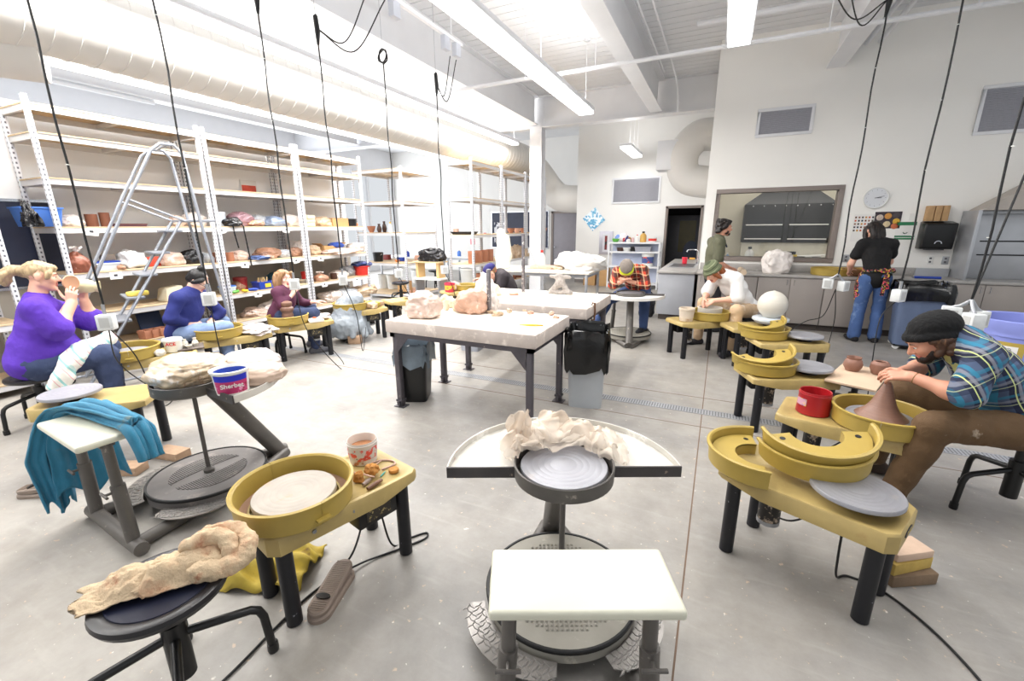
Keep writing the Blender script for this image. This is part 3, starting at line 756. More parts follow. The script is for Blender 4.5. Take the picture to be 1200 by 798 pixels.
# ---- plaster work tables
PLAST = M('plaster_slab', (232, 224, 212), .85, var=.05, scale=3, spots=[((222, 198, 176), 4, .58, .16), ((206, 168, 140), 9, .68, .08)], bump=.1)
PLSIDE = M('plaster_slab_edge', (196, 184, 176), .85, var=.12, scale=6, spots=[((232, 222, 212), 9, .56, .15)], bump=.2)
ANGLE = M('angle_iron', (92, 88, 94), .45, .5, var=.2, scale=7, spots=[((160, 150, 144), 16, .64, .08)])
def plaster_table(label, x0, x1, y0, y1, top, th=.115):
    t = thing('plaster_table', label, 'work table', ((x0+x1)/2, (y0+y1)/2, 0)); w = (x1-x0)/2; d = (y1-y0)/2
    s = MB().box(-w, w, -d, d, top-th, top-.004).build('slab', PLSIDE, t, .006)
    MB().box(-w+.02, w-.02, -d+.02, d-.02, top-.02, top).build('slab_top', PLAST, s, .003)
    zb = top-th
    b = MB()
    for q in ((-w+.03, w-.03, -d+.02, -d+.07), (-w+.03, w-.03, d-.07, d-.02), (-w+.03, -w+.08, -d+.02, d-.02), (w-.08, w-.03, -d+.02, d-.02)): b.box(q[0], q[1], q[2], q[3], zb-.045, zb)
    b.build('frame', ANGLE, t)
    for sx in (-1, 1):
        for sy in (-1, 1):
            x, y = sx*(w-.07), sy*(d-.06)
            l = MB().box(x-.026, x+.026, y-.026, y+.026, .0, zb-.01).build('leg', ANGLE, t, .003)
            MB().box(x-.034, x+.034, y-.034, y+.034, .055, .075).box(x-.012, x+.012, y-.05, y+.05, .02, .06).build('levelling_foot', ANGLE, l)
            MB().box(x-.055, x+.055, y-.045, y+.045, 0, .008).build('foot_plate', ANGLE, l)
            g = MB(); g.T = Tr(x-sx*.026, y+sy*.0265-.002, 0) @ Matrix.Rotation(PI/2, 4, 'X')
            g.prism([(0, zb-.02), (-sx*.15, zb-.02), (0, zb-.19)][::-sx], -.004, .004); g.build('gusset', ANGLE, l)
    return t
T1 = plaster_table('large plaster topped work table nearest the centre with bags of clay on it', -2.68, -1.21, 2.98, 3.83, .85)
T2 = plaster_table('second plaster topped work table behind the nearest one', -2.66, -1.15, 4.2, 5.28, .85)
WOOD = M('pale_plywood', (222, 196, 150), .6, var=.08, scale=4, stretch=(1, 12, 1))
PINE = M('pine_wood', (212, 178, 126), .6, var=.12, scale=5, stretch=(10, 1, 1))
def plain_table(label, x0, x1, y0, y1, top, topm, legm=SILVER, th=.04, name='work_table'):
    t = thing(name, label, 'work table', ((x0+x1)/2, (y0+y1)/2, 0)); w = (x1-x0)/2; d = (y1-y0)/2
    MB().box(-w, w, -d, d, top-th, top).build('table_top', topm, t, .004)
    b = MB()
    for q in ((-w+.05, w-.05, -d+.05, -d+.08), (-w+.05, w-.05, d-.08, d-.05), (-w+.05, -w+.08, -d+.08, d-.08), (w-.08, w-.05, -d+.08, d-.08)): b.box(*q, top-th-.06, top-th)
    b.build('apron', legm, t)
    for sx in (-1, 1):
        for sy in (-1, 1):
            x, y = sx*(w-.065), sy*(d-.065); MB().box(x-.022, x+.022, y-.022, y+.022, 0, top-th).build('leg', legm, t, .003)
    return t
T3 = plain_table('long plywood topped work table with the white sculpture and a heap of white plastic', -4.05, -2.05, 7.55, 8.5, .86, PLAST)
# ================================================================== steel shelving and what stands on it
def perforated():
    m = bpy.data.materials.new('perforated_post_paint'); m.use_nodes = True; nt = m.node_tree; N = nt.nodes; L = nt.links; p = N['Principled BSDF']
    p.inputs['Roughness'].default_value = .5
    tc = N.new('ShaderNodeTexCoord'); so = N.new('ShaderNodeSeparateXYZ'); sg = N.new('ShaderNodeSeparateXYZ')
    L.new(tc.outputs['Object'], so.inputs[0]); L.new(tc.outputs['Generated'], sg.inputs[0])
    def math_(op, a, b=None):
        n = N.new('ShaderNodeMath'); n.operation = op
        for i, v in enumerate((a, b)):
            if v is None: continue
            if isinstance(v, (int, float)): n.inputs[i].default_value = v
            else: L.new(v, n.inputs[i])
        return n.outputs[0]
    hole = math_('LESS_THAN', math_('FRACT', math_('MULTIPLY', so.outputs['Z'], 20)), .42)
    cen = lambda o: math_('LESS_THAN', math_('ABSOLUTE', math_('SUBTRACT', o, .5)), .17)
    k = math_('MULTIPLY', hole, math_('MAXIMUM', cen(sg.outputs['X']), cen(sg.outputs['Y'])))
    mx = N.new('ShaderNodeMix'); mx.data_type = 'RGBA'; L.new(k, mx.inputs['Factor']); mx.inputs['A'].default_value = (*rgb(206, 207, 212), 1); mx.inputs['B'].default_value = (*rgb(92, 92, 100), 1)
    L.new(mx.outputs['Result'], p.inputs['Base Color']); return m
POST = perforated()
BEAMW = M('shelf_beam_paint', (214, 213, 214), .5, var=.05, scale=3)
BOARD = M('particle_board', (204, 180, 146), .75, var=.12, scale=14, bump=.1)
BOARDU = M('particle_board_pale', (206, 192, 172), .8, var=.1, scale=10)
TAGP = M('paper_tag', (240, 240, 238), .8, var=.02)
TAGD = M('paper_tag_ink', (60, 60, 66), .8)
def shelf_unit(label, x0, x1, y0, y1, levels, top=2.97, cross=1, tags=()):
    """open steel unit; posts at its four corners, boards on beams"""
    t = thing('shelf_unit', label, 'shelving unit', ((x0+x1)/2, (y0+y1)/2, 0), group=None); w = (x1-x0)/2; d = (y1-y0)/2; s = .022
    for sx in (-1, 1):
        for sy in (-1, 1):
            x, y = sx*(w-s), sy*(d-s)
            MB().box(x-s, x+s, y-s, y+s, 0, top).build('post', POST, t, .003)
    for z in levels:
        b = MB(); h = .07
        for q in ((-w+.005, w-.005, -d+.012, -d+.042), (-w+.005, w-.005, d-.042, d-.012), (-w+.012, -w+.042, -d+.042, d-.042), (w-.042, w-.012, -d+.042, d-.042)): b.box(q[0], q[1], q[2], q[3], z-h, z-.012)
        o = b.build('shelf', BEAMW, t)
        MB().box(-w+.006, w-.006, -d+.006, d-.006, z-.014, z).build('shelf_board', BOARD, o)
        nb = max(1, round(2*max(w, d)/.75)); b = MB()
        for k in range(1, nb):
            u = -1+2*k/nb
            if d >= w: b.box(-w+.04, w-.04, u*d-.02, u*d+.02, z-.06, z-.015)
            else: b.box(u*w-.02, u*w+.02, -d+.04, d-.04, z-.06, z-.015)
        if nb > 1: b.build('cross_bar', BEAMW, o)
    return t
LV = (.31, .73, 1.19, 1.69, 2.19, 2.63, 2.90)
SX0, SX1 = -7.02, -6.40
shelf_unit('tall white shelving unit at the left behind the rolling ladder', SX0, SX1, 2.24, 3.89, LV)
shelf_unit('tall white shelving unit in the middle of the row behind the woman in maroon', SX0, SX1, 3.92, 5.34, LV)
shelf_unit('tall white shelving unit at the far end of the long row by the red bucket', SX0, SX1, 5.37, 6.80, LV)
shelf_unit('white shelving unit behind the woman in the purple shirt, at the left edge', SX0, SX1, .2, 1.83, (.14, .74, 1.20, 1.69, 2.3, 2.9))
shelf_unit('wide white shelving unit standing across the row with the black bucket on it', -7.95, -6.5, 8.1, 9.38, (.12, .86, 1.55, 2.24, 2.93))
for i, (a, b_, lab) in enumerate(((8.0, 9.36, 'nearest white bay of the shelving beyond the plaster tables'), (9.38, 10.74, 'middle white bay of the shelving beyond the plaster tables'), (10.76, 12.2, 'last white bay of the shelving beyond the plaster tables, next to the grey door'))):
    shelf_unit(lab, -5.26, -4.65, a, b_, (.36, .90, 1.505, 2.247, 2.95), 3.0)
for i, (px, lv, lab) in enumerate(((115, 1.69, 'paper shelf label under the terracotta blocks'), (131, 1.19, 'paper shelf label under the clear tub'), (265, 1.69, 'paper shelf label under the mauve bag'), (286, 1.19, 'tilted paper shelf label under the blue cloth'), (296, .73, 'paper shelf label under the blue tub of brushes'),
                                  (347, 1.19, 'paper shelf label under the brown bag'), (340, 1.69, 'paper shelf label under the eye-level white bag'), (377, .73, 'paper shelf label under the tied brown bag'), (416, .73, 'paper shelf label under the red bucket'), (376, 1.19, 'paper shelf label left of the open cardboard box'))):
    p = at_x(px, 300, SX1); b = MB().box(-.001, .001, -.06, .06, -.045, .045); o = b.build('shelf_tag', TAGP, None, loc=(SX1+.0015-.01, p.y, lv-.055)); o.rotation_euler = (.12*(i % 3-1), 0, 0)
    tag(o, lab, 'label', 'paper labels on the shelf beams'); q = MB().box(.0012, .002, -.02, .015, -.012, .012).build('mark', TAGD, o)

# ---- materials for clay, bags and pots
BAGW = M('white_plastic_bag', (226, 216, 210), .35, var=.12, scale=8, bump=.25, bscale=14, spots=[((208, 176, 160), 5, .56, .15)])
BAGP = M('pinkish_clay_bag', (212, 186, 172), .35, var=.18, scale=7, bump=.25, bscale=14, spots=[((236, 226, 220), 7, .55, .1)])  # whitish spots paint in the sheen of the plastic
BAGB = M('brown_clay_bag', (164, 122, 98), .35, var=.25, scale=8, bump=.3, bscale=16, spots=[((224, 200, 186), 9, .6, .08)])
BAGBE = M('beige_clay_bag', (196, 170, 142), .4, var=.2, scale=7, bump=.25, bscale=14, spots=[((226, 210, 190), 7, .56, .1)])
BAGK = M('black_plastic_bag', (20, 20, 24), .25, var=.3, scale=6, bump=.3, bscale=12)
BAGG = M('grey_plastic_bag', (178, 182, 188), .3, var=.2, scale=7, bump=.3, bscale=14)
BAGM = M('mauve_bag', (150, 116, 124), .45, var=.2, scale=6, bump=.2)
BAGBL = M('blue_cloth', (78, 96, 140), .7, var=.25, scale=8, bump=.2)
TEAL = M('teal_bag', (46, 84, 96), .5, var=.25, bump=.2)
TERRA = M('terracotta', (178, 120, 92), .8, var=.12, scale=7, bump=.1)
TERRAD = M('dark_terracotta', (120, 74, 54), .75, var=.15, scale=7)
PINKC = M('pink_bisque', (212, 166, 144), .8, var=.1)
BROWNC = M('wet_brown_clay', (122, 88, 72), .45, var=.15, scale=9, bump=.1)
GREYC = M('pale_grey_clay', (206, 200, 188), .6, var=.08, scale=8, bump=.05)
CREAMC = M('cream_clay', (226, 216, 190), .7, var=.1, scale=6, bump=.2, bscale=30)
CARD = M('cardboard', (192, 152, 104), .8, var=.08, scale=8)
BLUEPL = M('blue_plastic', (70, 116, 196), .35, var=.08)
DBLUEPL = M('deep_blue_plastic', (34, 66, 168), .35, var=.08)
REDPL = M('red_plastic', (206, 52, 44), .35, var=.1)
WHITEPL = M('white_plastic', (232, 232, 228), .35, var=.05)
CLEARPL = M('cloudy_plastic', (206, 214, 222), .25, var=.08)
YELPL = M('yellow_plastic', (232, 196, 60), .4, var=.08)
GREENPL = M('green_plastic', (96, 172, 70), .4, var=.08)
ORANGE = M('orange_clay_bowl', (224, 140, 66), .5, var=.1)
PURPLE = M('dark_purple_tray', (74, 40, 60), .5, var=.1)
DBROWN = M('dark_brown_glaze', (70, 44, 34), .35, var=.2)
# ---- small makers (each a thing of its own, standing on z)
def bag(name, label, cat, mat, loc, r, amp=.14, seed=None, group=None, rot=0., pinch=None, tie=False, flat=.25, sq=.85):
    s = seed if seed is not None else rnd.random()*50
    if tie:
        t = thing(name, label, cat, loc, rot, group)
        blob('bag_body', mat, t, (0, 0, 0), r, amp, 4, s, flat, pinch=.45, sq=sq)
        z = 2*r[2]*(1-flat/2)
        b = MB(); n = 18; w = r[0]*.62
        rs = []
        for k, (rr, h) in enumerate(((.30, -.28), (.13, -.02), (.16, .05), (.55, .30), (.85, .44), (.7, .46), (.3, .34))):
            rs.append([(rr*w*(1+.3*math.sin(3*a+s)+.2*math.sin(5*a+s*2))*math.cos(a), rr*w*(1+.3*math.sin(3*a+s))*math.sin(a), z+h*r[2]+.12*r[2]*math.sin(4*a+k+s)*(rr > .4)) for a in [2*PI*i/n for i in range(n)]])
        b.rings(rs); b.build('tied_neck', BAGW if mat is not BAGK else mat, t, smooth=60)
        return t
    o = blob(name, mat, None, loc, r, amp, 4, s, flat, rot=rot, pinch=pinch, sq=sq)
    return tag(o, label, cat, group)
def crate(name, label, cat, mat, loc, w, d, h, rot=0, lid=None, taper=.9, group=None, rim=True):
    t = thing(name, label, cat, loc, rot, group); b = MB(); k = taper
    P = lambda s, z: [(-w/2*s, -d/2*s, z), (w/2*s, -d/2*s, z), (w/2*s, d/2*s, z), (-w/2*s, d/2*s, z)]
    i = 1-.02/max(w, d)
    b.rings([P(k, 0), P(1, h), P(i*.97, h), P(k*.96, .012)]); b.build('tub_body', mat, t, .004)
    if rim:
        b = MB(); b.rings([P(1.0, h-.02), P(1.05, h-.018), P(1.05, h), P(1.0, h), P(.985, h-.004)], True, False, False); b.build('tub_rim', mat, t, .002)
    if lid: MB().rings([P(1.04, h), P(1.04, h+.015), P(.9, h+.02)]).build('lid', lid, t, .003)
    return t
def bucket(name, label, cat, mat, loc, r, h, taper=.85, rot=0, handle=None, fill=None, group=None, band=None, wall=.94):
    t = thing(name, label, cat, loc, rot, group)
    MB().lathe([(0, 0), (r*taper-.004, 0), (r*taper, .004), (r*(taper+(1-taper)*.86), h*.86), (r*1.04, h*.87), (r*1.04, h*.90), (r, h*.91), (r, h-.003), (r*.985, h), (r*wall, h-.003), (r*taper*.95, .01), (0, .01)], 32).build('bucket_body', mat, t)
    if handle: MB().tube([(r*1.02*math.cos(a), r*1.03*math.sin(a)*.25-r*.9*math.sin(a), h*.86-r*.9*math.sin(a)*.55) for a in [PI*k/14 for k in range(15)]], .004, 6).build('handle', handle, t)
    if fill: MB().lathe([(0, h*.62), (r*.5, h*.60), (r*(taper+(1-taper)*.6)*.93, h*.64), (r*(taper+(1-taper)*.5)*.92, h*.5)], 24).build('contents', fill, t)
    if band: MB().lathe([(r*(taper+(1-taper)*.25)+.001, h*.25), (r*(taper+(1-taper)*.75)+.001, h*.75)], 32).build('printed_band', band, t)
    return t
def pot(name, label, cat, mat, loc, prof, group=None, n=28, rot=0):
    o = MB().lathe(prof, n).build(name, mat, None, loc=loc); return tag(o, label, cat, group)
def vessel(r, h, k='cyl', w=.006):
    if k == 'cyl': o = [(r*.92, 0), (r*.97, .01), (r, h)]
    elif k == 'bowl': o = [(r*.45, 0), (r*.5, .01), (r*.85, h*.55), (r, h)]
    elif k == 'jar': o = [(r*.7, 0), (r*.74, .008), (r*.97, h*.3), (r, h*.5), (r*.88, h*.76), (r*.74, h*.86), (r*.8, h)]
    elif k == 'vase': o = [(r*.6, 0), (r*.65, .01), (r, h*.35), (r*.75, h*.65), (r*.45, h*.8), (r*.55, h)]
    else: o = [(r, 0), (r, h)]
    return [(0, 0)]+o+[(max(.001, q-w), max(w, z-.0005)) for q, z in reversed(o)]+[(0, w)]
def bottle(label, mat, loc, r, h, capm, group=None, name='bottle'):
    t = thing(name, label, 'bottle', loc, 0, group)
    MB().lathe([(0, 0), (r, 0), (r, h*.6), (r*.8, h*.72), (r*.35, h*.82), (r*.35, h*.86), (0, h*.86)], 18).build('bottle_body', mat, t)
    MB().lathe([(0, h*.86), (r*.42, h*.86), (r*.42, h), (0, h)], 14).build('cap', capm, t)
    return t
def cbox(name, label, cat, mat, loc, w, d, h, rot=0, group=None, flaps=False, open_=False):
    t = thing(name, label, cat, loc, rot, group)
    b = MB()
    if open_:
        P = lambda s, z: [(-w/2*s, -d/2*s, z), (w/2*s, -d/2*s, z), (w/2*s, d/2*s, z), (-w/2*s, d/2*s, z)]
        b.rings([P(1, 0), P(1, h), P(.97, h), P(.97, .01)])
    else: b.box(-w/2, w/2, -d/2, d/2, 0, h)
    b.build('box_body', mat, t, .002)
    if flaps:
        for s in (-1, 1):
            b = MB(); b.add([(-w/2, s*d/2, h), (w/2, s*d/2, h), (w/2, s*(d/2+.07), h+.05), (-w/2, s*(d/2+.07), h+.05)], [(0, 1, 2, 3)]); b.build('flap', mat, t)
    return t
def SL(px, lv, x=-6.62):       # spot on a shelf of the long row
    p = at_x(px, 300, x); return (x, p.y, lv)
def sl_w(px0, px1, lv, x=-6.62):
    a = at_x(px0, 300, x).y; b = at_x(px1, 300, x).y; return (a+b)/2, abs(b-a)
def SB(name, label, cat, mat, px0, px1, lv, h, x=-6.62, **k):   # bag between two pixel columns on a shelf level
    y, w = sl_w(px0, px1, lv, x); return bag(name, label, cat, mat, (x, y, lv), (min(.2, max(.09, w*.45)), w/2, h/2/(1-k.get('flat', .25)/2)), **k)
G1 = 'bags and pots on the eye-level shelf'; G2 = 'bags and pots on the chest-high shelf'; G3 = 'things on the waist-high shelf'; G4 = 'things on the lowest shelf'
# eye-level shelf
crate('storage_tub', 'bright blue plastic tub on the eye-level shelf above the woman in purple', 'tub', BLUEPL, SL(57, 1.69), .3, .32, .2, taper=.82)
SB('glove_bundle', 'black gloves and cloth dangling off the left end of the eye-level shelf', 'cloth', BAGK, 40, 55, 1.69, .2, x=-6.46, amp=.35)
SB('clay_bag', 'white wrapped clay right of the blue tub on the eye-level shelf', 'bag of clay', BAGW, 79, 106, 1.69, .12)
y, w = sl_w(110, 125, 1.69); pot('planter_pot', 'first brown clay cylinder right of the blue tub', 'pot', TERRAD, (-6.62, y, 1.69), vessel(w*.48, .14))
y, w = sl_w(126, 138, 1.69); pot('planter_pot', 'second brown clay cylinder, beside the dark flat tray', 'pot', TERRAD, (-6.6, y, 1.69), vessel(w*.5, .16))
y, w = sl_w(137, 172, 1.69); t = thing('flat_tray', 'dark purple flat tray lying on the eye-level shelf behind the ladder', 'tray', (-6.6, y, 1.69)); MB().rings([[(-.12, -w/2, 0), (.12, -w/2, 0), (.12, w/2, 0), (-.12, w/2, 0)], [(-.14, -w/2-.01, .035), (.14, -w/2-.01, .035), (.14, w/2+.01, .035), (-.14, w/2+.01, .035)], [(-.11, -w/2+.02, .01), (.11, -w/2+.02, .01), (.11, w/2-.02, .01), (-.11, w/2-.02, .01)]]).build('tray_body', PURPLE, t)
SB('clay_bag', 'pale wrapped clay lump just right of the ladder top', 'bag of clay', BAGP, 208, 222, 1.69, .14)
SB('clay_bag', 'large white wrapped clay behind the ladder handrail on the eye-level shelf', 'bag of clay', BAGW, 222, 246, 1.69, .17)
y, w = sl_w(254, 270, 1.69); bucket('plastic_jar', 'milky jar of pink clay left of the mauve bag', 'jar', CLEARPL, (-6.6, y, 1.69), w*.5, .2, .95, fill=PINKC)
SB('clay_bag', 'mauve bag bulging on the eye-level shelf', 'bag', BAGM, 275, 299, 1.69, .2)
SB('apron', 'black apron with straps hanging over the eye-level shelf edge', 'apron', BAGK, 269, 287, 1.69, .12, x=-6.46)
SB('clay_bag', 'grey and white bag right of the mauve bag', 'bag', BAGG, 299, 315, 1.69, .17, x=-6.7)
SB('clay_bag', 'small brown clay lump in front of the grey and white bag', 'bag of clay', BAGB, 297, 312, 1.69, .09, x=-6.5)
SB('clay_bag', 'blue grey crumpled bag on the eye-level shelf', 'bag', M('bluegrey_bag', (140, 156, 184), .35, var=.3, bump=.3, bscale=14), 315, 336, 1.69, .15)
SB('clay_bag', 'white plastic bag left of the stacked white blocks', 'bag', BAGW, 338, 354, 1.69, .18)
y, w = sl_w(355, 369, 1.69)
for k in range(3):
    o = MB().box(-.09, .09, -w/2, w/2, 0, .062).build('clay_slab', CREAMC, None, .012, loc=(-6.6+.01*k, y+.012*k, 1.69+k*.063)); o.rotation_euler = (0, 0, .2*k); tag(o, ('bottom', 'middle', 'topmost')[k]+' cream clay block in the small stack on the eye-level shelf', 'clay block', 'stack of cream clay blocks')
SB('clay_bag', 'round beige clay bag left of the cardboard box', 'bag of clay', BAGBE, 372, 389, 1.69, .16)
y, w = sl_w(388, 407, 1.69); cbox('cardboard_box', 'cardboard box on the eye-level shelf near its far end', 'box', CARD, (-6.6, y, 1.69), .22, w*.95, .15)
y, w = sl_w(407, 417, 1.69); bucket('plastic_tub', 'small black tub right of the cardboard box', 'tub', BLACKP, (-6.56, y, 1.69), w*.5, .14, .95)
p = SL(421, 1.69); pot('clay_ball', 'small orange ball at the far end of the eye-level shelf', 'ball', ORANGE, p, [(.035*math.sin(PI*k/10), .035-.035*math.cos(PI*k/10)) for k in range(11)])
# straps of the apron
for px, z1, lab in ((275, 1.38, 'short black strap'), (287, 1.12, 'long black strap')):
    p = at_x(px, 275, -6.385); o = MB().tube(bez([(-6.46, p.y-.02, 1.75), (-6.38, p.y-.01, 1.70), (-6.385, p.y, 1.6), (-6.385, p.y+.03, z1)], 6), .009, 6).build('apron_strap', BAGK, None); tag(o, lab+' hanging down from the black apron', 'strap')
# chest-high shelf
SB('clay_bag', 'red brown clay in a clear knotted bag above the woman in purple', 'bag of clay', M('redbrown_clay_bag', (136, 78, 58), .4, var=.35, scale=9, bump=.3, spots=[((206, 176, 164), 12, .62, .08)]), 75, 104, 1.19, .22, x=-6.5, tie=True)
y, w = sl_w(103, 131, 1.19); crate('storage_tub', 'clear low tub with blue rim on the chest-high shelf', 'tub', CLEARPL, (-6.58, y, 1.19), .24, w, .09, lid=DBLUEPL)
y, w = sl_w(122, 136, 1.19); o = MB().box(-.06, .06, -w/2, w/2, 0, .07).build('clay_block', M('greybrown_block', (128, 116, 104), .8, var=.15), None, .008, loc=(-6.62, y-.03, 1.30)); tag(o, 'grey brown block lying on the clear low tub', 'clay block')
SB('clay_bag', 'brown lump right of the clear low tub', 'bag of clay', BAGB, 132, 142, 1.19, .06, x=-6.5)
SB('plastic_sheet', 'crumpled white plastic behind the ladder on the chest-high shelf', 'plastic sheet', M('white_film', (236, 236, 236), .3, var=.08, bump=.3, bscale=16), 140, 168, 1.19, .2, amp=.25, x=-6.66)
y, w = sl_w(174, 191, 1.19); cbox('red_box', 'orange red box seen through the ladder steps', 'box', M('orange_red_card', (226, 84, 62), .6, var=.1), (-6.7, y, 1.19), .1, w, .12)
SB('clay_bag', 'pink and white wrapped clay right of the ladder on the chest-high shelf', 'bag of clay', BAGP, 187, 213, 1.19, .17)
SB('clay_bag', 'shiny black bag on the chest-high shelf above the woman in blue', 'bag', BAGK, 212, 234, 1.19, .18)
SB('plastic_sheet', 'wisp of clear plastic beside the dark cylinder', 'plastic sheet', BAGG, 234, 246, 1.19, .13, amp=.3)
y, w = sl_w(246, 254, 1.19); pot('cylinder_pot', 'dark brown tall cylinder on the chest-high shelf', 'pot', TERRAD, (-6.55, y, 1.19), vessel(w*.5, .14))
y, w = sl_w(261, 270, 1.19); pot('cylinder_pot', 'pinkish short cylinder right of the shelf post', 'pot', TERRA, (-6.55, y, 1.19), vessel(w*.5, .13))
SB('clay_bag', 'round beige clay bag beside the pinkish cylinder', 'bag of clay', BAGP, 271, 289, 1.19, .14)
SB('cloth', 'crumpled blue cloth lying at the front of the chest-high shelf', 'cloth', BAGBL, 294, 313, 1.19, .05, x=-6.5, amp=.3)
SB('clay_bag', 'big brown bag of clay behind the blue cloth', 'bag of clay', BAGB, 301, 325, 1.19, .16, x=-6.66)
SB('clay_bag', 'grey crumpled bag right of the big brown bag', 'bag', BAGG, 324, 339, 1.19, .12)
SB('clay_bag', 'reddish brown bag left of the shelf post on the chest-high shelf', 'bag of clay', BAGB, 339, 353, 1.19, .14)
SB('clay_bag', 'tall white plastic bag behind the reddish brown bag', 'bag', BAGW, 341, 358, 1.19, .24, x=-6.8)
SB('clay_bag', 'beige twin lumps of clay just right of the shelf post', 'bag of clay', BAGBE, 362, 374, 1.19, .16)
y, w = sl_w(377, 402, 1.19); cbox('cardboard_box', 'open cardboard box with a blue bag in it on the chest-high shelf', 'box', CARD, (-6.68, y, 1.19), .25, w*.9, .15, open_=True, flaps=True)
SB('cloth', 'bright blue bundle sticking out of the open cardboard box', 'cloth', M('bright_blue_bag', (52, 84, 170), .5, var=.2), 389, 401, 1.3, .09, x=-6.62)
SB('clay_bag', 'long pinkish clay bag in front of the open cardboard box', 'bag of clay', BAGP, 383, 412, 1.19, .1, x=-6.5)
SB('clay_bag', 'white bag at the far end of the chest-high shelf', 'bag', BAGW, 409, 424, 1.19, .17, x=-6.7)
# waist-high shelf
y, w = sl_w(177, 203, .73); o = MB().rings([[(-.13, -w/2, 0), (.13, -w/2, 0), (.13, w/2, 0), (-.13, w/2, 0)], [(-.1, -w*.38, .17), (.1, -w*.38, .17), (.1, w*.42, .2), (-.1, w*.42, .2)]]).build('plaster_block', CREAMC, None, .02, loc=(-6.6, y, .73)); tag(o, 'pale plaster block on the waist-high shelf left of the woman in blue', 'plaster block')
y, w = sl_w(247, 262, .73); crate('storage_tub', 'small clear tub with pale blue lid on the waist-high shelf', 'tub', CLEARPL, (-6.52, y, .73), .14, w, .1, lid=BLUEPL)
SB('clay_bag', 'dark brown bag left of the red bucket', 'bag of clay', BAGB, 267, 281, .73, .14, x=-6.7)
y, w = sl_w(273, 288, .73); bucket('plastic_bucket', 'tilted red bucket on the waist-high shelf left of the blue tub', 'bucket', M('dull_red_plastic', (150, 40, 38), .4, var=.1), (-6.7, y, .73), w*.5, .2)
for k, (px, m, lab) in enumerate(((272, GREENPL, 'green bottle lying in front of the red bucket'), (278, YELPL, 'yellow bottle lying in front of the red bucket'), (285, DBLUEPL, 'blue bottle lying in front of the red bucket'))):
    p = SL(px, .73, -6.46); o = MB().lathe([(0, 0), (.022, 0), (.022, .1), (.01, .12), (.01, .135), (0, .135)], 14).build('squeeze_bottle', m, None, loc=(p[0], p[1], .755)); o.rotation_euler = (PI/2, 0, .5+k); tag(o, lab, 'bottle')
y, w = sl_w(289, 309, .73); crate('storage_tub', 'royal blue tub of brushes with a yellow label on the waist-high shelf', 'tub', DBLUEPL, (-6.52, y, .73), .2, w, .12)
MB().box(.0, .003, -.05, .05, .03, .09).build('paper_label', YELPL, bpy.data.objects[-1] if False else None, loc=(-6.52+.103, y, .73)).name = 'paper_label'
o = bpy.data.objects['paper_label']; tag(o, 'yellow paper label on the royal blue tub', 'label')
for k in range(7):
    o = MB().tube([(0, 0, 0), (.02*math.sin(k), .03*math.cos(k*2), .13)], .009, 8).build('brush_handle', PINE, None, loc=(-6.56+.02*(k % 3), y-.08+.026*k, .775)); tag(o, 'wooden brush handle standing in the royal blue tub', 'brush', 'brushes in the royal blue tub')
SB('clay_bag', 'beige crumpled bag right of the royal blue tub', 'bag', BAGBE, 307, 321, .73, .1)
SB('clay_bag', 'dark teal bag behind the woman in maroon', 'bag', TEAL, 312, 336, .73, .2, x=-6.75)
y, w = sl_w(345, 358, .73); pot('plate', 'grey shallow dish under the red cup', 'dish', GREYC, (-6.6, y, .73), vessel(w*.55, .07, 'bowl'))
y, w = sl_w(350, 359, .73); bucket('plastic_cup', 'red cup standing in the grey dish', 'cup', REDPL, (-6.6, y, .785), w*.5, .13, .9)
SB('clay_bag', 'brown clay in a clear tied bag left of the small jar', 'bag of clay', BAGB, 366, 379, .73, .13, x=-6.5, tie=True)
y, w = sl_w(380, 386, .73); pot('jar', 'small brown jar on the waist-high shelf', 'jar', DBROWN, (-6.5, y, .73), vessel(w*.5, .11, 'cyl'))
SB('clay_bag', 'broad whitish bag right of the small brown jar', 'bag of clay', BAGW, 387, 402, .73, .13)
SB('clay_bag', 'tall greyish bag beside the red bucket with blue liner', 'bag of clay', BAGG, 399, 412, .73, .19, x=-6.72)
y, w = sl_w(413, 427, .73); t = bucket('plastic_bucket', 'red bucket with a blue bag in it at the end of the waist-high shelf', 'bucket', REDPL, (-6.56, y, .73), w*.5, .19, .84)
blob('bucket_liner', M('navy_bag', (44, 58, 110), .4, var=.3, bump=.3), t, (0, 0, .17), (w*.5, w*.52, .05), .2, 5, 3)
# lowest shelf and the floor under it
for k, px in enumerate((150, 160, 170)):
    o = MB().rings([[(-.06, -.05, 0), (.06, -.05, 0), (.06, .05, 0), (-.06, .05, 0)], [(-.068, -.058, .11), (.068, -.058, .11), (.068, .058, .11), (-.068, .058, .11)], [(-.055, -.045, .11), (.055, -.045, .11), (.055, .045, .11), (-.055, .045, .11)], [(-.05, -.04, .03), (.05, -.04, .03), (.05, .04, .03), (-.05, .04, .03)]]).build('square_pot', TERRA, None, .006, loc=SL(px, .31, -6.5)); o.rotation_euler = (0, 0, .2); tag(o, ('left', 'middle', 'right hand')[k]+' square terracotta pot on the lowest shelf under the ladder', 'pot', 'three square terracotta pots')
y, w = sl_w(151, 181, .31); o = MB().box(-.012, .012, -w/2, w/2, 0, .28).build('drawing_board', M('navy_panel', (28, 52, 88), .5, var=.1), None, .004, loc=(-6.72, y, .32)); o.rotation_euler = (0, -.25, .05); tag(o, 'navy blue panel leaning behind the square terracotta pots', 'panel')
y, w = sl_w(183, 206, .31); cbox('cardboard_box', 'pinkish cardboard box on the lowest shelf left of the woman in blue', 'box', M('pink_card', (196, 150, 124), .8, var=.15), (-6.58, y, .31), .24, w, .2, open_=True)
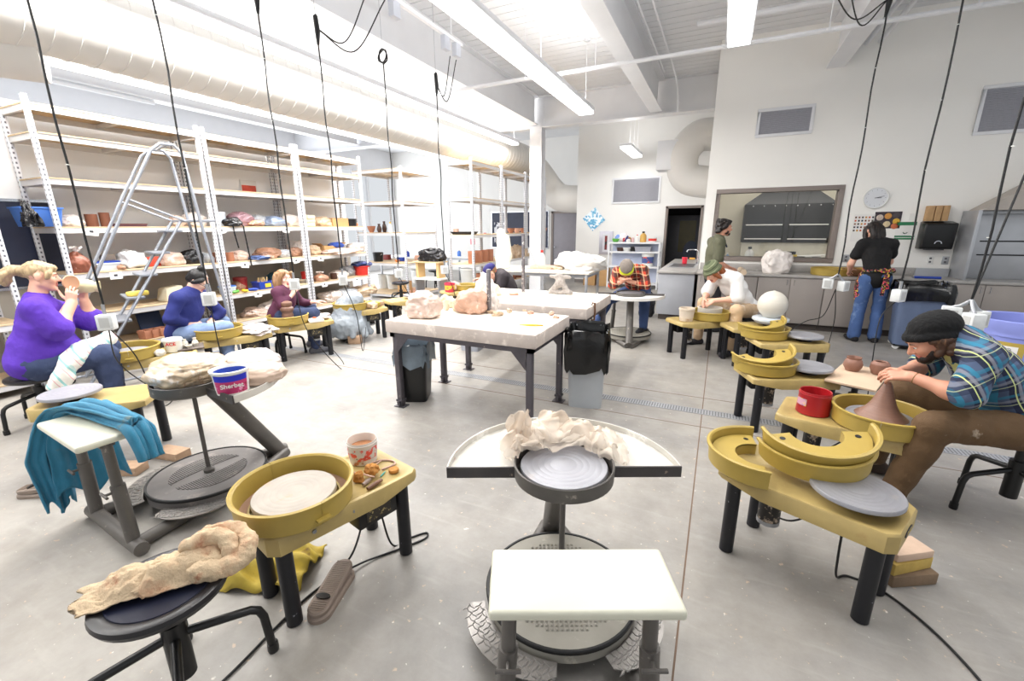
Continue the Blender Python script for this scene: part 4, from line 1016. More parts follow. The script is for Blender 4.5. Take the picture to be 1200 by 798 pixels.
for px0, px1, h, m, lab in ((276, 300, .12, BAGP, 'pale brown plastic wrapped clay on the lowest shelf left of the maroon top'), (296, 318, .16, BAGW, 'white plastic heap on the lowest shelf beside the pale brown one'), (313, 333, .22, BAGW, 'taller white plastic heap on the lowest shelf next to the shelf post'), (372, 392, .18, BAGW, 'white wrapped clay on the lowest shelf right of the maroon top'), (388, 412, .2, BAGG, 'greyish plastic bundle on the lowest shelf above the grey cloth'), (408, 432, .2, BAGBE, 'beige bundle at the far end of the lowest shelf')):
    SB('clay_bag', lab, 'bag of clay', m, px0, px1, .31, h, amp=.2)
SB('garment', 'dark blue folded jacket lying on the low shelf at the left edge', 'clothing', M('navy_cloth', (34, 46, 78), .8, var=.25, bump=.2), -20, 26, .14, .2, x=-6.42, amp=.2)
# ---- across-the-row unit
def SE(px, z, y=8.35): p = at_y(px, 300, y); return (p.x, y, z)
pot('planter_pot', 'weathered tapered pot on the shelving beyond the long row', 'pot', TERRA, SE(438, 1.55), vessel(.1, .15, 'bowl'))
pot('vase', 'brown two-tone vase right of the weathered pot', 'vase', DBROWN, SE(447, 1.55), vessel(.06, .2, 'vase'))
pot('vase', 'taller brown vase behind the two-tone vase', 'vase', DBROWN, SE(453, 1.55, 8.5), vessel(.06, .26, 'vase'))
bottle('small bottle with a yellow top right of the brown vases', CLEARPL, SE(460, 1.55), .05, .24, YELPL)
bucket('plastic_bucket', 'black bucket with wire handle on the shelving beyond the long row', 'bucket', BLACKP, SE(443, .86), .13, .22, .85, handle=WHITEPL)
p = (-7.75, 8.9, .86); cbox('red_box', 'dark red box left of the black bucket', 'box', M('dark_red_box', (132, 46, 44), .6), p, .16, .12, .13)
pot('bowl', 'small orange bowl right of the black bucket', 'bowl', ORANGE, SE(465, .86), vessel(.06, .05, 'bowl'))
cbox('blue_box', 'small blue box beside the orange bowl', 'box', DBLUEPL, SE(470, .86, 8.7), .2, .1, .09)
pot('bowl', 'pale pink bowl at the right end of the shelf with the black bucket', 'bowl', PINKC, SE(489, .86, 9.0), vessel(.08, .12, 'jar'))
cbox('cardboard_box', 'brown cardboard box standing by the base of the shelving beyond the long row', 'box', CARD, SE(472, .12), .28, .2, .3)
for k in range(9):
    p = (-6.95+.045*k, 8.35+.16*(k % 3), .12); bag('clay_lump', 'small pinkish clay scrap heaped on the bottom shelf beyond the long row', 'clay', PINKC, p, (.05, .045, .05), .2, group='clay scraps on the bottom shelf')
for k, (px, lab) in enumerate(((447, 'left white bucket under the black bucket shelf'), (458, 'right white bucket under the black bucket shelf'))): bucket('plastic_bucket', lab, 'bucket', WHITEPL, SE(px, .12, 8.9), .15, .36, .86)
# ---- shelving beyond the tables
def SG(px, z, x=-4.85): p = at_x(px, 300, x); return (x, p.y, z)
pot('planter_pot', 'pale pink pot at the near end of the shelving beyond the tables', 'pot', PINKC, (-5.14, 8.12, 1.505), vessel(.06, .12))
p = SG(552, 1.505, -5.0); o = MB().rings([[(-.2, -.15, 0), (.2, -.15, 0), (.2, .15, 0), (-.2, .15, 0)], [(-.24, -.18, .06), (.24, -.18, .06), (.24, .18, .06), (-.24, .18, .06)], [(-.19, -.14, .02), (.19, -.14, .02), (.19, .14, .02), (-.19, .14, .02)]]).build('seedling_tray', BLACKP, None, loc=(-4.98, 8.2, 1.505)); tag(o, 'black plastic tray on the shelving beyond the tables', 'tray')
for k, px in enumerate((599, 606, 613, 630, 637)):
    pot('bowl', ('first', 'second', 'third', 'fourth', 'fifth')[k]+' pinkish bowl along the upper shelf beside the steel column', 'bowl', PINKC if k % 2 else TERRA, SG(px, 1.505, -4.78), vessel(.1, .12, 'bowl'), 'pinkish bowls on the shelving beyond the tables')
pot('bowl', 'small terracotta pot high on the shelving right of the steel column', 'pot', TERRA, SG(634, 2.247, -4.8), vessel(.08, .14, 'bowl'))
for k, px in enumerate((553, 561, 568, 574)):
    p = SG(px, .90, -4.8); pot('planter_pot', ('first', 'second', 'third', 'fourth')[k]+' terracotta planter in the row left of the white sculpture', 'pot', TERRA, p, vessel(.085, .26), 'terracotta planters on the shelving')
for k, px in enumerate((562, 569, 575)):
    p = SG(px, .36, -4.8); pot('planter_pot', ('first', 'second', 'third')[k]+' terracotta planter on the shelf below the row', 'pot', TERRA, p, vessel(.09, .3), 'terracotta planters on the low shelf')
for k, px in enumerate((596, 600, 604, 608, 612)):
    bag('clay_sculpture', 'rough grey brown clay form crowded behind the white sculpture', 'sculpture', BAGBE, SG(px, .90, -4.75-.12*(k % 2)), (.1, .11, .14), .3, seed=k, group='rough clay forms behind the white sculpture')
for k, px in enumerate((596, 602, 608)):
    pot('cylinder_pot', 'brown pot on the low shelf under the rough clay forms', 'pot', TERRAD, SG(px, .36, -4.75), vessel(.09, .28, 'jar'), 'brown pots under the rough clay forms')
for k, px in enumerate((629, 635)):
    pot('cylinder_pot', ('brown jar just right of the steel column', 'second brown jar right of the steel column')[k], 'jar', TERRA if k else DBROWN, SG(px, .90, -4.75), vessel(.09, .24, 'jar'))
# ---- rolling ladder
LADM = M('ladder_grey_steel', (150, 154, 162), .4, .35, var=.08)
t = thing('rolling_ladder', 'grey steel rolling ladder with handrails in front of the shelving', 'ladder', (-5.85, 2.8, 0), -.30)
o = Vector((-5.85, 2.8, 0)); dn = Vector((0, 2.02, .1)); up_ = Vector((0, 3.08, 1.74))
for x in (-5.66, -5.60, -6.10, -6.04):
    MB().tube([(x-o.x, dn.y-o.y, .06), (x-o.x, up_.y-o.y, up_.z)], .011, 10).build('stringer', LADM, t)
for k in range(7):
    f = (k+.55)/7.0; q = dn.lerp(up_, f)-o
    MB().box(-.235, .235, q.y-.09, q.y+.07, q.z-.012, q.z+.012).build('step', LADM, t, .004)
MB().box(-.25, .25, .28, .62, 1.735, 1.76).build('platform', LADM, t, .004)
for x in (-5.58, -6.12):
    pts = [Vector((x, 1.84, .35)), Vector((x, 2.66, 1.96)), Vector((x, 2.93, 2.46)), Vector((x, 3.02, 2.54)), Vector((x, 3.14, 2.54)), Vector((x, 3.2, 2.46)), Vector((x, 3.26, 1.74)), Vector((x, 3.44, .06))]
    MB().tube([p-o for p in pts], .016, 12).build('handrail', LADM, t)
    MB().tube([Vector((x, 2.66, 1.96))-o, Vector((x, 3.12, 1.74))-o], .011, 8).build('brace', LADM, t)
    MB().tube([Vector((x, 1.84, .36))-o, Vector((x, 1.84, .06))-o, Vector((x, 3.44, .07))-o], .014, 8).build('base_rail', LADM, t)
    for y in (1.9, 3.4): MB().lathe([(0, -.012), (.04, -.012), (.04, .012), (0, .012)], 16).build('caster', BLACKP, t).matrix_local = Tr(x-o.x, y-o.y, .04) @ Matrix.Rotation(PI/2, 4, 'Y')
MB().tube([(-.27, 3.08-2.8, 2.54), (.27, 3.08-2.8, 2.54)], .014, 10).build('cross_rail', LADM, t)
q = dn.lerp(up_, 3.55/7)
o = tag(MB().box(-.05, .05, -.09, .09, 0, .05).build('sponge', M('yellow_sponge', (226, 200, 96), .9, var=.15, bump=.4), None, .012, loc=(-5.8, q.y, q.z+.013)), 'yellow sponge left on a step of the rolling ladder', 'sponge')
# ================================================================== counter, wall fittings, bins, hanging cords, things on the wheels
CTOP = M('counter_top_grey', (168, 164, 160), .4, .15, var=.1, scale=6, spots=[((206, 204, 200), 10, .62, .1)])
CABM = M('cabinet_taupe', (158, 150, 144), .5, var=.05, scale=3, spots=[((190, 184, 178), 14, .74, .04)])
CABG = M('cabinet_grey', (164, 166, 172), .5, var=.05)
KICKB = M('toe_kick_dark', (70, 62, 58), .7)
STEEL = M('stainless_sheet', (182, 184, 188), .38, .55, var=.12, scale=3)
HOODM = M('hood_grey', (176, 168, 160), .6, .1, var=.1, scale=2)
CY0, CY1, CZ = 8.15, YB-.005, .88
def cabinet(label, x0, x1, doors=2, left=False):
    t = thing('base_cabinet', label, 'cabinet', ((x0+x1)/2, CY0+.03, 0)); w = (x1-x0)/2
    MB().box(-w+.001, w-.001, .0, CY1-CY0-.04, .1, CZ-.045).build('carcass', CABM, t)
    MB().box(-w+.001, w-.001, .06, CY1-CY0-.04, 0, .1).build('toe_kick', KICKB, t)
    for k in range(doors):
        a = -w+2*w*k/doors+.004; b_ = -w+2*w*(k+1)/doors-.004
        d = MB().box(a, b_, -.02, .0, .11, CZ-.05).build('door', CABM, t, .002)
        hx = b_-.045 if (k == 0 and doors > 1) else a+.045
        MB().tube([(hx, -.02, .72), (hx, -.045, .725), (hx, -.045, .80), (hx, -.02, .805)], .005, 8).build('handle', CHROME, d)
    return t
cabinet('narrow taupe base cabinet behind the man in the white shirt', -.30, .15, 1)
cabinet('single taupe base cabinet under the white plastic ball', .155, .61, 1)
cabinet('taupe double base cabinet left of the woman at the counter', .615, 1.53)
cabinet('taupe double base cabinet the woman at the counter leans on', 1.535, 2.45)
cabinet('single taupe base cabinet behind the blue wheeled bin', 2.455, 2.90, 1)
cabinet('taupe double base cabinet under the steel spray booth', 2.905, 3.82)
cabinet('taupe double base cabinet at the right end of the counter', 3.825, 4.75)
t = thing('sink_cabinet', 'grey sink cabinet at the left end of the counter with plain end panels', 'cabinet', (-.65, 9.6, 0))
MB().box(-.30, .30, -1.42, 1.7, .1, CZ-.045).build('carcass', CABG, t, .003); MB().box(-.26, .30, -1.38, 1.66, 0, .1).build('toe_kick', KICKB, t)
t = thing('countertop', 'grey continuous countertop along the window wall with a raised back edge', 'countertop', (1.9, 8.4, CZ))
MB().box(-2.23, 2.9, CY0-8.4-.01, CY1-8.4, -.04, 0).build('counter_slab', CTOP, t, .006)
MB().box(-2.87, -2.235, CY0-8.4-.01, 11.35-8.4, -.04, 0).build('counter_return', CTOP, t, .006)
MB().box(-2.2, 2.9, CY1-8.4-.02, CY1-8.4, 0, .12).build('back_edge', CTOP, t, .004)
t = thing('sink', 'steel sink basin let into the left end of the counter', 'sink', (-.64, 9.4, CZ))
b = MB(); P = lambda w, d, z: [(-w, -d, z), (w, -d, z), (w, d, z), (-w, d, z)]
b.rings([P(.26, .5, .004), P(.26, .5, .012), P(.23, .46, .012), P(.22, .45, .003)]); b.build('basin_rim', STEEL, t, .004)
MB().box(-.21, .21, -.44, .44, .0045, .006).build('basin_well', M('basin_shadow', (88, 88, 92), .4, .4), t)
t = thing('faucet', 'chrome gooseneck faucet behind the red cup', 'faucet', (-.4, 9.9, CZ+.012)); MB().tube(bez([(0, 0, 0), (0, 0, .2), (-.02, 0, .26), (-.08, 0, .28), (-.2, 0, .27), (-.22, 0, .23)], 5), .013, 10).build('spout', CHROME, t); MB().lathe([(0, 0), (.03, 0), (.03, .03), (0, .03)], 14).build('faucet_base', CHROME, t)
p = at_z(802, 309, CZ+.012); bucket('plastic_cup', 'red plastic cup on the sink counter', 'cup', M('red_cup', (222, 44, 66), .4, var=.05), p, .055, .13, .8)
p = at_z(811, 304, CZ+.012); tag(MB().box(-.06, .06, -.04, .04, 0, .04).build('sponge', M('orange_sponge', (226, 170, 80), .9, var=.1), None, .01, loc=p), 'orange sponge right of the red cup on the sink counter', 'sponge')
p = at_z(905, 317, CZ); bag('plastic_bundle', 'ball of white crumpled plastic on the counter under the window', 'plastic bundle', M('white_film_ball', (232, 224, 218), .35, var=.1, bump=.4, bscale=10), (p.x, 8.42, CZ), (.19, .17, .19), .15, seed=5, flat=.1)
t = thing('splash_pan', 'yellow splash pan lying on the counter left of the woman', 'splash pan', (1.62, 8.43, CZ)); MB().lathe([(0, 0), (.25, 0), (.26, .01), (.265, .1), (.275, .105), (.265, .112), (.25, .1), (.245, .015), (0, .012)], 36).build('pan_wall', YPAN, t)
t = thing('splash_pan', 'rusty brown inside of a yellow pan on edge right at the hands of the woman', 'splash pan', (2.0, 8.5, CZ)); MB().lathe([(0, .0), (.2, 0), (.21, .01), (.215, .1), (.2, .11), (.19, .02), (0, .015)], 28).build('pan_wall', M('rusty_pan', (120, 80, 40), .6, var=.3, spots=[((190, 150, 60), 5, .55, .1)]), t)
p = at_z(1080, 325, CZ); tag(MB().tube([(-.15, 0, .018), (.15, 0, .018)], .018, 12).build('blue_rod', DBLUEPL, None, loc=(p.x, 8.3, CZ)), 'blue plastic rod lying on the counter right of the woman', 'rod')
for k, px in enumerate((1052, 1062, 1070)): tag(MB().tube([(0, -.05, .012), (.02, .05, .012)], .012, 8).build('hand_tool', CHROME if k % 2 else GREYPAINT, None, loc=(at_z(px, 324, CZ).x, 8.34, CZ)), ('first', 'second', 'third')[k]+' small metal tool on the counter left of the blue rod', 'tool', 'small tools on the counter')
o = MB().tube([(.03, 7.55, .955), (.02, 8.4, .925)], .045, 18).build('cardboard_tube', M('kraft_tube', (206, 184, 158), .7, var=.08), None); o2 = o
tag(o, 'tan cardboard tube sticking out over the counter edge behind the man in white', 'cardboard tube'); o.data.transform(Tr(.33, 0, .0))
# spray booth
t = thing('spray_booth', 'stainless spray booth with sloping grey hood at the right end of the counter', 'spray booth', (3.9, 8.5, CZ))
MB().box(-.72, 1.0, .1, .26, 0, .95).build('booth_back', STEEL, t, .004)
MB().box(-.75, -.71, -.2, .26, 0, .95).build('booth_side', STEEL, t, .004)
MB().box(-.72, 1.0, .06, .1, .90, .95).build('booth_lip', STEEL, t, .003)
for z in (.33, .52): 
    for x in (-.55, .05, .55): MB().box(x, x+.5, .092, .0995, z, z+.018).build('slot', DARK, t)
b = MB(); b.rings([[(-.70, -.14, .95), (1.0, -.14, .95), (1.0, .26, .95), (-.70, .26, .95)], [(.55, .02, 1.85), (1.0, .02, 1.85), (1.0, .26, 1.85), (.55, .26, 1.85)]]); b.build('hood', HOODM, t, .004)
MB().box(-1.15, -.76, .2, .27, 0, .12).build('booth_splash', STEEL, t)
# ---- wall things
CLOCKF = M('clock_face', (222, 224, 228), .5, var=0); CLOCKI = M('clock_ink', (70, 72, 78), .5, var=0)
t = thing('wall_clock', 'round white wall clock above the posters', 'clock', (2.098, YB-.001, 2.048)); F_ = frame((0, -1, 0), (1, 0, 0))
b = MB(); b.T = F_; b.lathe([(0, 0), (.155, 0), (.16, .008), (.16, .03), (.152, .036), (.146, .03), (.146, .026)], 40); b.build('clock_case', WHITEPL, t)
b = MB(); b.T = F_; b.lathe([(0, .026), (.146, .026)], 40); b.build('clock_face', CLOCKF, t)
for a, l, w_ in ((14, .105, .006), (0, .07, .008)):
    b = MB(); b.T = F_ @ Rz(R_(a)) @ Tr(0, 0, .028); b.box(-.015, l, -w_/2, w_/2, 0, .002); b.build('clock_hand', CLOCKI, t)
for k in range(12):
    b = MB(); b.T = F_ @ Rz(PI*k/6) @ Tr(.118, 0, .0262); b.box(-.006, .006, -.002, .002, 0, .0012); b.build('hour_mark', CLOCKI, t)
def poster(name, label, cat, x, z, w, h, base, y=YB, rotz=0):
    t = thing(name, label, cat, (x, y-.001, z)); b = MB(); b.T = F_ @ Rz(rotz); b.box(-w/2, w/2, -h/2, h/2, 0, .003); b.build('sheet', base, t); return t
PAPER = M('poster_paper', (236, 234, 230), .7, var=.02)
t = poster('poster', 'pale poster of small pottery photographs left of the dark photo poster', 'poster', 2.01, 1.60, .27, .42, PAPER)
cols = [(120, 76, 48), (60, 50, 60), (208, 150, 60), (150, 110, 90), (40, 60, 70), (196, 96, 60), (90, 80, 70)]
for r in range(5):
    for c in range(6):
        b = MB(); b.T = F_; x = -.11+c*.043; z = .16-r*.05; b.box(x-.012, x+.012, z-.014, z+.014, .003, .0042); b.build('picture', M('thumb%d' % ((r*5+c*3) % 7), cols[(r*5+c*3) % 7], .6, var=.3, scale=40), t)
t = poster('poster', 'dark poster with food photographs right above the dark haired woman', 'poster', 2.30, 1.715, .33, .25, M('poster_dark', (58, 48, 58), .6, var=.2, scale=20))
for k, (x, z, c) in enumerate(((-.1, .04, (206, 190, 176)), (.0, .06, (214, 150, 70)), (.1, .07, (80, 70, 74)), (-.1, -.07, (226, 196, 120)), (0, -.06, (220, 200, 160)), (.11, -.02, (216, 172, 60)), (.1, -.09, (204, 110, 70)))):
    b = MB(); b.T = F_ @ Tr(x, z, .003); b.lathe([(0, .0012), (.042, .0012), (.045, 0)], 18); b.build('dish_picture', M('dish%d' % k, c, .6, var=.2, scale=40), t)
GREENI = M('green_ink', (34, 122, 78), .6, var=.05)
t = poster('notice', 'white notice with green bands right of the dark photo poster', 'notice', 2.545, 1.555, .24, .27, PAPER)
for z, h in ((.105, .05), (-.085, .025), (-.12, .025)):
    b = MB(); b.T = F_; b.box(-.12, .12, z-h/2, z+h/2, .003, .0042); b.build('green_band', GREENI, t)
b = MB(); b.T = F_ @ Tr(0, -.0, .003); b.rings([[(.03*math.cos(PI+PI*k/12)*s, .03*math.sin(PI+PI*k/12)*s-.02, 0) for k in range(13)] for s in (1, .55)], False, False, False); b.build('green_emblem', GREENI, t)
poster('notice', 'small white card above the notice with green bands', 'notice', 2.60, 1.755, .085, .1, PAPER)
t = thing('paper_towel_dispenser', 'black paper towel dispenser on the wall above the counter', 'dispenser', (2.89, YB-.001, 1.49))
b = MB(); b.rings([[(-.19, 0, -.2), (.19, 0, -.2), (.19, 0, .2), (-.19, 0, .2)], [(-.19, -.17, -.2), (.19, -.17, -.2), (.19, -.2, .17), (-.19, -.2, .17)], [(-.17, -.2, -.18), (.17, -.2, -.18), (.17, -.22, .15), (-.17, -.22, .15)]]); b.build('dispenser_case', BLACKP, t, .02, seg=3)
b = MB(); b.T = frame((0, -1, 0), (1, 0, 0), (0, -.212, -.12)); b.lathe([(.034, 0), (.045, .004), (.034, .006)], 20, 0, PI); b.build('emblem', M('pale_ink', (200, 204, 214), .4, var=0), t)
MB().box(-.1, .1, -.16, -.04, -.215, -.199).build('paper_slot', M('slot_grey', (60, 60, 64), .5), t)
for k in range(3): tag(MB().box(-.038, .038, -.12, 0, 0, .22).build('paper_towel_pack', M('brown_towel_paper', (186, 150, 108), .85, var=.12, scale=20), None, .006, loc=(2.76+.085*k, YB-.012, 1.692)), ('left', 'middle', 'right hand')[k]+' brown paper towel pack standing on the black dispenser', 'paper towels', 'brown paper towel packs')
def plate(label, x, z, m=STEEL, y=YB):
    t = thing('outlet_plate', label, 'outlet', (x, y-.001, z)); MB().box(-.04, .04, -.008, 0, -.06, .06).build('cover', m, t, .003)
    for s in (-1, 1): MB().box(-.014, .014, -.0095, -.007, s*.026-.014, s*.026+.014).build('socket', M('socket_dark', (96, 96, 100), .5), t)
plate('steel outlet plate right of the light switch', 3.09, 1.12); plate('white switch plate below the paper towel dispenser', 2.915, 1.12, WHITEPL); plate('steel outlet plate right of the window', 1.865, 1.12)
t = thing('fire_extinguisher_cabinet', 'grey framed fire extinguisher cabinet beside the white shelf', 'cabinet', (-3.03, YR-.001, 1.19)); MB().box(-.2, .2, -.03, 0, -.33, .33).build('cabinet_frame', M('ext_frame', (186, 184, 194), .4, .3, var=.05), t, .004)
MB().box(-.1, .1, -.034, -.029, -.26, .26).build('cabinet_glass', M('ext_glass', (214, 214, 220), .2, var=.05), t); b = MB(); b.box(-.035, .035, -.037, -.033, -.2, .2); b.build('extinguisher', M('ext_red', (120, 30, 34), .4, spots=[((30, 30, 34), 8, .5, .02)]), t)
# mosaic
def mosaic_mat():
    m = bpy.data.materials.new('blue_mosaic_tile'); m.use_nodes = True; nt = m.node_tree; N = nt.nodes; L = nt.links
    v = N.new('ShaderNodeTexVoronoi'); v.inputs['Scale'].default_value = 19; tc = N.new('ShaderNodeTexCoord'); L.new(tc.outputs['Object'], v.inputs['Vector'])
    r = N.new('ShaderNodeValToRGB'); r.color_ramp.interpolation = 'CONSTANT'; e = r.color_ramp.elements; e[0].color = (*rgb(232, 240, 246), 1); e[1].position = .45; e[1].color = (*rgb(140, 196, 224), 1); k = e.new(.7); k.color = (*rgb(96, 166, 206), 1)
    s = N.new('ShaderNodeSeparateColor'); L.new(v.outputs['Color'], s.inputs[0]); L.new(s.outputs[0], r.inputs['Fac']); L.new(r.outputs['Color'], N['Principled BSDF'].inputs['Base Color']); return m
b = MB(); b.T = frame((0, -1, 0), (1, 0, 0), (0, 0, 0)) @ Rz(PI/4-.08); b.box(-.235, .235, -.235, .235, 0, .02); tag(b.build('mosaic_panel', mosaic_mat(), None, loc=(-3.42, YR-.002, 1.855)), 'diamond hung blue and white mosaic panel on the recessed wall', 'wall art')
# small white shelf by the recess wall
t = thing('storage_rack', 'low white metal shelf against the recessed wall behind the man in red plaid', 'shelf', (-2.1, 12.3, 0)); w, d = .66, .2
for sx in (-1, 1):
    for sy in (-1, 1): MB().box(sx*w-.02, sx*w+.02, sy*d-.02, sy*d+.02, 0, 1.23).build('post', STEELW, t)
for z in (.15, .6, .99, 1.235): MB().box(-w, w, -d, d, z-.04, z).build('shelf', STEELW, t, .003)
MB().box(-w, w, d-.012, d-.005, .15, 1.2).build('back_panel', M('pale_blue_panel', (196, 204, 226), .6, var=.03), t)
def SR(px, z, y=12.3): p = at_y(px, 290, y); return (p.x, y, z)
t = bucket('bowl', 'green bowl on the small white shelf', 'bowl', GREENPL, SR(721, 1.236), .11, .09, .6)
for k, (px, r, m, lab) in enumerate(((724, .1, M('blue_white_ball', (120, 150, 214), .4, spots=[((236, 236, 240), 6, .5, .02)]), 'blue and white ball behind the green bowl'), (730, .12, M('red_white_ball', (236, 230, 232), .4, spots=[((200, 50, 60), 5, .55, .02)]), 'red and white ball on the small white shelf'), (733, .09, M('navy_ball', (40, 50, 120), .4), 'navy blue ball on the small white shelf'))):
    p = SR(px, 1.236, 12.38); tag(MB().ell((0, 0, r), r, 20, 12).build('ball', m, None, loc=p), lab, 'ball')
for k, (px, r, h, m, c, lab) in enumerate(((737, .05, .16, M('amber_jar', (170, 120, 60), .3), WHITEPL, 'amber bottle left of the blue capped jar'), (736, .06, .1, WHITEPL, DBLUEPL, 'white jar with blue cap lying low on the small white shelf'), (741, .04, .15, M('pinkish_jar', (206, 170, 170), .4), WHITEPL, 'pinkish bottle on the small white shelf'), (746, .045, .2, WHITEPL, REDPL, 'tall white bottle left of the gold jar'))):
    bottle(lab, m, SR(px, 1.236, 12.22 if k != 1 else 12.15), r, h, c)
bottle('gold jar with black lid on the small white shelf', M('gold_jar', (206, 164, 84), .3, .2), SR(753, 1.236), .085, .28, BLACKP, name='jar')
bucket('plastic_tub', 'white tub with red band at the right end of the small white shelf', 'tub', WHITEPL, SR(764, 1.236), .11, .13, .95, band=REDPL)
crate('storage_tub', 'grey tub on the second level of the small white shelf', 'tub', M('grey_tub', (160, 162, 172), .4), SR(754, .99), .42, .25, .13)
bucket('bowl', 'white bowl on the second level of the small white shelf', 'bowl', WHITEPL, SR(735, .99), .12, .1, .7)
bucket('bowl', 'dark brown bowl on the second level of the small white shelf', 'bowl', DBROWN, SR(727, .99), .1, .1, .8)
bucket('bowl', 'black tub on the second level of the small white shelf', 'tub', BLACKP, SR(743, .99), .1, .12, .9)
bucket('plastic_bucket', 'large white bucket with green label on the third level of the small white shelf', 'bucket', WHITEPL, SR(760, .6), .16, .34, .88, band=M('bucket_label', (70, 90, 150), .5, spots=[((220, 90, 70), 8, .58, .02), ((80, 160, 90), 6, .6, .02)]))
cbox('cardboard_box', 'tall tan cardboard box on the floor left of the small white shelf', 'box', CARD, (-3.35, 12.5, 0), .34, .3, .62); cbox('cardboard_box', 'shorter cardboard box with a green mark, next to the small white shelf', 'box', CARD, (-2.95, 12.45, 0), .3, .3, .5)
cbox('cardboard_box', 'pale wooden box beneath the small white shelf', 'box', PINE, (-2.45, 12.2, .155), .3, .25, .36)
# things seen through the glazing room window
t = thing('fume_hood', 'black fume hood with white sash rails behind the window', 'fume hood', (1.25, 11.1, 0)); HB = M('hood_black', (30, 30, 32), .35, var=.25, scale=2)
MB().box(-.86, .78, -.2, .18, 1.3, 2.08).build('hood_body', HB, t, .004); b = MB(); b.rings([[(-.86, -.2, 2.08), (.78, -.2, 2.08), (.78, .18, 2.08), (-.86, .18, 2.08)], [(-.5, -.05, 2.36), (.42, -.05, 2.36), (.42, .18, 2.36), (-.5, .18, 2.36)]]); b.build('hood_canopy', HB, t)
MB().box(-.84, .76, -.16, .18, .0, 1.29).build('hood_base', M('hood_base', (214, 210, 196), .6), t)
for z in (1.36, 1.65):
    for x in (-.8, .0): MB().box(x, x+.68, -.215, -.2, z, z+.022).build('sash_rail', WHITEPL, t)
for k in range(8): MB().lathe([(0, 0), (.01, 0), (0, .006)], 8).build('rivet', CHROME, t).matrix_local = Tr(-.7+.2*k, -.201, 2.04) @ Matrix.Rotation(PI/2, 4, 'X')
t = plain_table('white side counter behind the window', -.1, 1.9, 9.15, 9.6, .98, WHITEPL, STEELW, name='side_counter')
bottle('white jug with green label behind the window', WHITEPL, (.5, 9.3, .98), .075, .29, M('dark_cap', (50, 60, 60), .5))
cbox('tool_case', 'yellow and black tool case behind the window', 'case', YELPL, (1.1, 9.32, .98), .3, .15, .16); tag(MB().box(-.28, .18, -.05, .05, 0, .05).build('spirit_level', BLACKP, None, loc=(1.05, 9.32, 1.141)), 'black bar lying across the yellow tool case', 'tool')
bucket('dark_tub', 'round black tub beside the yellow tool case', 'tub', BLACKP, (1.28, 9.22, .98), .09, .13); bucket('dark_tub', 'dark brown tub right of the round black tub', 'tub', DBROWN, (1.55, 9.3, .98), .07, .12)
tag(MB().tube([(-.2, 0, .05), (.35, .05, .09)], .035, 12).build('paper_roll', WHITEPL, None, loc=(1.45, 9.42, 1.03)), 'white roll lying behind the dark tubs', 'roll')
for k, (x, c) in enumerate(((-.02, M('bottle_a', (226, 226, 230), .4, spots=[((210, 70, 80), 9, .55, .02)])), (.06, WHITEPL), (.14, M('bottle_c', (150, 180, 214), .4)))): bottle(('white bottle with red label', 'plain white bottle', 'pale blue bottle')[k]+' behind the window by the green shirted man', c, (x, 9.35, .98), .035, .17, WHITEPL)
# ---- bins
LINER = M('black_bin_liner', (8, 8, 9), .22, var=.3, scale=8, bump=.5, bscale=10)
LINERG = M('grey_bin_liner', (120, 134, 146), .3, var=.25, scale=8, bump=.5, bscale=12)
def bin_(name, label, cat, mat, loc, w, d, h, rot, liner=None, over=.2, taper=.78, wheels_=False):
    t = thing(name, label, cat, loc, rot); b = MB(); n = 36; z0 = .07 if wheels_ else 0
    def ring(s, z, p=.28):
        o = []
        for k in range(n):
            a = 2*PI*k/n; c, q = math.cos(a), math.sin(a); o.append((w/2*s*math.copysign(abs(c)**p, c), d/2*s*math.copysign(abs(q)**p, q), z))
        return o
    b.rings([ring(taper, z0), ring(1, h-.04), ring(1.03, h-.04), ring(1.03, h), ring(.985, h), ring(taper*.97, z0+.03)]); b.build('bin_body', mat, t, smooth=50)
    if liner:
        rs = []; rr = random.Random(int(w*977))
        for j, (s, z) in enumerate(((.86, h-.22), (.93, h-.1), (.98, h+.015), (1.05, h+.02), (1.10, h-.05), (1.14, h-over*.55), (1.10, h-over))):
            q = ring(s, z)
            rs.append([(x*(1+.06*math.sin(k*1.9+j)*(j > 2)+rr.uniform(-.025, .025)), y*(1+.06*math.sin(k*1.7+j*2)*(j > 2)+rr.uniform(-.025, .025)), zz+(rr.uniform(-.02, .02) if j < 6 else rr.uniform(-.09, .03))) for k, (x, y, zz) in enumerate(q)])
        b = MB(); b.rings(rs, True, False, False); l = b.build('bin_liner', liner, t, smooth=60)
    if wheels_:
        for sx in (-1, 1):
            for sy in (-1, 1):
                c = MB().lathe([(0, -.014), (.035, -.014), (.04, 0), (.035, .014), (0, .014)], 16).build('caster', WHITEPL, t); c.matrix_local = Tr(sx*w*.33, sy*d*.33, .04) @ Matrix.Rotation(PI/2, 4, 'X')
        MB().box(-w*.4, w*.4, -d*.4, d*.4, .05, .075).build('dolly', BLACKP, t)
    return t
bin_('waste_bin', 'black waste bin with grey liner by the front left leg of the nearest plaster table', 'waste bin', BLACKP, (-2.62, 3.30, 0), .30, .40, .56, R_(25), LINERG, .13)
bin_('waste_bin', 'grey waste bin with shiny black bag by the nearest plaster table', 'waste bin', M('grey_bin_plastic', (172, 176, 180), .45, var=.05, spots=[((90, 90, 96), 20, .75, .02)]), (-1.04, 3.88, 0), .36, .42, .72, R_(12), LINER, .3, .86)
bin_('waste_bin', 'small grey bin standing under the plaster tables', 'waste bin', M('grey_bin_plastic2', (164, 168, 178), .45, var=.05), (-3.0, 5.05, 0), .34, .28, .46, R_(5), None)
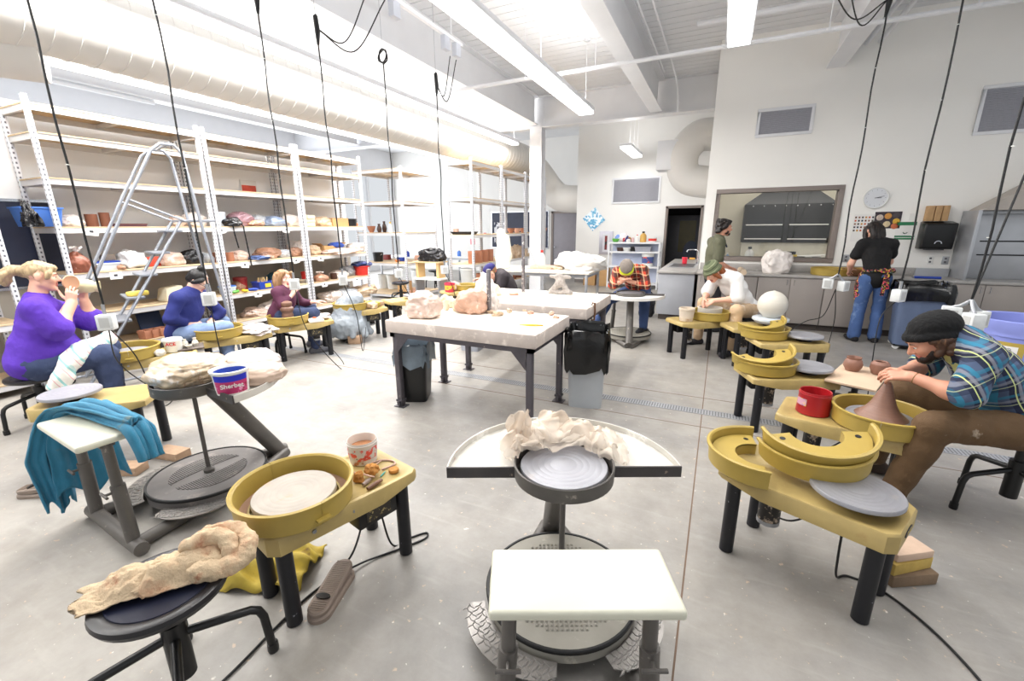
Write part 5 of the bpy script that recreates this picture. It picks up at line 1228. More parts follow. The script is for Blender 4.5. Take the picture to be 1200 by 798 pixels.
t = bin_('wheeled_bin', 'blue grey wheeled bin with black bag beside the woman at the counter', 'waste bin', M('slate_blue_plastic', (92, 106, 134), .45, var=.08), (2.5, 7.55, 0), .52, .52, .88, R_(-8), LINER, .16, .84, True)
t = thing('round_bin', 'round lilac blue bin with a yellow sign, right of the blue wheeled bin', 'bin', (2.62, 5.55, 0)); LIL = M('lilac_plastic', (142, 152, 222), .4, var=.06)
MB().lathe([(0, 0), (.27, 0), (.285, .02), (.33, .66), (.345, .665), (.345, .70), (.355, .72), (.36, .80), (.35, .81), (.335, .80), (.27, .03), (0, .03)], 44).build('bin_body', LIL, t)
for k, (z0, z1, a0, a1, m, r) in enumerate(((.24, .62, 3.55, 4.4, M('mustard_card', (180, 156, 70), .7, var=.06), .003), (.32, .585, 3.67, 4.28, PAPER, .006))):
    rad = lambda z: .285+(.33-.285)*(z-.02)/.64
    b = MB(); n = 10; b.rings([[((rad(z)+r)*math.cos(a0+(a1-a0)*i/n), (rad(z)+r)*math.sin(a0+(a1-a0)*i/n), z) for i in range(n+1)] for z in (z0, z1)], False, False, False); sgn = b.build('sign_backing' if k == 0 else 'sign_paper', m, t)
INK = M('black_ink', (24, 24, 28), .6, var=0)
for k, s in enumerate(('STUDIO', 'PLASTIC FOR', 'COVERING', 'WORK IN', 'PROGRESS')):
    a = 3.97; z = .555-.042*k; rr = .285+.045*(z-.02)/.64+.0085
    q = lettering('sign_lettering', s, .036, INK, t, frame((math.cos(a), math.sin(a), -.07), (-math.sin(a), math.cos(a), 0), (rr*math.cos(a), rr*math.sin(a), z)), .0004)
tag(MB().box(-.2, .3, -.12, .12, 0, .018).build('plywood_board', WOOD, None, .002, loc=(2.9, 5.6, .811)), 'plywood board lying across the round lilac bin', 'board')
# ---- hanging outlet cords
OUTB = M('outlet_box_white', (214, 216, 216), .5, var=.12, scale=20, spots=[((150, 140, 130), 30, .66, .05)])
def cord(label, px, py, zb, top=None, boxes=1, bundle=None, dangle=(), r=.0075):
    p = at_z(px, py, zb+.06); t = thing('hanging_outlet_cable', label, 'hanging cord', (p.x, p.y, zb))
    top = top or ZC-.01; o = Vector((p.x, p.y, zb)); n = 14
    pts = [Vector((.008*math.sin(k*1.1), .006*math.cos(k*1.7), .16+(top-zb-.16)*k/n)) for k in range(n+1)]
    MB().tube(pts, r, 8).build('cable', RUBBER, t)
    z = .6
    while z < top-zb-.2: MB().lathe([(r+.001, z), (r+.002, z+.003), (r+.001, z+.006)], 10).build('cable_tie', WHITEPL, t); z += .55
    for k in range(boxes):
        bx = thing('b', '', '') if False else None
        a = .5+2.1*k; off = Vector((0, 0, 0)) if boxes == 1 else Vector((.085*math.cos(a), .085*math.sin(a), .02*(k % 2)))
        b = MB(); b.T = Tr(off) @ Rz(a+.3); b.box(-.05, .05, -.04, .04, 0, .115); ob = b.build('outlet_box', OUTB, t, .008)
        for s in (-1, 1):
            b = MB(); b.T = Tr(off) @ Rz(a+.3); b.box(-.03, .03, s*.0405-.001, s*.0405+.001, .02, .095); b.build('socket_face', M('socket_face', (186, 186, 184), .5, spots=[((60, 60, 60), 60, .66, .02)]), ob)
        MB().tube([off+Vector((0, 0, .11)), off*.5+Vector((0, 0, .14)), Vector((0, 0, .19))], .012, 10).build('strain_relief', SILVER, ob)
    if bundle == 'coil':
        MB().tube(bez([(0, 0, top-zb-.02)]+[(.07*math.sin(2*PI*k/8), .02*math.cos(k), top-zb+.07-.07*math.cos(2*PI*k/8)) for k in range(17)], 3), .009, 8).build('coil', RUBBER, t)
    elif bundle: MB().tube([(0, 0, top-zb-.12), (.01, 0, top-zb), (0, 0, top-zb+.14), (.0, .01, top-zb+.16)], [.012, .026, .024, .008], 10).build('bundle', RUBBER, t)
    if bundle:
        MB().tube([(0, 0, top-zb+.1), (0, 0, ZC-zb-.005)], .0025, 6).build('hang_wire', SILVER, t)
        for k, e in enumerate(bundle if isinstance(bundle, list) else []):
            e = Vector(e)-o; s = Vector((0, 0, top-zb+.03)); m = (s+e)/2; m.z = min(s.z, e.z)-.12-.05*k
            MB().tube(bez([s, m, e], 10), .0065, 8).build('feed_cable', RUBBER, t)
    for e in dangle:
        MB().tube(bez([Vector((0, 0, .02))]+[Vector(q)-o for q in e], 8), .005, 8).build('plugged_cord', RUBBER, t)
    return t
TRX = -3.5
cord('black cord with outlet box hanging in front of the woman in purple', 125, 377, .93, dangle=[[(-4.45, 1.85, .6), (-4.3, 1.9, .15), (-4.2, 2.1, .4)], [(-4.5, 1.75, .55), (-4.32, 1.95, .2)]])
cord('black cord with outlet box hanging right beside the woman in blue', 245, 350, .99, dangle=[[(-4.1, 2.35, .5), (-4.15, 2.5, .06), (-4.5, 2.9, .25)]])
cord('black cord with outlet box hanging in front of the woman in maroon', 345, 333, 1.0, top=3.75, bundle=True, dangle=[[(-4.1, 3.3, .55), (-4.0, 3.6, .03), (-4.15, 3.8, .02), (-4.3, 3.7, .3)]])
cord('black cord with outlet box hanging above the grey cloth', 402, 328, 1.0, top=3.62, bundle=[(TRX, 4.05, 4.0), (TRX, 4.3, 4.0)], dangle=[[(-4.1, 4.05, .6), (-4.2, 4.2, .06), (-4.4, 4.5, .3)]])
cord('black cord with coiled top and outlet box hanging left of the far work tables', 467, 320, 1.0, top=3.58, bundle='coil', dangle=[[(-3.95, 4.95, .7), (-4.0, 5.2, .3)]])
cord('black cord with outlet box hanging beside the steel track end', 521, 316, 1.0, top=3.45, bundle=[(TRX, 5.55, 3.85), (TRX, 5.7, 3.85)], dangle=[[(-3.45, 5.35, .7), (-3.5, 5.4, .1), (-3.7, 5.5, .05)]])
cord('black cord with a pair of outlet boxes hanging left of the woman at the counter', 980, 335, .92, top=3.74, boxes=2, bundle=[(.74, 6.05, 4.0), (.86, 6.1, 4.15)], dangle=[[(1.2, 6.2, .6), (1.0, 6.0, .55), (.75, 5.6, .45)], [(1.35, 6.35, .5), (1.25, 6.1, .03), (1.1, 5.6, .4)]])
cord('black cord with one outlet box hanging in front of the blue wheeled bin', 1053, 346, .95, dangle=[[(1.42, 5.05, .8), (1.4, 4.95, .4), (1.38, 4.8, .02), (1.25, 4.5, .2)]])
cord('black cords with three outlet boxes hanging behind the man in blue plaid', 1133, 374, .96, boxes=3)
p = at_z(1133, 374, 1.0); o = MB().tube(bez([(0, 0, .17), (.08, .1, .5), (.22, .25, 1.2), (.42, .5, 2.3), (.5, .6, 3.55)], 6), .0075, 8).build('hanging_outlet_cable', RUBBER, None, loc=(p.x, p.y, .98)); tag(o, 'slack black cord slanting away from the three outlet boxes', 'hanging cord')
t = thing('cable_track', 'white steel track with grey junction boxes along the beam', 'cable track', (TRX, 3, 4.05)); MB().box(-.025, .025, -6, 2.85, 0, .04).build('track_channel', STEELW, t)
for y in (-.2, .4, 1.45, 2.45, 2.72): MB().box(-.035, .035, y-.06, y+.06, -.16, -.0).build('junction_box', M('junction_grey', (196, 200, 210), .5, var=.04), t, .005)
for y in (-3, .9, 2.6): MB().box(-.006, .006, y-.006, y+.006, .04, ZC-4.05).build('track_hanger', STEELW, t)

# ---- on and around the nearest left wheel
def onw(k, x, y, z=.472):     # a spot in a wheel's own frame
    w = wheels[k]; a = w.rotation_euler.z; return Vector((w.location.x+x*math.cos(a)-y*math.sin(a), w.location.y+x*math.sin(a)+y*math.cos(a), w.location.z+z))
STAINW = M('stained_white_bucket', (216, 208, 200), .45, var=.15, scale=8, spots=[((176, 110, 70), 7, .58, .05)])
BAND = M('red_floral_band', (206, 200, 196), .5, var=.1, spots=[((210, 78, 66), 26, .5, .04), ((80, 110, 110), 20, .6, .04), ((90, 70, 60), 30, .64, .04)])
p = onw('a', .40, .10); bucket('clay_bucket', 'stained white bucket with red floral band and clay inside, on the nearest left wheel', 'bucket', STAINW, (p.x, p.y, .466), .076, .125, .9, band=BAND, fill=M('orange_slip', (190, 132, 90), .7, var=.25, scale=12, bump=.3))
SPNG = M('ochre_sponge', (186, 128, 62), .9, var=.3, scale=20, bump=.6, bscale=60)
bag('sponge', 'ragged ochre sponge on top of the tools', 'sponge', SPNG, onw('a', .345, -.07, .485), (.03, .026, .022), .3, seed=2)
p = onw('a', .43, -.12, .465); tag(MB().lathe([(0, 0), (.022, 0), (.025, .004), (.025, .016), (.022, .019), (0, .019)], 20).build('sponge', SPNG, None, loc=p), 'round flat ochre sponge right of the tools', 'sponge')
bag('sponge', 'ochre sponge squeezed against the splash pan', 'sponge', SPNG, onw('a', .275, -.06, .466), (.022, .02, .026), .25, seed=9)
TOOLW = M('tool_wood', (120, 84, 62), .5, var=.25, scale=12); PINKM = M('pinkish_tool', (206, 170, 154), .5, var=.1)
for k, (x0, y0, x1, y1, r, m, z, lab) in enumerate(((.255, -.16, .34, -.15, .011, TOOLW, .476, 'brown wooden tool handle nearest the front edge of the left wheel'), (.26, -.115, .31, -.10, .011, M('grey_handle', (150, 130, 120), .5), .476, 'short grey tool handle between the sponges'), (.27, .02, .32, -.12, .004, PINKM, .49, 'thin pinkish stick lying over the tools'), (.33, -.02, .46, .02, .004, PINKM, .469, 'thin pale wire tool behind the ragged sponge'), (.36, -.11, .40, -.09, .004, M('turquoise_tool', (90, 180, 170), .5), .469, 'small turquoise tool between the sponges'))):
    a = onw('a', x0, y0, z); b_ = onw('a', x1, y1, z); tag(MB().tube([Vector((0, 0, 0)), (b_-a)*.5+Vector((0, 0, .001)), b_-a], [r*.8, r, r*.7], 10).build('pottery_tool', m, None, loc=a), lab, 'tool')
a = [onw('a', x, y, .470) for x, y in ((.38, .04), (.45, .02), (.485, -.03), (.47, -.07), (.40, -.06))]; tag(MB().tube([q-a[0] for q in bez(a, 6)], .0045, 8).build('loop_tool', PINKM, None, loc=a[0]), 'pale bent loop tool near the tray end of the left wheel', 'tool')
# foot pedals, cords and bricks on the floor
PEDM = M('dusty_pedal', (142, 126, 114), .6, var=.2, scale=10, spots=[((104, 92, 88), 14, .62, .1)])
def pedal(label, x, y, ang, cordpts=None):
    t = thing('foot_pedal', label, 'foot pedal', (x, y, 0), R_(ang))
    def stad(l, w, z, n=10, x0=0): return [(x0+l/2-w/2+w/2*math.cos(a), w/2*math.sin(a), z) for a in [-PI/2+PI*k/n for k in range(n+1)]]+[(x0-l/2+w/2+w/2*math.cos(a), w/2*math.sin(a), z) for a in [PI/2+PI*k/n for k in range(n+1)]]
    MB().rings([stad(.31, .105, .0), stad(.31, .105, .018), stad(.29, .09, .028)]).build('pedal_base', PEDM, t)
    b = MB(); b.T = Tr(0, 0, .048) @ Matrix.Rotation(-.10, 4, 'Y'); b.rings([stad(.29, .088, -.012), stad(.30, .094, 0), stad(.30, .094, .012), stad(.285, .082, .018)]); pl = b.build('pedal_plate', PEDM, t)
    b = MB(); b.T = Tr(0, 0, .048) @ Matrix.Rotation(-.10, 4, 'Y')
    for i in range(-13, 14):
        if not (-9 < i < -4): b.box(i*.0098-.002, i*.0098+.002, -.034, .034, .018, .0205)
    b.build('pedal_tread', PEDM, pl)
    b = MB(); b.T = Tr(-.065, 0, .048) @ Matrix.Rotation(-.10, 4, 'Y') @ Rz(PI/2); b.rings([[(.034*math.cos(2*PI*k/20), .014*math.sin(2*PI*k/20), z) for k in range(20)] for z in (.016, .0215)]); bb = b.build('pedal_badge', BADGE, pl)
    if cordpts: MB().tube([Rz(-R_(ang)) @ (Vector(q)-Vector((x, y, 0))) for q in bez(cordpts, 8)], .005, 8).build('pedal_cord', RUBBER, t)
    return t
pedal('dusty foot pedal on the floor in front of the nearest left wheel', -1.465, 1.13, 108, [(-1.5, 1.27, .02), (-1.47, 1.35, .012), (-1.43, 1.42, .006), (-1.36, 1.52, .006), (-1.30, 1.62, .006), (-1.32, 1.66, .006), (-1.37, 1.6, .006), (-1.42, 1.5, .01), (-1.45, 1.47, .2), (-1.46, 1.47, .33)])
pedal('brown foot pedal on the floor behind the turquoise towel', -3.79, .94, 30)
t = thing('power_cable', 'black power cord running along the floor past the nearest black stool', 'cord', (-1.5, 1.3, 0)); o = Vector((-1.5, 1.3, 0)); MB().tube([q-o for q in bez([(-1.52, 1.44, .33), (-1.53, 1.42, .2), (-1.535, 1.33, .05), (-1.55, 1.2, .006), (-1.56, 1.06, .006), (-1.55, .9, .006), (-1.53, .72, .006), (-1.52, .5, .006), (-1.5, .2, .006)], 8)], .0052, 8).build('cable', RUBBER, t)
t = thing('power_cable', 'black power cord running from the nearest right wheel to the bottom right corner', 'cord', (.7, 2.1, 0)); o = Vector((.7, 2.1, 0)); MB().tube([q-o for q in bez([(.60, 2.05, .40), (.62, 2.1, .2), (.66, 2.2, .03), (.72, 2.26, .006), (.84, 2.22, .006), (.95, 2.08, .006), (1.02, 1.92, .006), (1.06, 1.75, .006), (1.1, 1.5, .006)], 8)], .0052, 8).build('cable', RUBBER, t)
for key, lab in (('d', 'behind the red bucket'), ('e', 'before the clay ball'), ('b', 'nearest on the right'), ('c', 'of the man in blue plaid')):
    o = onw(key, .31, .03, 0); e = [onw(key, .31, -.02, .2), onw(key, .25, -.16, .14), onw(key, .12, -.2, .28), onw(key, .08, -.12, .38)]
    t = thing('motor_cable', 'black motor cord looping under the wheel '+lab, 'cord', o); MB().tube([q-o for q in bez(e, 8)], .005, 8).build('cable', RUBBER, t)
BRICK = M('fire_brick', (176, 146, 120), .9, var=.2, scale=10, bump=.3, spots=[((206, 176, 150), 7, .6, .1)]); BRICKY = M('yellow_stained_brick', (190, 160, 84), .9, var=.25, scale=9, bump=.3)
def brick(label, x, y, z, rot, m=BRICK, s=(.115, .057, .062)):
    o = MB().box(-s[0], s[0], -s[1], s[1], 0, s[2]).build('brick', m, None, .006, loc=(x, y, z)); o.rotation_euler = (0, 0, R_(rot)); return tag(o, label, 'brick')
brick('dark brown brick at the bottom of the stack behind the nearest right wheel leg', .96, 2.37, 0, 30, M('dark_brick', (128, 106, 84), .9, var=.25, bump=.4)); brick('yellow stained brick in the middle of the stack behind the nearest right wheel leg', .94, 2.38, .063, 38, BRICKY); brick('pinkish brick on top of the stack behind the nearest right wheel leg', .945, 2.385, .126, 34, M('pink_brick', (206, 178, 156), .9, var=.15, bump=.3), (.1, .055, .04))
brick('tan brick under the wheel leg left of the kick wheel with the towel', -3.56, 1.56, 0, 10); brick('tan brick lying on the floor behind the turquoise towel end', -3.62, 1.3, 0, 25); brick('tan brick on end under the far wheel with the grey cloth', -4.75, 4.62, 0, 30, s=(.09, .055, .12))
for key in ('i',):
    pass
# yellow cloth under the left wheel
YC = M('yellow_rag', (188, 164, 60), .7, var=.3, scale=7, bump=.3, spots=[((140, 112, 60), 8, .6, .1)])
def rag(u, v):
    a = (u-.5)*2; b_ = (v-.5)*2
    x = a*.27; y = b_*.15
    z = .02+.10*(1-a*a*.75)*(1-abs(b_)**1.6)+.022*math.sin(a*9+b_*4)+.015*math.sin(b_*13+a*3)
    return (x, y, max(.004, z))
o = sheet('yellow_cloth', YC, None, rag, 44, 30, .006, (-1.92, 1.10, 0)); o.rotation_euler = (0, 0, R_(22)); tag(o, 'crumpled yellow cloth on the floor under the nearest left wheel', 'cloth')
# cloth piled on the near stool
CLOTH = M('stained_canvas', (204, 180, 148), .9, var=.15, scale=7, bump=.5, bscale=120, spots=[((186, 138, 106), 7, .5, .2), ((160, 106, 78), 14, .6, .12)])
c0 = at_z(190, 684, .49)+Vector((.012, .02, .002)); t = thing('cloth', 'stained tan canvas cloth heaped on the nearest black stool', 'cloth', c0)
dirA = Vector((.17, .27, 0)).normalized(); dirB = Vector((-dirA.y, dirA.x, 0))
def canv(seed, a0, a1, w0, w1, off0, off1, h0, h1, amp):
    def fn(u, v):
        w = w0+(w1-w0)*u; b_ = (v-.5)*w+off0+(off1-off0)*u; a = a0+(a1-a0)*u
        e = np.array([[a*7+seed, b_*9+a*3, seed]]); k = float(fbm(e, 1.2, 4, True)[0]); k2 = float(fbm(e+3, .8, 2)[0])
        ed = min(1, 5*min(v, 1-v))*min(1, 7*min(u, 1-u)); fr = (.006*math.sin(v*210)+.014*math.sin(v*11+1)) if u < .02 else 0
        z = .006+(h0+(h1-h0)*u)*(1-abs(2*v-1)**2.2)*(.35+.65*ed)+amp*(k+.5*k2)*(.25+.75*ed)
        return dirA*(a+fr+.012*k2)+dirB*(b_+.012*k)+Vector((0, 0, max(.003, z)))
    return fn
sheet('cloth_fold', CLOTH, t, canv(1.7, -.23, .19, .13, .21, .03, .01, .02, .05, .030), 100, 70, .005)
sheet('cloth_fold', CLOTH, t, canv(6.1, -.08, .20, .10, .12, -.02, .03, .05, .07, .026), 70, 50, .005)
s = SDF(.006)
for pts, r0, r1 in (([(.08, .07, .075), (.15, .07, .085), (.21, .045, .075), (.235, -.01, .055), (.215, -.055, .03), (.15, -.06, .022), (.08, -.055, .03)], .022, .028), ([(.06, .03, .085), (.12, .03, .10), (.17, .01, .085), (.18, -.03, .05)], .02, .022)):
    q = bez([dirA*a+dirB*b_+Vector((0, 0, z)) for a, b_, z in pts], 4)
    for i in range(len(q)-1): s.cap(q[i], q[i+1], r0+(r1-r0)*i/len(q), r0+(r1-r0)*i/len(q), .008)
s.build('cloth_twist', CLOTH, t, lambda P: .011*fbm(P, 14, 4, True)+.003*fbm(P, 50, 2))
# towel over the left kick wheel seat
TOWEL = M('turquoise_towel', (52, 134, 168), .95, var=.15, scale=12, bump=.7, bscale=260, sheen=.2, spots=[((104, 116, 104), 6, .62, .1)])
kc = K2.location; ka = K2.rotation_euler.z; ux = Vector((math.cos(ka), math.sin(ka), 0)); uy = Vector((-math.sin(ka), math.cos(ka), 0))
def kp(x, y, z): return Vector((kc.x, kc.y, 0))+ux*x+uy*y+Vector((0, 0, z))     # +y is the seat's far left end
def towel_sheet(name, path, xa, xb, amp, seed, par):
    q = bez([kp(0, y, z) for y, z in path], 10); n = len(q)-1
    def fn(u, v):
        i = min(int(u*n), n-1); c = q[i].lerp(q[i+1], u*n-i); d = (q[i+1]-q[i]).normalized(); nr = ux.cross(d); nr = -nr if (nr.z < -.2 or (abs(nr.z) <= .2 and nr.dot(uy)*(u-.5) < 0)) else nr
        x = lerp_(xa, xb, u, v); e = np.array([[u*4+seed, v*3, seed]]); k = float(fbm(e, 1.1, 3, True)[0])
        h = amp*(.9*math.sin(v*15+u*2.5+seed)+.6*math.sin(v*27+seed*2+u*4))+.012*k+amp*1.2
        return c+ux*x+nr*h+V3(0, 0, -.09*max(0, u-.8)/.2*math.sin(v*5+seed)**2)-par
    return fn
V3 = lambda *v: Vector(v)
def lerp_(xa, xb, u, v):
    i = min(int(u*4), 3); f = u*4-i; a = xa[i]+(xa[i+1]-xa[i])*f; b = xb[i]+(xb[i+1]-xb[i])*f; return a+(b-a)*v
tw = kp(-.48, 0, .66); t = thing('towel', 'turquoise towel draped over the left kick wheel seat', 'towel', tw)
TP = [(-.36, .52), (-.345, .60), (-.29, .668), (-.1, .672), (.1, .672), (.25, .672), (.305, .64), (.335, .54), (.335, .42), (.33, .30), (.325, .22)]
f1 = towel_sheet('a', TP, (-.33, -.33, -.33, -.31, -.28), (-.44, -.46, -.52, -.60, -.62), .009, 2.1, tw); sheet('towel_layer', TOWEL, t, f1, 70, 40, .012)
f2 = towel_sheet('b', [(-.30, .69), (-.2, .695), (0, .70), (.2, .695), (.31, .66), (.36, .56), (.365, .42), (.36, .28), (.35, .16)], (-.37, -.38, -.42, -.5, -.54), (-.42, -.48, -.58, -.68, -.66), .012, 5.3, tw); sheet('towel_layer', TOWEL, t, f2, 70, 30, .012)
# on the left kick wheel
STREAK = M('streaked_clear_bag', (206, 184, 156), .28, var=.3, scale=9, bump=.4, bscale=12, stretch=(1, 3, 1), spots=[((236, 232, 232), 6, .58, .1), ((170, 128, 96), 9, .6, .1)])
bag('clay_bag', 'big tan clay bag lying on the left kick wheel head', 'bag of clay', STREAK, (kp(-.0, .0, .755)), (.18, .16, .08), .16, seed=3, flat=.15, rot=.2)
bag('clay_lump', 'crumpled brown clay behind the tan clay bag', 'clay', BROWNC, kp(.27, .10, .72), (.13, .10, .05), .38, seed=11)
bag('clay_bag', 'white plastic wrapped clay behind the pink and blue tub', 'bag of clay', BAGW, kp(.33, -.10, .72), (.18, .14, .085), .12, seed=8)
bag('clay_bag', 'smooth beige clay bag beside the pink and blue tub', 'bag of clay', M('beige_shiny_bag', (206, 182, 164), .3, var=.15, scale=6, bump=.15), kp(.24, -.26, .72), (.18, .12, .065), .08, seed=21, rot=.6)
t = thing('ice_cream_tub', 'white tub with pink and blue print on the left kick wheel tray', 'tub', kp(.07, -.335, .72)); t.rotation_euler = (0, 0, -1.15); t.scale = (1.3,)*3
MB().lathe([(0, 0), (.062, 0), (.064, .003), (.072, .10), (.079, .102), (.080, .112), (.074, .114), (.070, .108), (.060, .006), (0, .006)], 36).build('tub_body', WHITEPL, t)
PB = M('pink_berry_print', (196, 52, 110), .4, var=.2, spots=[((226, 150, 186), 14, .6, .03), ((150, 26, 60), 18, .6, .03)])
b = MB(); b.lathe([(.0655, .012), (.0705, .068)], 24, -.5, 1.6); b.build('pink_print', PB, t); b = MB(); b.lathe([(.0705, .068), (.0730, .096)], 24, -.5, 1.6); b.build('blue_print', M('blue_print', (30, 44, 190), .4, var=.05), t)
MB().lathe([(.0655, .07), (.069, .1)], 30).build('inner_blue', DBLUEPL, t)
lettering('tub_lettering', 'Sherbet', .028, WHITEPL, t, frame((math.cos(.6), math.sin(.6), -.09), (-math.sin(.6), math.cos(.6), 0), (.0725*math.cos(.6), .0725*math.sin(.6), .05)), .0008, bold=.0006)
# film on the front kick wheel
FILM = bpy.data.materials.new('clear_film'); FILM.use_nodes = True; nt = FILM.node_tree; p_ = nt.nodes['Principled BSDF']; p_.inputs['Base Color'].default_value = (*rgb(240, 224, 206), 1); p_.inputs['Roughness'].default_value = .3; p_.inputs['Alpha'].default_value = .55; p_.inputs['Transmission Weight'].default_value = .15
kc1 = K1.location; a1 = K1.rotation_euler.z; vx = Vector((math.cos(a1), math.sin(a1), 0)); vy = Vector((-math.sin(a1), math.cos(a1), 0))
def film(seed, A, Bv, C, D, h, f):
    rr = np.random.RandomState(seed)
    def fn(u, v):
        p = A*(1-u)*(1-v)+Bv*u*(1-v)+C*u*v+D*(1-u)*v
        q = np.array([[u*3+seed, v*3, seed*.7]]); e = math.sin(PI*u)**.5*math.sin(PI*v)**.5 if 0 < u < 1 and 0 < v < 1 else 0
        p = p+Vector((0, 0, h*(.2+.8*e)*(.75+.9*float(fbm(q, .8, 2)[0]))+.012*float(fbm(q, 2.2, 3, True)[0])))+vx*(.03*float(fbm(q+5, 1.3, 2)[0]))+vy*(.03*float(fbm(q+9, 1.3, 2)[0]))
        return p
    return fn
kq = lambda x, y, z: Vector((kc1.x, kc1.y, 0))+vx*x+vy*y+Vector((0, 0, z))
t = thing('plastic_sheet', 'crumpled clear plastic sheet heaped behind the front kick wheel head', 'plastic sheet', kq(.15, 0, .71)); o = kq(.15, 0, .71)
for sd, A, Bv, C, D, h in ((4, (.06, .20, .73), (.07, -.19, .73), (.33, -.22, .69), (.33, .20, .69), .07), (7, (.12, .12, .74), (.14, -.13, .74), (.40, -.16, .69), (.38, .14, .70), .09), (9, (.03, .235, .72), (.05, .07, .73), (.26, .08, .70), (.24, .26, .69), .085), (12, (.06, -.12, .73), (.0, -.27, .68), (.26, -.30, .68), (.32, -.08, .70), .06), (15, (.05, .20, .73), (.10, .10, .75), (.22, .16, .74), (.18, .24, .71), .10)):
    f = film(sd, kq(*A), kq(*Bv), kq(*C), kq(*D), h, 1); c = sheet('film_fold', FILM, t, lambda u, v: f(u, v)-o, 34, 34, 0)
# bowls and bits on the other wheels
GREYW = M('grey_slip_clay', (196, 190, 180), .5, var=.08, scale=8)
def clay_on(name, label, cat, k, mat, prof, x=0, y=0, z=.533): return pot(name, label, cat, mat, onw(k, x, y, z), prof)
prof = [(0, 0), (.13, 0), (.115, .012), (.085, .04), (.062, .08), (.046, .125), (.033, .165), (.022, .20), (.014, .215), (.0, .218)]
clay_on('clay_cone', 'tall brown clay cone being thrown on the wheel of the man in plaid', 'clay', 'c', M('thrown_brown_clay', (136, 100, 84), .35, var=.12, scale=3, stretch=(1, 1, 30), bump=.25, bscale=8), prof)
clay_on('clay_bowl', 'grey bowl under the hands of the man in the white shirt', 'bowl', 'g', GREYW, vessel(.15, .09, 'cyl', .012))
p = onw('g', .36, .03, .466); bucket('plastic_bucket', 'clay smeared white bucket on the wheel of the man in the white shirt', 'bucket', M('smeared_bucket', (212, 196, 176), .5, var=.15, scale=8, spots=[((176, 144, 116), 7, .55, .1)]), p, .095, .17, .84, band=M('smeared_label', (214, 200, 184), .5, spots=[((196, 70, 60), 14, .66, .02)]))
clay_on('bat', 'pale round bat under the white clay ball', 'bat', 'f', CLEARPL, [(0, 0), (.19, 0), (.20, .008), (.20, .03), (.19, .036), (0, .036)])
pot('clay_ball', 'large round white clay ball on the fourth wheel along the right side', 'clay ball', M('white_clay_ball', (212, 206, 194), .5, var=.05, scale=3, stretch=(1, 1, 20)), onw('f', 0, 0, .57), [(0, 0), (.07, 0), (.085, .01)]+[(.162*math.sin(a), .155-.165*math.cos(a)) for a in [.6+.1*k for k in range(25)]]+[(.01, .325), (0, .325)])
clay_on('clay_cylinder', 'low white clay cylinder on the wheel of the woman in blue', 'clay', 'j', M('white_clay_cyl', (224, 218, 204), .5, var=.05), vessel(.085, .10, 'cyl', .02))
pr_ = [(0, 0), (.06, 0), (.066, .01), (.07, .04), (.06, .068), (.068, .085), (.082, .11), (.078, .135), (.06, .152), (.064, .165), (.07, .185), (.064, .205), (.03, .222), (0, .224)]
clay_on('clay_jar', 'brown lidded clay jar on the wheel before the woman in maroon', 'jar', 'k', BROWNC, pr_)
p = onw('h', .34, -.02, .466); t = bucket('plastic_tub', 'white tub with red lettering on the wheel of the woman in purple', 'tub', WHITEPL, p, .082, .135, .8, rot=0)
lettering('tub_lettering', 'ACE', .045, M('red_print_ink', (206, 36, 36), .5, var=0), t, frame((.75, -.66, -.14), (.66, .75, 0), (.0735*.75+.004, -.0735*.66-.003, .088)), .001, bold=.0012)
bag('clay_lump', 'grey clay lump in front of the white tub with red lettering', 'clay', GREYC, onw('h', .22, -.14, .47), (.045, .04, .035), .15, seed=4)
t = thing('ware_board', 'dark board with small clay pieces at the tray end of the purple woman wheel', 'board', onw('h', .47, .02, .473)); t.rotation_euler = (0, 0, R_(62)); MB().box(-.1, .12, -.13, .13, 0, .012).build('board_slab', M('dark_board', (92, 82, 76), .6, var=.15), t, .002)
for k, (x, y, r, h) in enumerate(((.40, .08, .028, .07), (.44, .05, .028, .075), (.52, -.0, .03, .085), (.42, .0, .035, .03), (.46, -.06, .03, .03))):
    pot('clay_piece', ('small clay pot nearest the woman on the dark board', 'second small clay pot on the dark board', 'tallest clay piece at the end of the dark board', 'flat clay lump on the dark board', 'flat clay lump at the edge of the dark board')[k], 'clay piece', GREYC, onw('h', x, y, .486), vessel(r, h, 'vase' if h > .05 else 'bowl'))
bag('plastic_sheet', 'crumpled clear plastic on the tray of the wheel of the woman in blue', 'plastic sheet', BAGW, onw('j', .38, -.02, .47), (.16, .12, .045), .4, seed=6)
t = thing('white_board', 'white plaster bat on the tray of the wheel with the brown jar', 'bat', onw('k', .30, -.1, .472)); t.rotation_euler = (0, 0, R_(60)); MB().box(-.09, .09, -.11, .11, 0, .03).build('bat_slab', M('white_plaster', (232, 222, 212), .8, var=.08), t, .005)
bag('cloth', 'white rag on the tray of the wheel with the brown jar', 'cloth', BAGW, onw('k', .42, .08, .47), (.1, .08, .03), .3, seed=15)
bag('red_tool_block', 'small orange red block on the white plaster bat', 'tool', M('orange_red', (206, 90, 50), .6), onw('k', .3, -.08, .503), (.03, .015, .012), .05)
GCLOTH = M('grey_plastic_cover', (150, 158, 166), .4, var=.2, scale=7, bump=.3, bscale=12)
cc = onw('l', -.02, -.02, 0); s = SDF(.012); s.ell(cc+Vector((0, 0, .42)), (.22, .22, .26), None, .05); s.ell(cc+Vector((-.02, -.05, .25)), (.27, .27, .22), None, .05); s.ell(cc+Vector((.08, .02, .62)), (.13, .14, .12), None, .06)
for k in range(9): a = 2*PI*k/9; s.cap(cc+Vector((.16*math.cos(a), .16*math.sin(a), .52)), cc+Vector((.27*math.cos(a), .27*math.sin(a), .12)), .03, .045, .03)
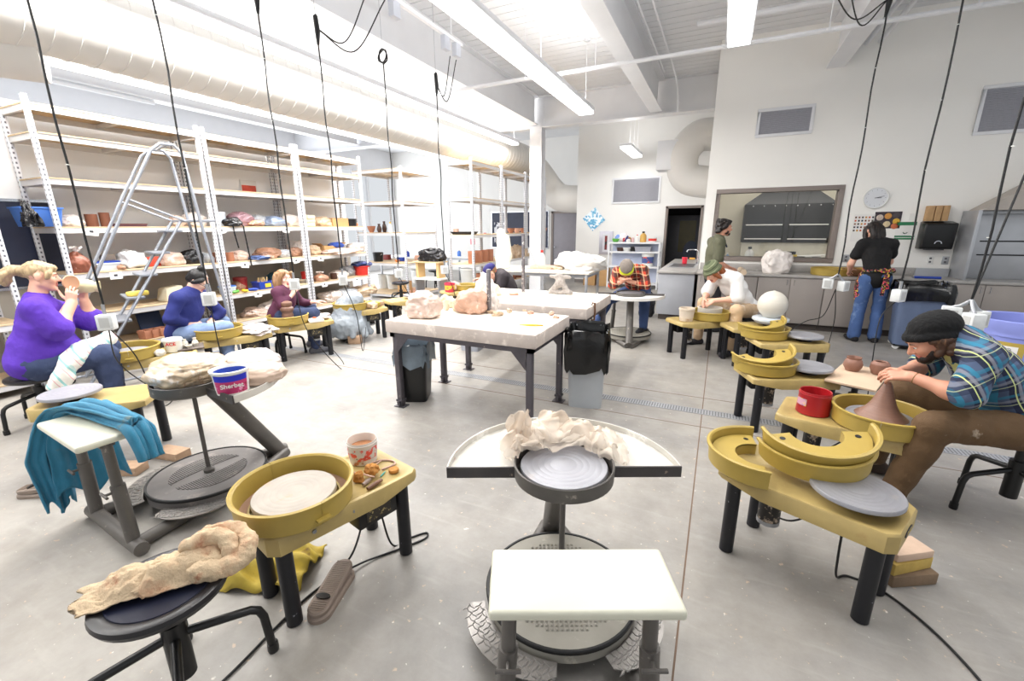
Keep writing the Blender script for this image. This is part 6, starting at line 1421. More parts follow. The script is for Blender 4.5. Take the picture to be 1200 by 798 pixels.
o = s.build('cover_cloth', GCLOTH, None, lambda P: .02*fbm(P, 6, 3, True), o=cc); tag(o, 'grey plastic cover draped over a wheel beyond the brown jar', 'cover')
brick('tan block on the tray of the wheel with the grey cover', *onw('l', .42, .08, .472)[:2], .472, 60); p = onw('l', .33, -.02, .472); bag('splash_cloth', 'yellow cloth on the tray beside the grey cover', 'cloth', YC, p, (.08, .08, .05), .3, seed=4); bag('clay_lump', 'tan clay on the tray beside the grey cover', 'clay', BAGBE, onw('l', .30, -.12, .472), (.07, .06, .05), .25, seed=8)
# red bucket, clay rolls and ware board near the man in plaid
RB = M('red_clay_bucket', (166, 26, 34), .35, var=.2, scale=7, spots=[((206, 150, 140), 8, .66, .06)])
p = onw('c', .335, .01, .466); t = bucket('plastic_bucket', 'dirty red bucket on the wheel of the man in plaid', 'bucket', RB, p, .088, .15, 1.08, fill=M('red_slip', (150, 40, 36), .5, var=.3)); t2 = t
b = MB(); b.lathe([(.0965, .06), (.094, .105)], 12, 3.3, 4.1); b.build('bucket_label', M('bucket_label_print', (196, 150, 170), .5, spots=[((40, 60, 150), 30, .55, .02), ((230, 200, 60), 24, .6, .02)]), t)
for k, (x, y, a, r, l, lab) in enumerate(((.245, -.13, 30, .018, .09, 'upper brown clay roll beside the red bucket'), (.235, -.155, 10, .016, .08, 'front brown clay roll beside the red bucket'), (.27, -.15, 70, .018, .06, 'short brown clay roll beside the red bucket'), (.22, -.125, 50, .014, .06, 'small brown clay roll near the splash pan'))):
    p = onw('c', x, y, .472+(.018 if k == 0 else .0)); o = MB().lathe([(0, 0), (r*.6, 0), (r, .005), (r*.9, l*.5), (r, l-.004), (r*.5, l), (r*.4, l-.01), (0, l-.01)], 14).build('clay_roll', BROWNC, None, loc=(p.x, p.y, p.z+r)); o.rotation_euler = (0, PI/2, R_(a+150)); tag(o, lab, 'clay')
put(make_stool('black stool carrying the ware board with two brown pots', .46), 1.10, 4.15, 15)
o = MB().rings([[(x, y, z) for x, y in ((-.27, -.22), (.02, -.36), (.26, .22), (-.03, .36))] for z in (0, .016)]).build('ware_board', M('pink_ware_board', (206, 180, 154), .8, var=.08, scale=6), None, .002, loc=(1.115, 4.17, .462)); tag(o, 'pale ware board with two brown pots beyond the man in plaid', 'board')
POTB = M('leather_brown_pot', (140, 100, 84), .55, var=.08)
pot('clay_pot', 'brown flared pot on the ware board, left one', 'pot', POTB, (1.095, 4.30, .479), vessel(.066, .115, 'jar', .01)); pot('clay_pot', 'brown rounded pot on the ware board, right one', 'pot', POTB, (1.265, 4.27, .479), [(0, 0), (.045, 0), (.05, .006), (.066, .045), (.064, .085), (.048, .105), (.04, .107), (.036, .10), (.05, .06), (.04, .012), (0, .01)])
# on the plaster tables
bag('clay_bag', 'pinkish white clay bag at the left end of the nearest plaster table', 'bag of clay', BAGP, (-2.42, 3.22, .851), (.16, .13, .12), .16, seed=31, flat=.15)
bag('clay_bag', 'round brown clay bag at the back of the nearest plaster table', 'bag of clay', M('orange_brown_bag', (200, 160, 138), .35, var=.2, scale=7, bump=.3, bscale=14, spots=[((232, 206, 190), 8, .58, .08)]), (-2.12, 3.58, .851), (.15, .12, .115), .15, seed=33, flat=.15)
bag('plastic_bundle', 'white plastic bundle beside the steel post on the nearest plaster table', 'plastic bundle', BAGW, (-1.98, 3.70, .851), (.07, .06, .11), .3, seed=34, pinch=.4)
def arch(label, x, y, rot):
    s = SDF(.008)
    for sx in (-1, 1): s.cap((sx*.05, 0, .02), (sx*.045, 0, .07), .022, .026, .02); s.ell((sx*.05, 0, .03), (.03, .03, .03), None, .02)
    s.cap((-.05, 0, .08), (0, 0, .11), .026, .028, .02); s.cap((.05, 0, .08), (0, 0, .11), .026, .028, .02)
    for k in range(5): s.ell((-.06+.03*k, -.02, .09+.02*math.sin(k*2)), .016, None, .01)
    s.cut((0, 0, .001), (0, 0, -1)); o = s.build('clay_sculpture', CREAMC, None, lambda P: .004*fbm(P, 30, 2)); o.location = (x, y, .851); o.rotation_euler = (0, 0, rot); tag(o, label, 'sculpture')
arch('small cream clay arch left of the round brown clay bag', -2.36, 3.58, .2); arch('small cream clay arch at the back edge of the nearest plaster table', -2.49, 3.68, .9)
for k, (px, py, r, lab) in enumerate(((575, 367, .035, 'clay scrap beside the steel post'), (584, 370, .045, 'largest tan clay scrap on the nearest plaster table'), (597, 366, .04, 'tan clay scrap right of the largest one'), (615, 365, .018, 'tiny clay scrap near the back of the nearest plaster table'), (622, 368, .03, 'pale clay scrap near the back of the nearest plaster table'), (646, 369, .035, 'pale clay scrap towards the right end of the nearest plaster table'), (652, 373, .025, 'small pale scrap nearest the right end of the nearest plaster table'), (513, 363, .04, 'flat pinkish scrap right of the pinkish white bag'))):
    p = at_z(px, py, .851); bag('clay_scrap', lab, 'clay scrap', BAGBE if k < 4 else PINKC, p, (r, r*.6, r*.5), .3, seed=40+k, rot=k)
p = at_z(622, 382, .852); q = MB(); q.tube([(-.09, -.03, .008), (.0, .0, .009), (.1, .03, .008)], [.004, .01, .006], 8); tag(q.build('wooden_knife', YELPL, None, loc=p), 'yellow wooden knife at the right end of the nearest plaster table', 'tool')
PST = M('spattered_post', (120, 116, 120), .4, .5, var=.3, scale=12, spots=[((206, 200, 194), 20, .55, .05)])
for label, x, y, h in (('short spattered steel post at the back of the nearest plaster table', -1.95, 3.62, .42), ('tall spattered steel post on the second plaster table', -2.2, 5.0, .72)):
    t = thing('steel_post', label, 'post', (x, y, .851)); MB().box(-.016, .016, -.016, .016, 0, h).build('post_bar', PST, t, .002); MB().lathe([(.007, h-.04), (.02, h-.03), (.02, h-.01), (.007, h)], 12).build('wire_cleat', PST, t)
    MB().tube([(0, 0, h-.03), (.28 if h > .5 else .02, .15, .0 if h < .5 else .01)], .0015, 5).build('cutting_wire', SILVER, t)
s = SDF(.01); s.cap((-.09, 0, .03), (.02, 0, .14), .03, .035, .02); s.cap((.02, 0, .14), (.11, 0, .02), .035, .025, .03); s.cap((-.1, 0, .19), (.12, 0, .19), .02, .02, .02); s.cap((0, 0, .12), (0, 0, .19), .045, .04, .03); s.cap((-.1, 0, .015), (.13, 0, .015), .03, .03, .02); s.cut((0, 0, .001), (0, 0, -1))
o = s.build('clay_bracket', M('grey_granite_clay', (168, 160, 154), .8, var=.35, scale=40, bump=.3), None, lambda P: .004*fbm(P, 20, 2)); o.location = (-1.74, 5.05, .851); o.scale = (1.1, 1.1, 1.1); tag(o, 'grey clay bracket form on the second plaster table', 'sculpture')
bag('clay_lump', 'cream clay form in front of the man in the dark cap', 'clay', CREAMC, (-2.45, 4.62, .851), (.09, .07, .07), .25, seed=51); bag('plastic_bundle', 'white crumpled plastic left of the cream clay form', 'plastic bundle', BAGW, (-2.6, 4.75, .851), (.09, .08, .12), .35, seed=52, pinch=.4)
bag('clay_scrap', 'flat pinkish clay scrap near the tall post on the second plaster table', 'clay scrap', PINKC, (-2.22, 4.75, .851), (.06, .04, .02), .2, seed=53)
t = thing('clamp', 'rusty clamp on the right edge of the second plaster table', 'clamp', (-1.165, 4.45, .78)); MB().tube([(0, 0, .09), (.03, 0, .09), (.035, 0, 0), (.03, 0, -.09), (0, 0, -.09)], .01, 8).build('clamp_bow', M('rusty_steel', (120, 84, 60), .6, .4, var=.3), t); MB().tube([(.0, 0, -.12), (.0, 0, .08)], .007, 8).build('clamp_screw', GREYPAINT, t)
# long plywood table
z3 = .861
s = SDF(.016); 
for z, r in ((.0, .1), (.12, .12), (.22, .125), (.30, .10), (.38, .09), (.50, .10), (.60, .085), (.68, .09)): s.ell((0, 0, z), (r, r*.8, .09), None, .05)
s.cap((.1, 0, .02), (.16, 0, .25), .05, .06, .05); s.cap((.16, 0, .25), (.13, 0, .6), .06, .05, .05); s.cut((0, 0, .001), (0, 0, -1))
o = s.build('torso_sculpture', M('white_plaster_sculpture', (228, 224, 208), .8, var=.06), None, lambda P: .006*fbm(P, 10, 2)); o.location = (-3.88, 7.75, z3); tag(o, 'tall white plaster sculpture on the long work table', 'sculpture')
bag('plastic_heap', 'large heap of white plastic on the long work table', 'plastic sheet', M('white_heap_film', (234, 232, 228), .4, var=.08, scale=5, bump=.4, bscale=9), (-2.35, 8.08, z3), (.4, .3, .17), .2, seed=61)
tag(MB().box(-.22, .22, -.14, .14, 0, .06).build('clay_slab', PINKC, None, .01, loc=(-3.1, 8.0, z3)), 'pinkish clay slab in the middle of the long work table', 'clay slab'); tag(MB().box(-.35, .2, -.16, .16, 0, .025).build('canvas_board', PLAST, None, .005, loc=(-3.55, 7.95, z3)), 'pale canvas board left of the pinkish clay slab', 'board')
bag('clay_lump', 'brown clay lump right of the pinkish clay slab', 'clay', BAGBE, (-2.75, 7.9, z3), (.09, .07, .04), .3, seed=63); bag('clay_lump', 'dark clay lump beside the white heap', 'clay', TERRA, (-2.68, 8.1, z3), (.06, .06, .05), .3, seed=64)
bottle('white spray bottle with red trim on the long work table', WHITEPL, (-3.22, 8.25, z3), .07, .34, REDPL, name='spray_bottle')
plate_ = bucket('plastic_bucket', 'pink and yellow bucket on the distant wheel tray', 'bucket', M('pink_red_bucket', (214, 52, 80), .4, var=.1), onw('n', .40, .02, .466), .1, .17, .92, band=M('yellow_print', (226, 190, 70), .4, spots=[((206, 60, 80), 10, .55, .02)]))
bag('clay_lump', 'pinkish clay beside the pink and yellow bucket', 'clay', BAGP, onw('n', .22, -.14, .47), (.1, .08, .08), .3, seed=66)
# work area beyond the tables
plain_table('white topped distant work table by the windows, left one', -9.6, -7.9, 10.6, 11.5, .8, WHITEPL, SILVER); plain_table('white topped distant work table by the windows, right one', -7.6, -6.2, 11.3, 12.1, .8, WHITEPL, SILVER)
t = thing('wooden_crate_stand', 'pine crate stand under the black bag by the shelving', 'stand', (-5.55, 7.7, 0)); 
for x in (-.26, .26): MB().box(x-.03, x+.03, -.12, .12, .62, .94).build('side', PINE, t)
MB().box(-.34, .34, -.16, .16, .94, .965).build('top', WOOD, t); MB().box(-.34, .34, -.16, .16, .58, .62).build('shelf', WHITEPL, t)
for x in (-.3, .3): MB().box(x-.02, x+.02, -.14, .14, 0, .58).build('leg', SILVER, t)
bag('clay_bag', 'shiny black bag on the pine crate stand', 'bag', BAGK, (-5.5, 7.7, .966), (.27, .16, .14), .2, seed=71)
bucket('plastic_bucket', 'grey white tub on the floor under the distant right work table', 'tub', WHITEPL, (-6.9, 11.5, 0), .25, .45); bucket('plastic_bucket', 'second white tub on the floor under the distant work tables', 'tub', WHITEPL, (-8.4, 11.0, 0), .22, .4)
for k, (x, y, m) in enumerate(((-8.6, 10.8, DBLUEPL), (-8.2, 10.9, M('navy_bottle', (40, 50, 90), .4)), (-7.2, 11.5, BLUEPL))): bottle(('blue bottle on the left distant work table', 'navy bottle on the left distant work table', 'pale blue bottle on the right distant work table')[k], m, (x, y, .801), .06, .2, WHITEPL)
put(make_stool('distant black stool beside the crate stand', .5), -6.3, 7.6, 0); put(make_stool('distant black stool under the windows', .5), -7.2, 10.2, 30)
poster('notice', 'pink notice on the far wall above the crate stand', 'notice', -8.75, 1.12, .2, .22, M('pink_paper', (236, 110, 130), .6), YF); poster('notice', 'small red sign on the far wall left of the chalkboard', 'sign', -8.2, 1.38, .12, .14, M('red_sign', (206, 60, 80), .6), YF)
t = poster('poster', 'black and white abstract print on the far wall', 'poster', -7.55, 1.45, .45, .75, M('mono_print', (226, 226, 230), .6, spots=[((40, 44, 70), 5, .5, .02)]), YF-.03)
t = thing('storage_rack', 'red and white sign hung on the wall above the middle shelving', 'sign', (XL+.012, 4.95, 2.32)); MB().box(0, .006, -.14, .14, -.1, .1).build('sign_sheet', PAPER, t); MB().box(.006, .009, -.12, .12, -.09, .02).build('sign_print', M('sign_red', (226, 90, 70), .6, var=.15), t); t.name = 'wall_sign'
bag('backpack', 'dark backpack on the floor beside the sink cabinet', 'backpack', M('dark_nylon', (32, 30, 36), .6, var=.25, bump=.3), (-1.12, 8.35, 0), (.13, .12, .24), .2, seed=81, flat=.1)
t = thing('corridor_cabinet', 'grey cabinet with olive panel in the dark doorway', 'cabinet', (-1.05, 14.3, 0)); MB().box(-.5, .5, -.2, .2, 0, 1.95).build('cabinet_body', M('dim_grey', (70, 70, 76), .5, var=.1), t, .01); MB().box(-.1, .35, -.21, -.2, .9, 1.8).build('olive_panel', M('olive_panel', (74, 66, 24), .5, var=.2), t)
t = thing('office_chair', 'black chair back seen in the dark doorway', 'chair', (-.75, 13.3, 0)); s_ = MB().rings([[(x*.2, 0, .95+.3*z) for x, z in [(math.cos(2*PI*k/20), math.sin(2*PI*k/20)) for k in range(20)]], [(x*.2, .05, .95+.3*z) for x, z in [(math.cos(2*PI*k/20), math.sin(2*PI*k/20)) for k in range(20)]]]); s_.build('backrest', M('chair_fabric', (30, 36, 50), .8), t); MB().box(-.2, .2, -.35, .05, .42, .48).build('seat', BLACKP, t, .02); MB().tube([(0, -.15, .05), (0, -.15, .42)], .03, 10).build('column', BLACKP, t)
for k in range(5): a = 2*PI*k/5; MB().tube([(0, -.15, .08), (.26*math.cos(a), -.15+.26*math.sin(a), .03)], .02, 8).build('leg', BLACKP, t)
# ================================================================== people
SKIN = M('skin_fair', (226, 174, 150), .5, var=.06, scale=9, sss=.08); SKINT = M('skin_tan', (206, 148, 122), .5, var=.08, scale=9, sss=.08); SKINP = M('skin_pale', (232, 188, 168), .5, var=.05, scale=9, sss=.08)
LIP = M('lip_rose', (190, 104, 96), .4, var=.05); NAIL = M('nail_purple', (110, 50, 130), .3, var=0)
EYEW = M('eye_white', (236, 234, 230), .2, var=0); IRIS = M('iris_dark', (40, 30, 26), .15, var=0)
MUDDY = M('muddy_hand', (190, 172, 152), .7, var=.15, scale=14)
def hair_mat(n, c, c2): return M(n, c, .45, var=.35, scale=9, stretch=(6, 6, 1), bump=.3, bscale=40, spots=[(c2, 12, .58, .12)])
H_DARK = hair_mat('hair_black', (14, 11, 11), (34, 27, 26)); H_BROWN = hair_mat('hair_brown', (74, 48, 32), (124, 86, 56)); H_BLOND = hair_mat('hair_ash_blond', (176, 152, 116), (104, 88, 78)); H_LBROWN = hair_mat('hair_light_brown', (150, 112, 76), (186, 150, 108)); H_RED = hair_mat('hair_auburn', (146, 78, 36), (186, 112, 58)); H_VDARK = hair_mat('hair_dark_brown', (26, 16, 13), (50, 32, 26))
def fabric(n, c, rough=.85, var=.14, **k): return M(n, c, rough, var=var, scale=k.pop('scale', 7), bump=.25, bscale=k.pop('bscale', 160), **k)
def stripes(name, base, lines, u, v, rough=.85):
    """woven check: lines = (axis 0/1, period, offset, width, colour, strength)"""
    m = bpy.data.materials.new(name); m.use_nodes = True; nt = m.node_tree; N = nt.nodes; L = nt.links; p = N['Principled BSDF']; p.inputs['Roughness'].default_value = rough
    tc = N.new('ShaderNodeTexCoord'); wv = N.new('ShaderNodeTexNoise'); wv.inputs['Scale'].default_value = 5
    L.new(tc.outputs['Object'], wv.inputs['Vector'])
    def mth(op, a, b=None):
        n = N.new('ShaderNodeMath'); n.operation = op
        for i, q in enumerate((a, b)):
            if q is None: continue
            if isinstance(q, (int, float)): n.inputs[i].default_value = q
            else: L.new(q, n.inputs[i])
        return n.outputs[0]
    co = []
    for ax in (u, v):
        d = N.new('ShaderNodeVectorMath'); d.operation = 'DOT_PRODUCT'; L.new(tc.outputs['Object'], d.inputs[0]); d.inputs[1].default_value = ax
        co.append(mth('ADD', d.outputs['Value'], mth('MULTIPLY', wv.outputs['Fac'], .03)))
    last = None
    for a, per, off, w, c, st in lines:
        f = mth('MULTIPLY', mth('LESS_THAN', mth('FRACT', mth('ADD', mth('DIVIDE', co[a], per), off)), w), st)
        mx = N.new('ShaderNodeMix'); mx.data_type = 'RGBA'; L.new(f, mx.inputs['Factor'])
        if last is None: mx.inputs['A'].default_value = (*rgb(*base), 1)
        else: L.new(last, mx.inputs['A'])
        mx.inputs['B'].default_value = (*rgb(*c), 1); last = mx.outputs['Result']
    L.new(last, p.inputs['Base Color']); return m

def lerp(a, b, t): return a+(b-a)*t
def rotv(v, ax, a): return Matrix.Rotation(a, 3, ax) @ v
def headframe(look, tilt=0., up=(0, 0, 1)):
    y = Vector(look).normalized(); x = y.cross(Vector(up)).normalized(); z = x.cross(y)
    m = Matrix((x, y, z)).transposed()
    return (m @ Matrix.Rotation(tilt, 3, 'Y')).to_4x4()
def p_torso(s, J, g, w, d, belly=0., k=.05, low=0., mid=1.):
    P, C, N = J['pel'], J['chest'], J['neck']; lat = (J['shR']-J['shL']).normalized()
    ax0 = (C-P).normalized(); ax1 = (N-C).normalized()
    s.ell(P+ax0*-.0, (.165*w+g, .122*d+g, .115+g+low), frame(ax0, lat), k)
    s.ell(lerp(P, C, .48), (.145*w*mid+g, .110*d*mid+g, .15+g), frame(ax0, lat), k)
    if belly: s.ell(lerp(P, C, .40)+(frame(ax0, lat).to_3x3() @ Vector((0, belly*.55, 0))), (.15*w+g, .12*d+g+belly*.6, .17+g), frame(ax0, lat), k)
    s.ell(C, (.165*w+g, .118*d+g, .16+g), frame(ax1, lat), k)
    s.ell(lerp(C, N, .62), (.150*w+g, .085*d+g, .085+g), frame(ax1, lat), k)
    for sh in ('shL', 'shR'):
        s.cap(lerp(C, N, .8), J[sh], .062+g, .056+g, k); s.cap(N, lerp(N, J[sh], .75), .048+g, .046+g, k)
def p_arm(s, J, side, g, f=2., k=.03, fat=1., flare=0.):
    a, b, c = J['sh'+side], J['el'+side], J['wr'+side]
    t = min(1, f); s.cap(a, lerp(a, b, t), .054*fat+g, (.054-.012*t)*fat+g+flare, k)
    if f > 1: t = f-1; s.ell(lerp(b, c, .28*t), (.044*fat+g,)*3, None, k); s.cap(b, lerp(b, c, t), .041*fat+g, (.041-.013*t)*fat+g, k)
def p_leg(s, J, side, g, f=2., k=.04, fat=1., flare=0.):
    a, b, c = J['hip'+side], J['kn'+side], J['an'+side]
    s.cap(a, b, .088*fat+g, .057*fat+g, k)
    if f > 1:
        t = f-1; s.cap(b, lerp(b, c, t), .055*fat+g, (.055-.017*t)*fat+g+flare, k)
        back = (a-b).normalized(); s.ell(lerp(b, c, .3), (.05*fat+g, .05*fat+g, .10), frame(c-b), k)
def p_foot(s, J, side, g, k=.02, hl=.05):
    c, t = J['an'+side], J['toe'+side]; d = (t-c); d.z = 0; d.normalize(); z = min(c.z, t.z)
    heel = Vector((c.x, c.y, 0))-d*hl+Vector((0, 0, t.z+.0)); 
    s.cap(c, heel+Vector((0, 0, .005)), .038+g, .034+g, k); s.cap(heel, lerp(heel, t, .65), .034+g, .036+g, k); s.cap(lerp(heel, t, .6), t, .038+g, .026+g, k)
def p_head(s, c, R, neck, wide=1.):
    q = lambda *v: c+R.to_3x3() @ Vector(v)
    s.cap(neck, q(0, -.02, -.055), .058*wide, .05*wide, .03)
    s.ell(q(0, -.015, .035), (.074*wide, .092, .082), R, .02); s.ell(q(0, .025, -.025), (.060*wide, .066, .085), R, .03)
    for x in (-1, 1): s.cap(q(x*.047*wide, .0, -.055), q(x*.018, .062, -.094), .022*wide, .018, .025); s.ell(q(x*.038*wide, .06, -.022), (.023*wide, .02, .022), R, .025)
    s.ell(q(0, .064, -.096), (.024, .02, .02), R, .025)
    s.cap(q(-.038, .078, .022), q(.038, .078, .022), .010, .010, .015)
    for x in (-1, 1): s.ell(q(x*.031, .098, .004), .015, None, .012, sub=True)
    for x in (-1, 1): s.ell(q(x*.031, .0755, .0115), (.0165, .0125, .0065), R, .004); s.ell(q(x*.031, .0755, -.0065), (.016, .0115, .005), R, .004)
    s.cap(q(0, .084, .012), q(0, .107, -.026), .008, .0135, .012)
    for x in (-1, 1): s.ell(q(x*.013, .094, -.031), .0085, None, .008)
    s.cap(q(-.02, .082, -.056), q(.02, .082, -.056), .0075, .0075, .006, t=1); s.cap(q(-.016, .081, -.067), q(.016, .081, -.067), .008, .008, .006, t=1)
    for x in (-1, 1): s.ell(q(x*.076*wide, -.012, -.002), (.010, .021, .032), R, .012)
def p_hand(s, W, d, n, side, curl=.5, spread=.10, sc_=1., nails=False, thumb=.7):
    d = Vector(d).normalized(); n = Vector(n); n = (n-d*n.dot(d)).normalized(); t = n.cross(d)*(-1 if side == 'R' else 1)
    L = [.070, .080, .074, .058]; off = [.029, .010, -.010, -.028]; bl = [.088, .092, .087, .078]
    for i in range(4):
        kq = W+(d*bl[i]+t*off[i])*sc_
        s.cap(W+(d*.012+t*off[i]*.6)*sc_, kq, .0165*sc_, .0115*sc_, .010)
        v = (d+t*(off[i]/.03)*spread).normalized(); ax = v.cross(n).normalized(); p = kq
        for j, fr in enumerate((.45, .31, .24)):
            v = rotv(v, ax, curl*(.75 if j == 0 else .85)*(1+.08*i)); e = p+v*L[i]*fr*sc_
            s.cap(p, e, (.0088-.0009*j)*sc_, (.0082-.0009*j)*sc_, .003, t=2 if (nails and j == 2) else 0); p = e
    v = (d*.55+t*.75+n*.35*thumb).normalized(); p = W+(d*.022+t*.022)*sc_
    for j, l in enumerate((.042, .036, .028)):
        e = p+v*l*sc_; s.cap(p, e, (.0135-.0018*j)*sc_, (.0115-.0015*j)*sc_, .008 if j == 0 else .004); p = e
        v = (v*.8+d*.35+n*.25*thumb).normalized()
def face_parts(root, base, c, R, glasses=None, iris=IRIS):
    q = lambda *v: c+R.to_3x3() @ Vector(v)-base
    for x in (-1, 1):
        e = MB().ell(q(x*.031, .0745, .003), .0125, 14, 10).build('eye', EYEW, root)
        MB().ell(q(x*.031, .0838, .001), .0058, 10, 8).build('iris', iris, e)
        b = MB(); b.tube([q(x*.014, .092, .025), q(x*.030, .093, .030), q(x*.047, .080, .025)], [.0028, .0032, .002], 6); b.build('eyebrow', H_DARK if glasses else H_BROWN, root)
    if glasses:
        b = MB()
        for x in (-1, 1):
            b.tube([q(x*.033+.024*math.cos(a), .103-.002*abs(math.cos(a)), .0+.019*math.sin(a)) for a in [2*PI*k/20 for k in range(21)]], .0022, 6)
            b.tube([q(x*.057, .1, .006), q(x*.078, .02, .006), q(x*.08, -.02, .0)], .0022, 6)
        b.tube([q(-.009, .104, .003), q(.009, .104, .003)], .002, 6); b.build('eyeglasses', BLACKP, root)
def make_person(label, base, J, S):
    root = thing('person', label, 'person', base); base = Vector(base); vox = S.get('vox', .008)
    R = J['R']; hd = J['head']; w, d = S.get('w', 1.), S.get('d', 1.); fat = S.get('fat', 1.)
    s = SDF(S.get('bvox', .006)); p_torso(s, J, -.004, w, d, S.get('belly', 0)); 
    for sd in 'LR':
        p_arm(s, J, sd, 0, 2., fat=fat); p_leg(s, J, sd, 0, 2., fat=fat); p_foot(s, J, sd, -.006)
        h = J['hand'+sd]; p_hand(s, J['wr'+sd], h[0], h[1], sd, h[2], nails=S.get('nails', False), sc_=S.get('hs', 1.))
    p_head(s, hd, R, J['neck'], S.get('wide', 1.))
    s.build('body', [S['skin'], LIP, NAIL if S.get('nails') else S['skin']], root, o=base)
    face_parts(root, base, hd, R, S.get('glasses'))
    wr_ = S.get('wrinkle', .006); ph = rnd.random()*9
    if 'trousers' in S:
        s = SDF(vox); ax0 = (J['chest']-J['pel']).normalized(); lat = (J['hipR']-J['hipL']).normalized()
        s.ell(J['pel'], (.165*w+.012, .122*d+.012, .11), frame(ax0, lat), .05)
        for sd in 'LR': p_leg(s, J, sd, .014, S.get('leg', 1.97), fat=fat, flare=S.get('flare', .008))
        s.build('trousers', S['trousers'], root, lambda P: wr_*1.2*fbm(P+ph, 7, 3, True), o=base)
    if 'shirt' in S:
        s = SDF(vox); p_torso(s, J, .014, w, d, S.get('belly', 0), low=S.get('low', .02))
        for sd in 'LR': p_arm(s, J, sd, .012, S.get('sleeve', .8), fat=fat, flare=S.get('sflare', .008))
        sh = s.build('shirt', S['shirt'], root, lambda P: wr_*fbm(P+ph+3, 8, 3, True), o=base)
        if 'collar' in S:
            ax = (J['neck']-J['chest']).normalized(); m = frame(ax, J['shR']-J['shL'], J['neck']-base+ax*-.005)
            b = MB(); b.T = m; b.lathe([(.062, -.01), (.070, .03), (.088, .012), (.085, .0), (.07, .018), (.058, -.01)], 28); b.build('collar', S['collar'], root)
    if 'shoes' in S:
        for sd in 'LR':
            s = SDF(.007); p_foot(s, J, sd, .006); s.cut((0, 0, .002), (0, 0, -1)); s.build('shoe', S['shoes'], root, o=base)
    return root
def hq(J): return lambda *v: J['head']+J['R'].to_3x3() @ Vector(v)
def hair(root, base, J, mat, caps=(), ells=(), curls=None, vox=.006, amp=.004, fr=30, name='hair', cuts=(), k=.02):
    s = SDF(vox); q = hq(J); R = J['R']
    for c, r in ells: s.ell(q(*c), r, R, k)
    for pts, r in caps:
        pp = bez([q(*p) for p in pts], 4) if len(pts) > 2 else [q(*p) for p in pts]
        for i in range(len(pp)-1):
            f0, f1 = i/(len(pp)-1), (i+1)/(len(pp)-1); r0, r1 = (r if hasattr(r, '__len__') else (r, r)); s.cap(pp[i], pp[i+1], r0+(r1-r0)*f0, r0+(r1-r0)*f1, k)
    if curls:
        rr = random.Random(curls[0])
        for i in range(curls[1]):
            c = curls[2](rr)
            if c: s.ell(q(*c), rr.uniform(*curls[3]), None, .006)
    for o, n in cuts: s.cut(q(*o), R.to_3x3() @ Vector(n))
    rr_ = R.to_3x3().transposed(); cc = np.array(J['head']); RM = np.array(rr_)
    def disp(P):
        l = (P-cc) @ RM.T; l = l*np.array([1, 1, .25]); return amp*fbm(l, fr, 3)
    return s.build(name, mat, root, disp, o=base)
def frame2(ang): a = R_(ang); return Vector((math.cos(a), math.sin(a), 0)), Vector((math.sin(a), -math.cos(a), 0))
def plane_pt(px, py, base, right, lat):     # where the sight line meets the person's own fore-and-aft plane
    d = _ray(px, py); o = Vector((0, 0, EYE)); n = right; t = ((Vector((base[0], base[1], 0))+right*lat-o).dot(n))/d.dot(n); return o+d*t

# ---- man in blue plaid, throwing the cone
V_ = Vector
J = dict(pel=V_((1.62, 3.2, .61)), chest=V_((1.405, 3.18, .865)), neck=V_((1.245, 3.16, 1.035)), shL=V_((1.30, 2.98, .985)), shR=V_((1.29, 3.36, .985)), elL=V_((1.235, 2.92, .775)), elR=V_((1.22, 3.42, .79)),
         wrL=V_((1.055, 3.065, .815)), wrR=V_((1.06, 3.21, .80)), hipL=V_((1.58, 3.09, .58)), hipR=V_((1.58, 3.31, .58)), knL=V_((1.15, 2.93, .585)), knR=V_((1.14, 3.45, .60)), anL=V_((1.07, 3.0, .10)), anR=V_((1.1, 3.47, .10)), toeL=V_((.90, 2.97, .035)), toeR=V_((.93, 3.49, .035)),
         head=V_((1.125, 3.15, 1.015)), R=headframe((-.80, -.05, -.55)), handL=(( -.93, .22, -.1), (.05, .45, -.85), .55), handR=((-.9, -.25, .0), (.0, -.6, -.8), .6))
PLAID = stripes('blue_plaid', (70, 84, 112), [(0, .105, .0, .38, (24, 30, 58), .9), (0, .105, .45, .16, (40, 128, 160), .8), (1, .115, .1, .34, (22, 28, 56), .6), (1, .115, .55, .14, (40, 122, 152), .6), (0, .105, .66, .14, (150, 150, 158), .6), (1, .115, .78, .12, (140, 142, 152), .5), (0, .105, .80, .05, (214, 222, 150), .9), (1, .115, .93, .04, (196, 206, 160), .6)], (.80, .30, .50), (-.55, 0, .83))
KHAKI = fabric('khaki_trousers', (98, 74, 48), spots=[((196, 182, 162), 6, .64, .1), ((84, 62, 42), 4, .58, .2)])
m1 = make_person('man in black beanie and blue plaid shirt bending over a clay cone', (1.62, 3.2, 0), J, dict(skin=SKINT, shirt=PLAID, trousers=KHAKI, shoes=fabric('brown_shoe', (66, 52, 44)), sleeve=.92, sflare=.02, w=1.05, d=1.05, fat=1.08, vox=.006, bvox=.005, collar=PLAID, wrinkle=.007, low=.06))
B_ = V_((1.62, 3.2, 0))
hair(m1, B_, J, H_BROWN, curls=(5, 150, lambda r: (lambda a, z: (.088*math.sin(a), -.02-.095*math.cos(a), z) if abs(a) < 2.0 else None)(r.uniform(-2.2, 2.2), r.uniform(-.075, .035)), (.012, .022)), ells=[((0, -.03, -.01), (.078, .085, .06))], vox=.005, amp=.002)
hair(m1, B_, J, H_VDARK, ells=[((0, .06, -.085), (.048, .036, .034)), ((.045, .02, -.06), (.022, .04, .04)), ((-.045, .02, -.06), (.022, .04, .04))], vox=.005, amp=.003, fr=60, name='beard')
BEAN = fabric('black_knit', (9, 9, 11), .95, var=.2)
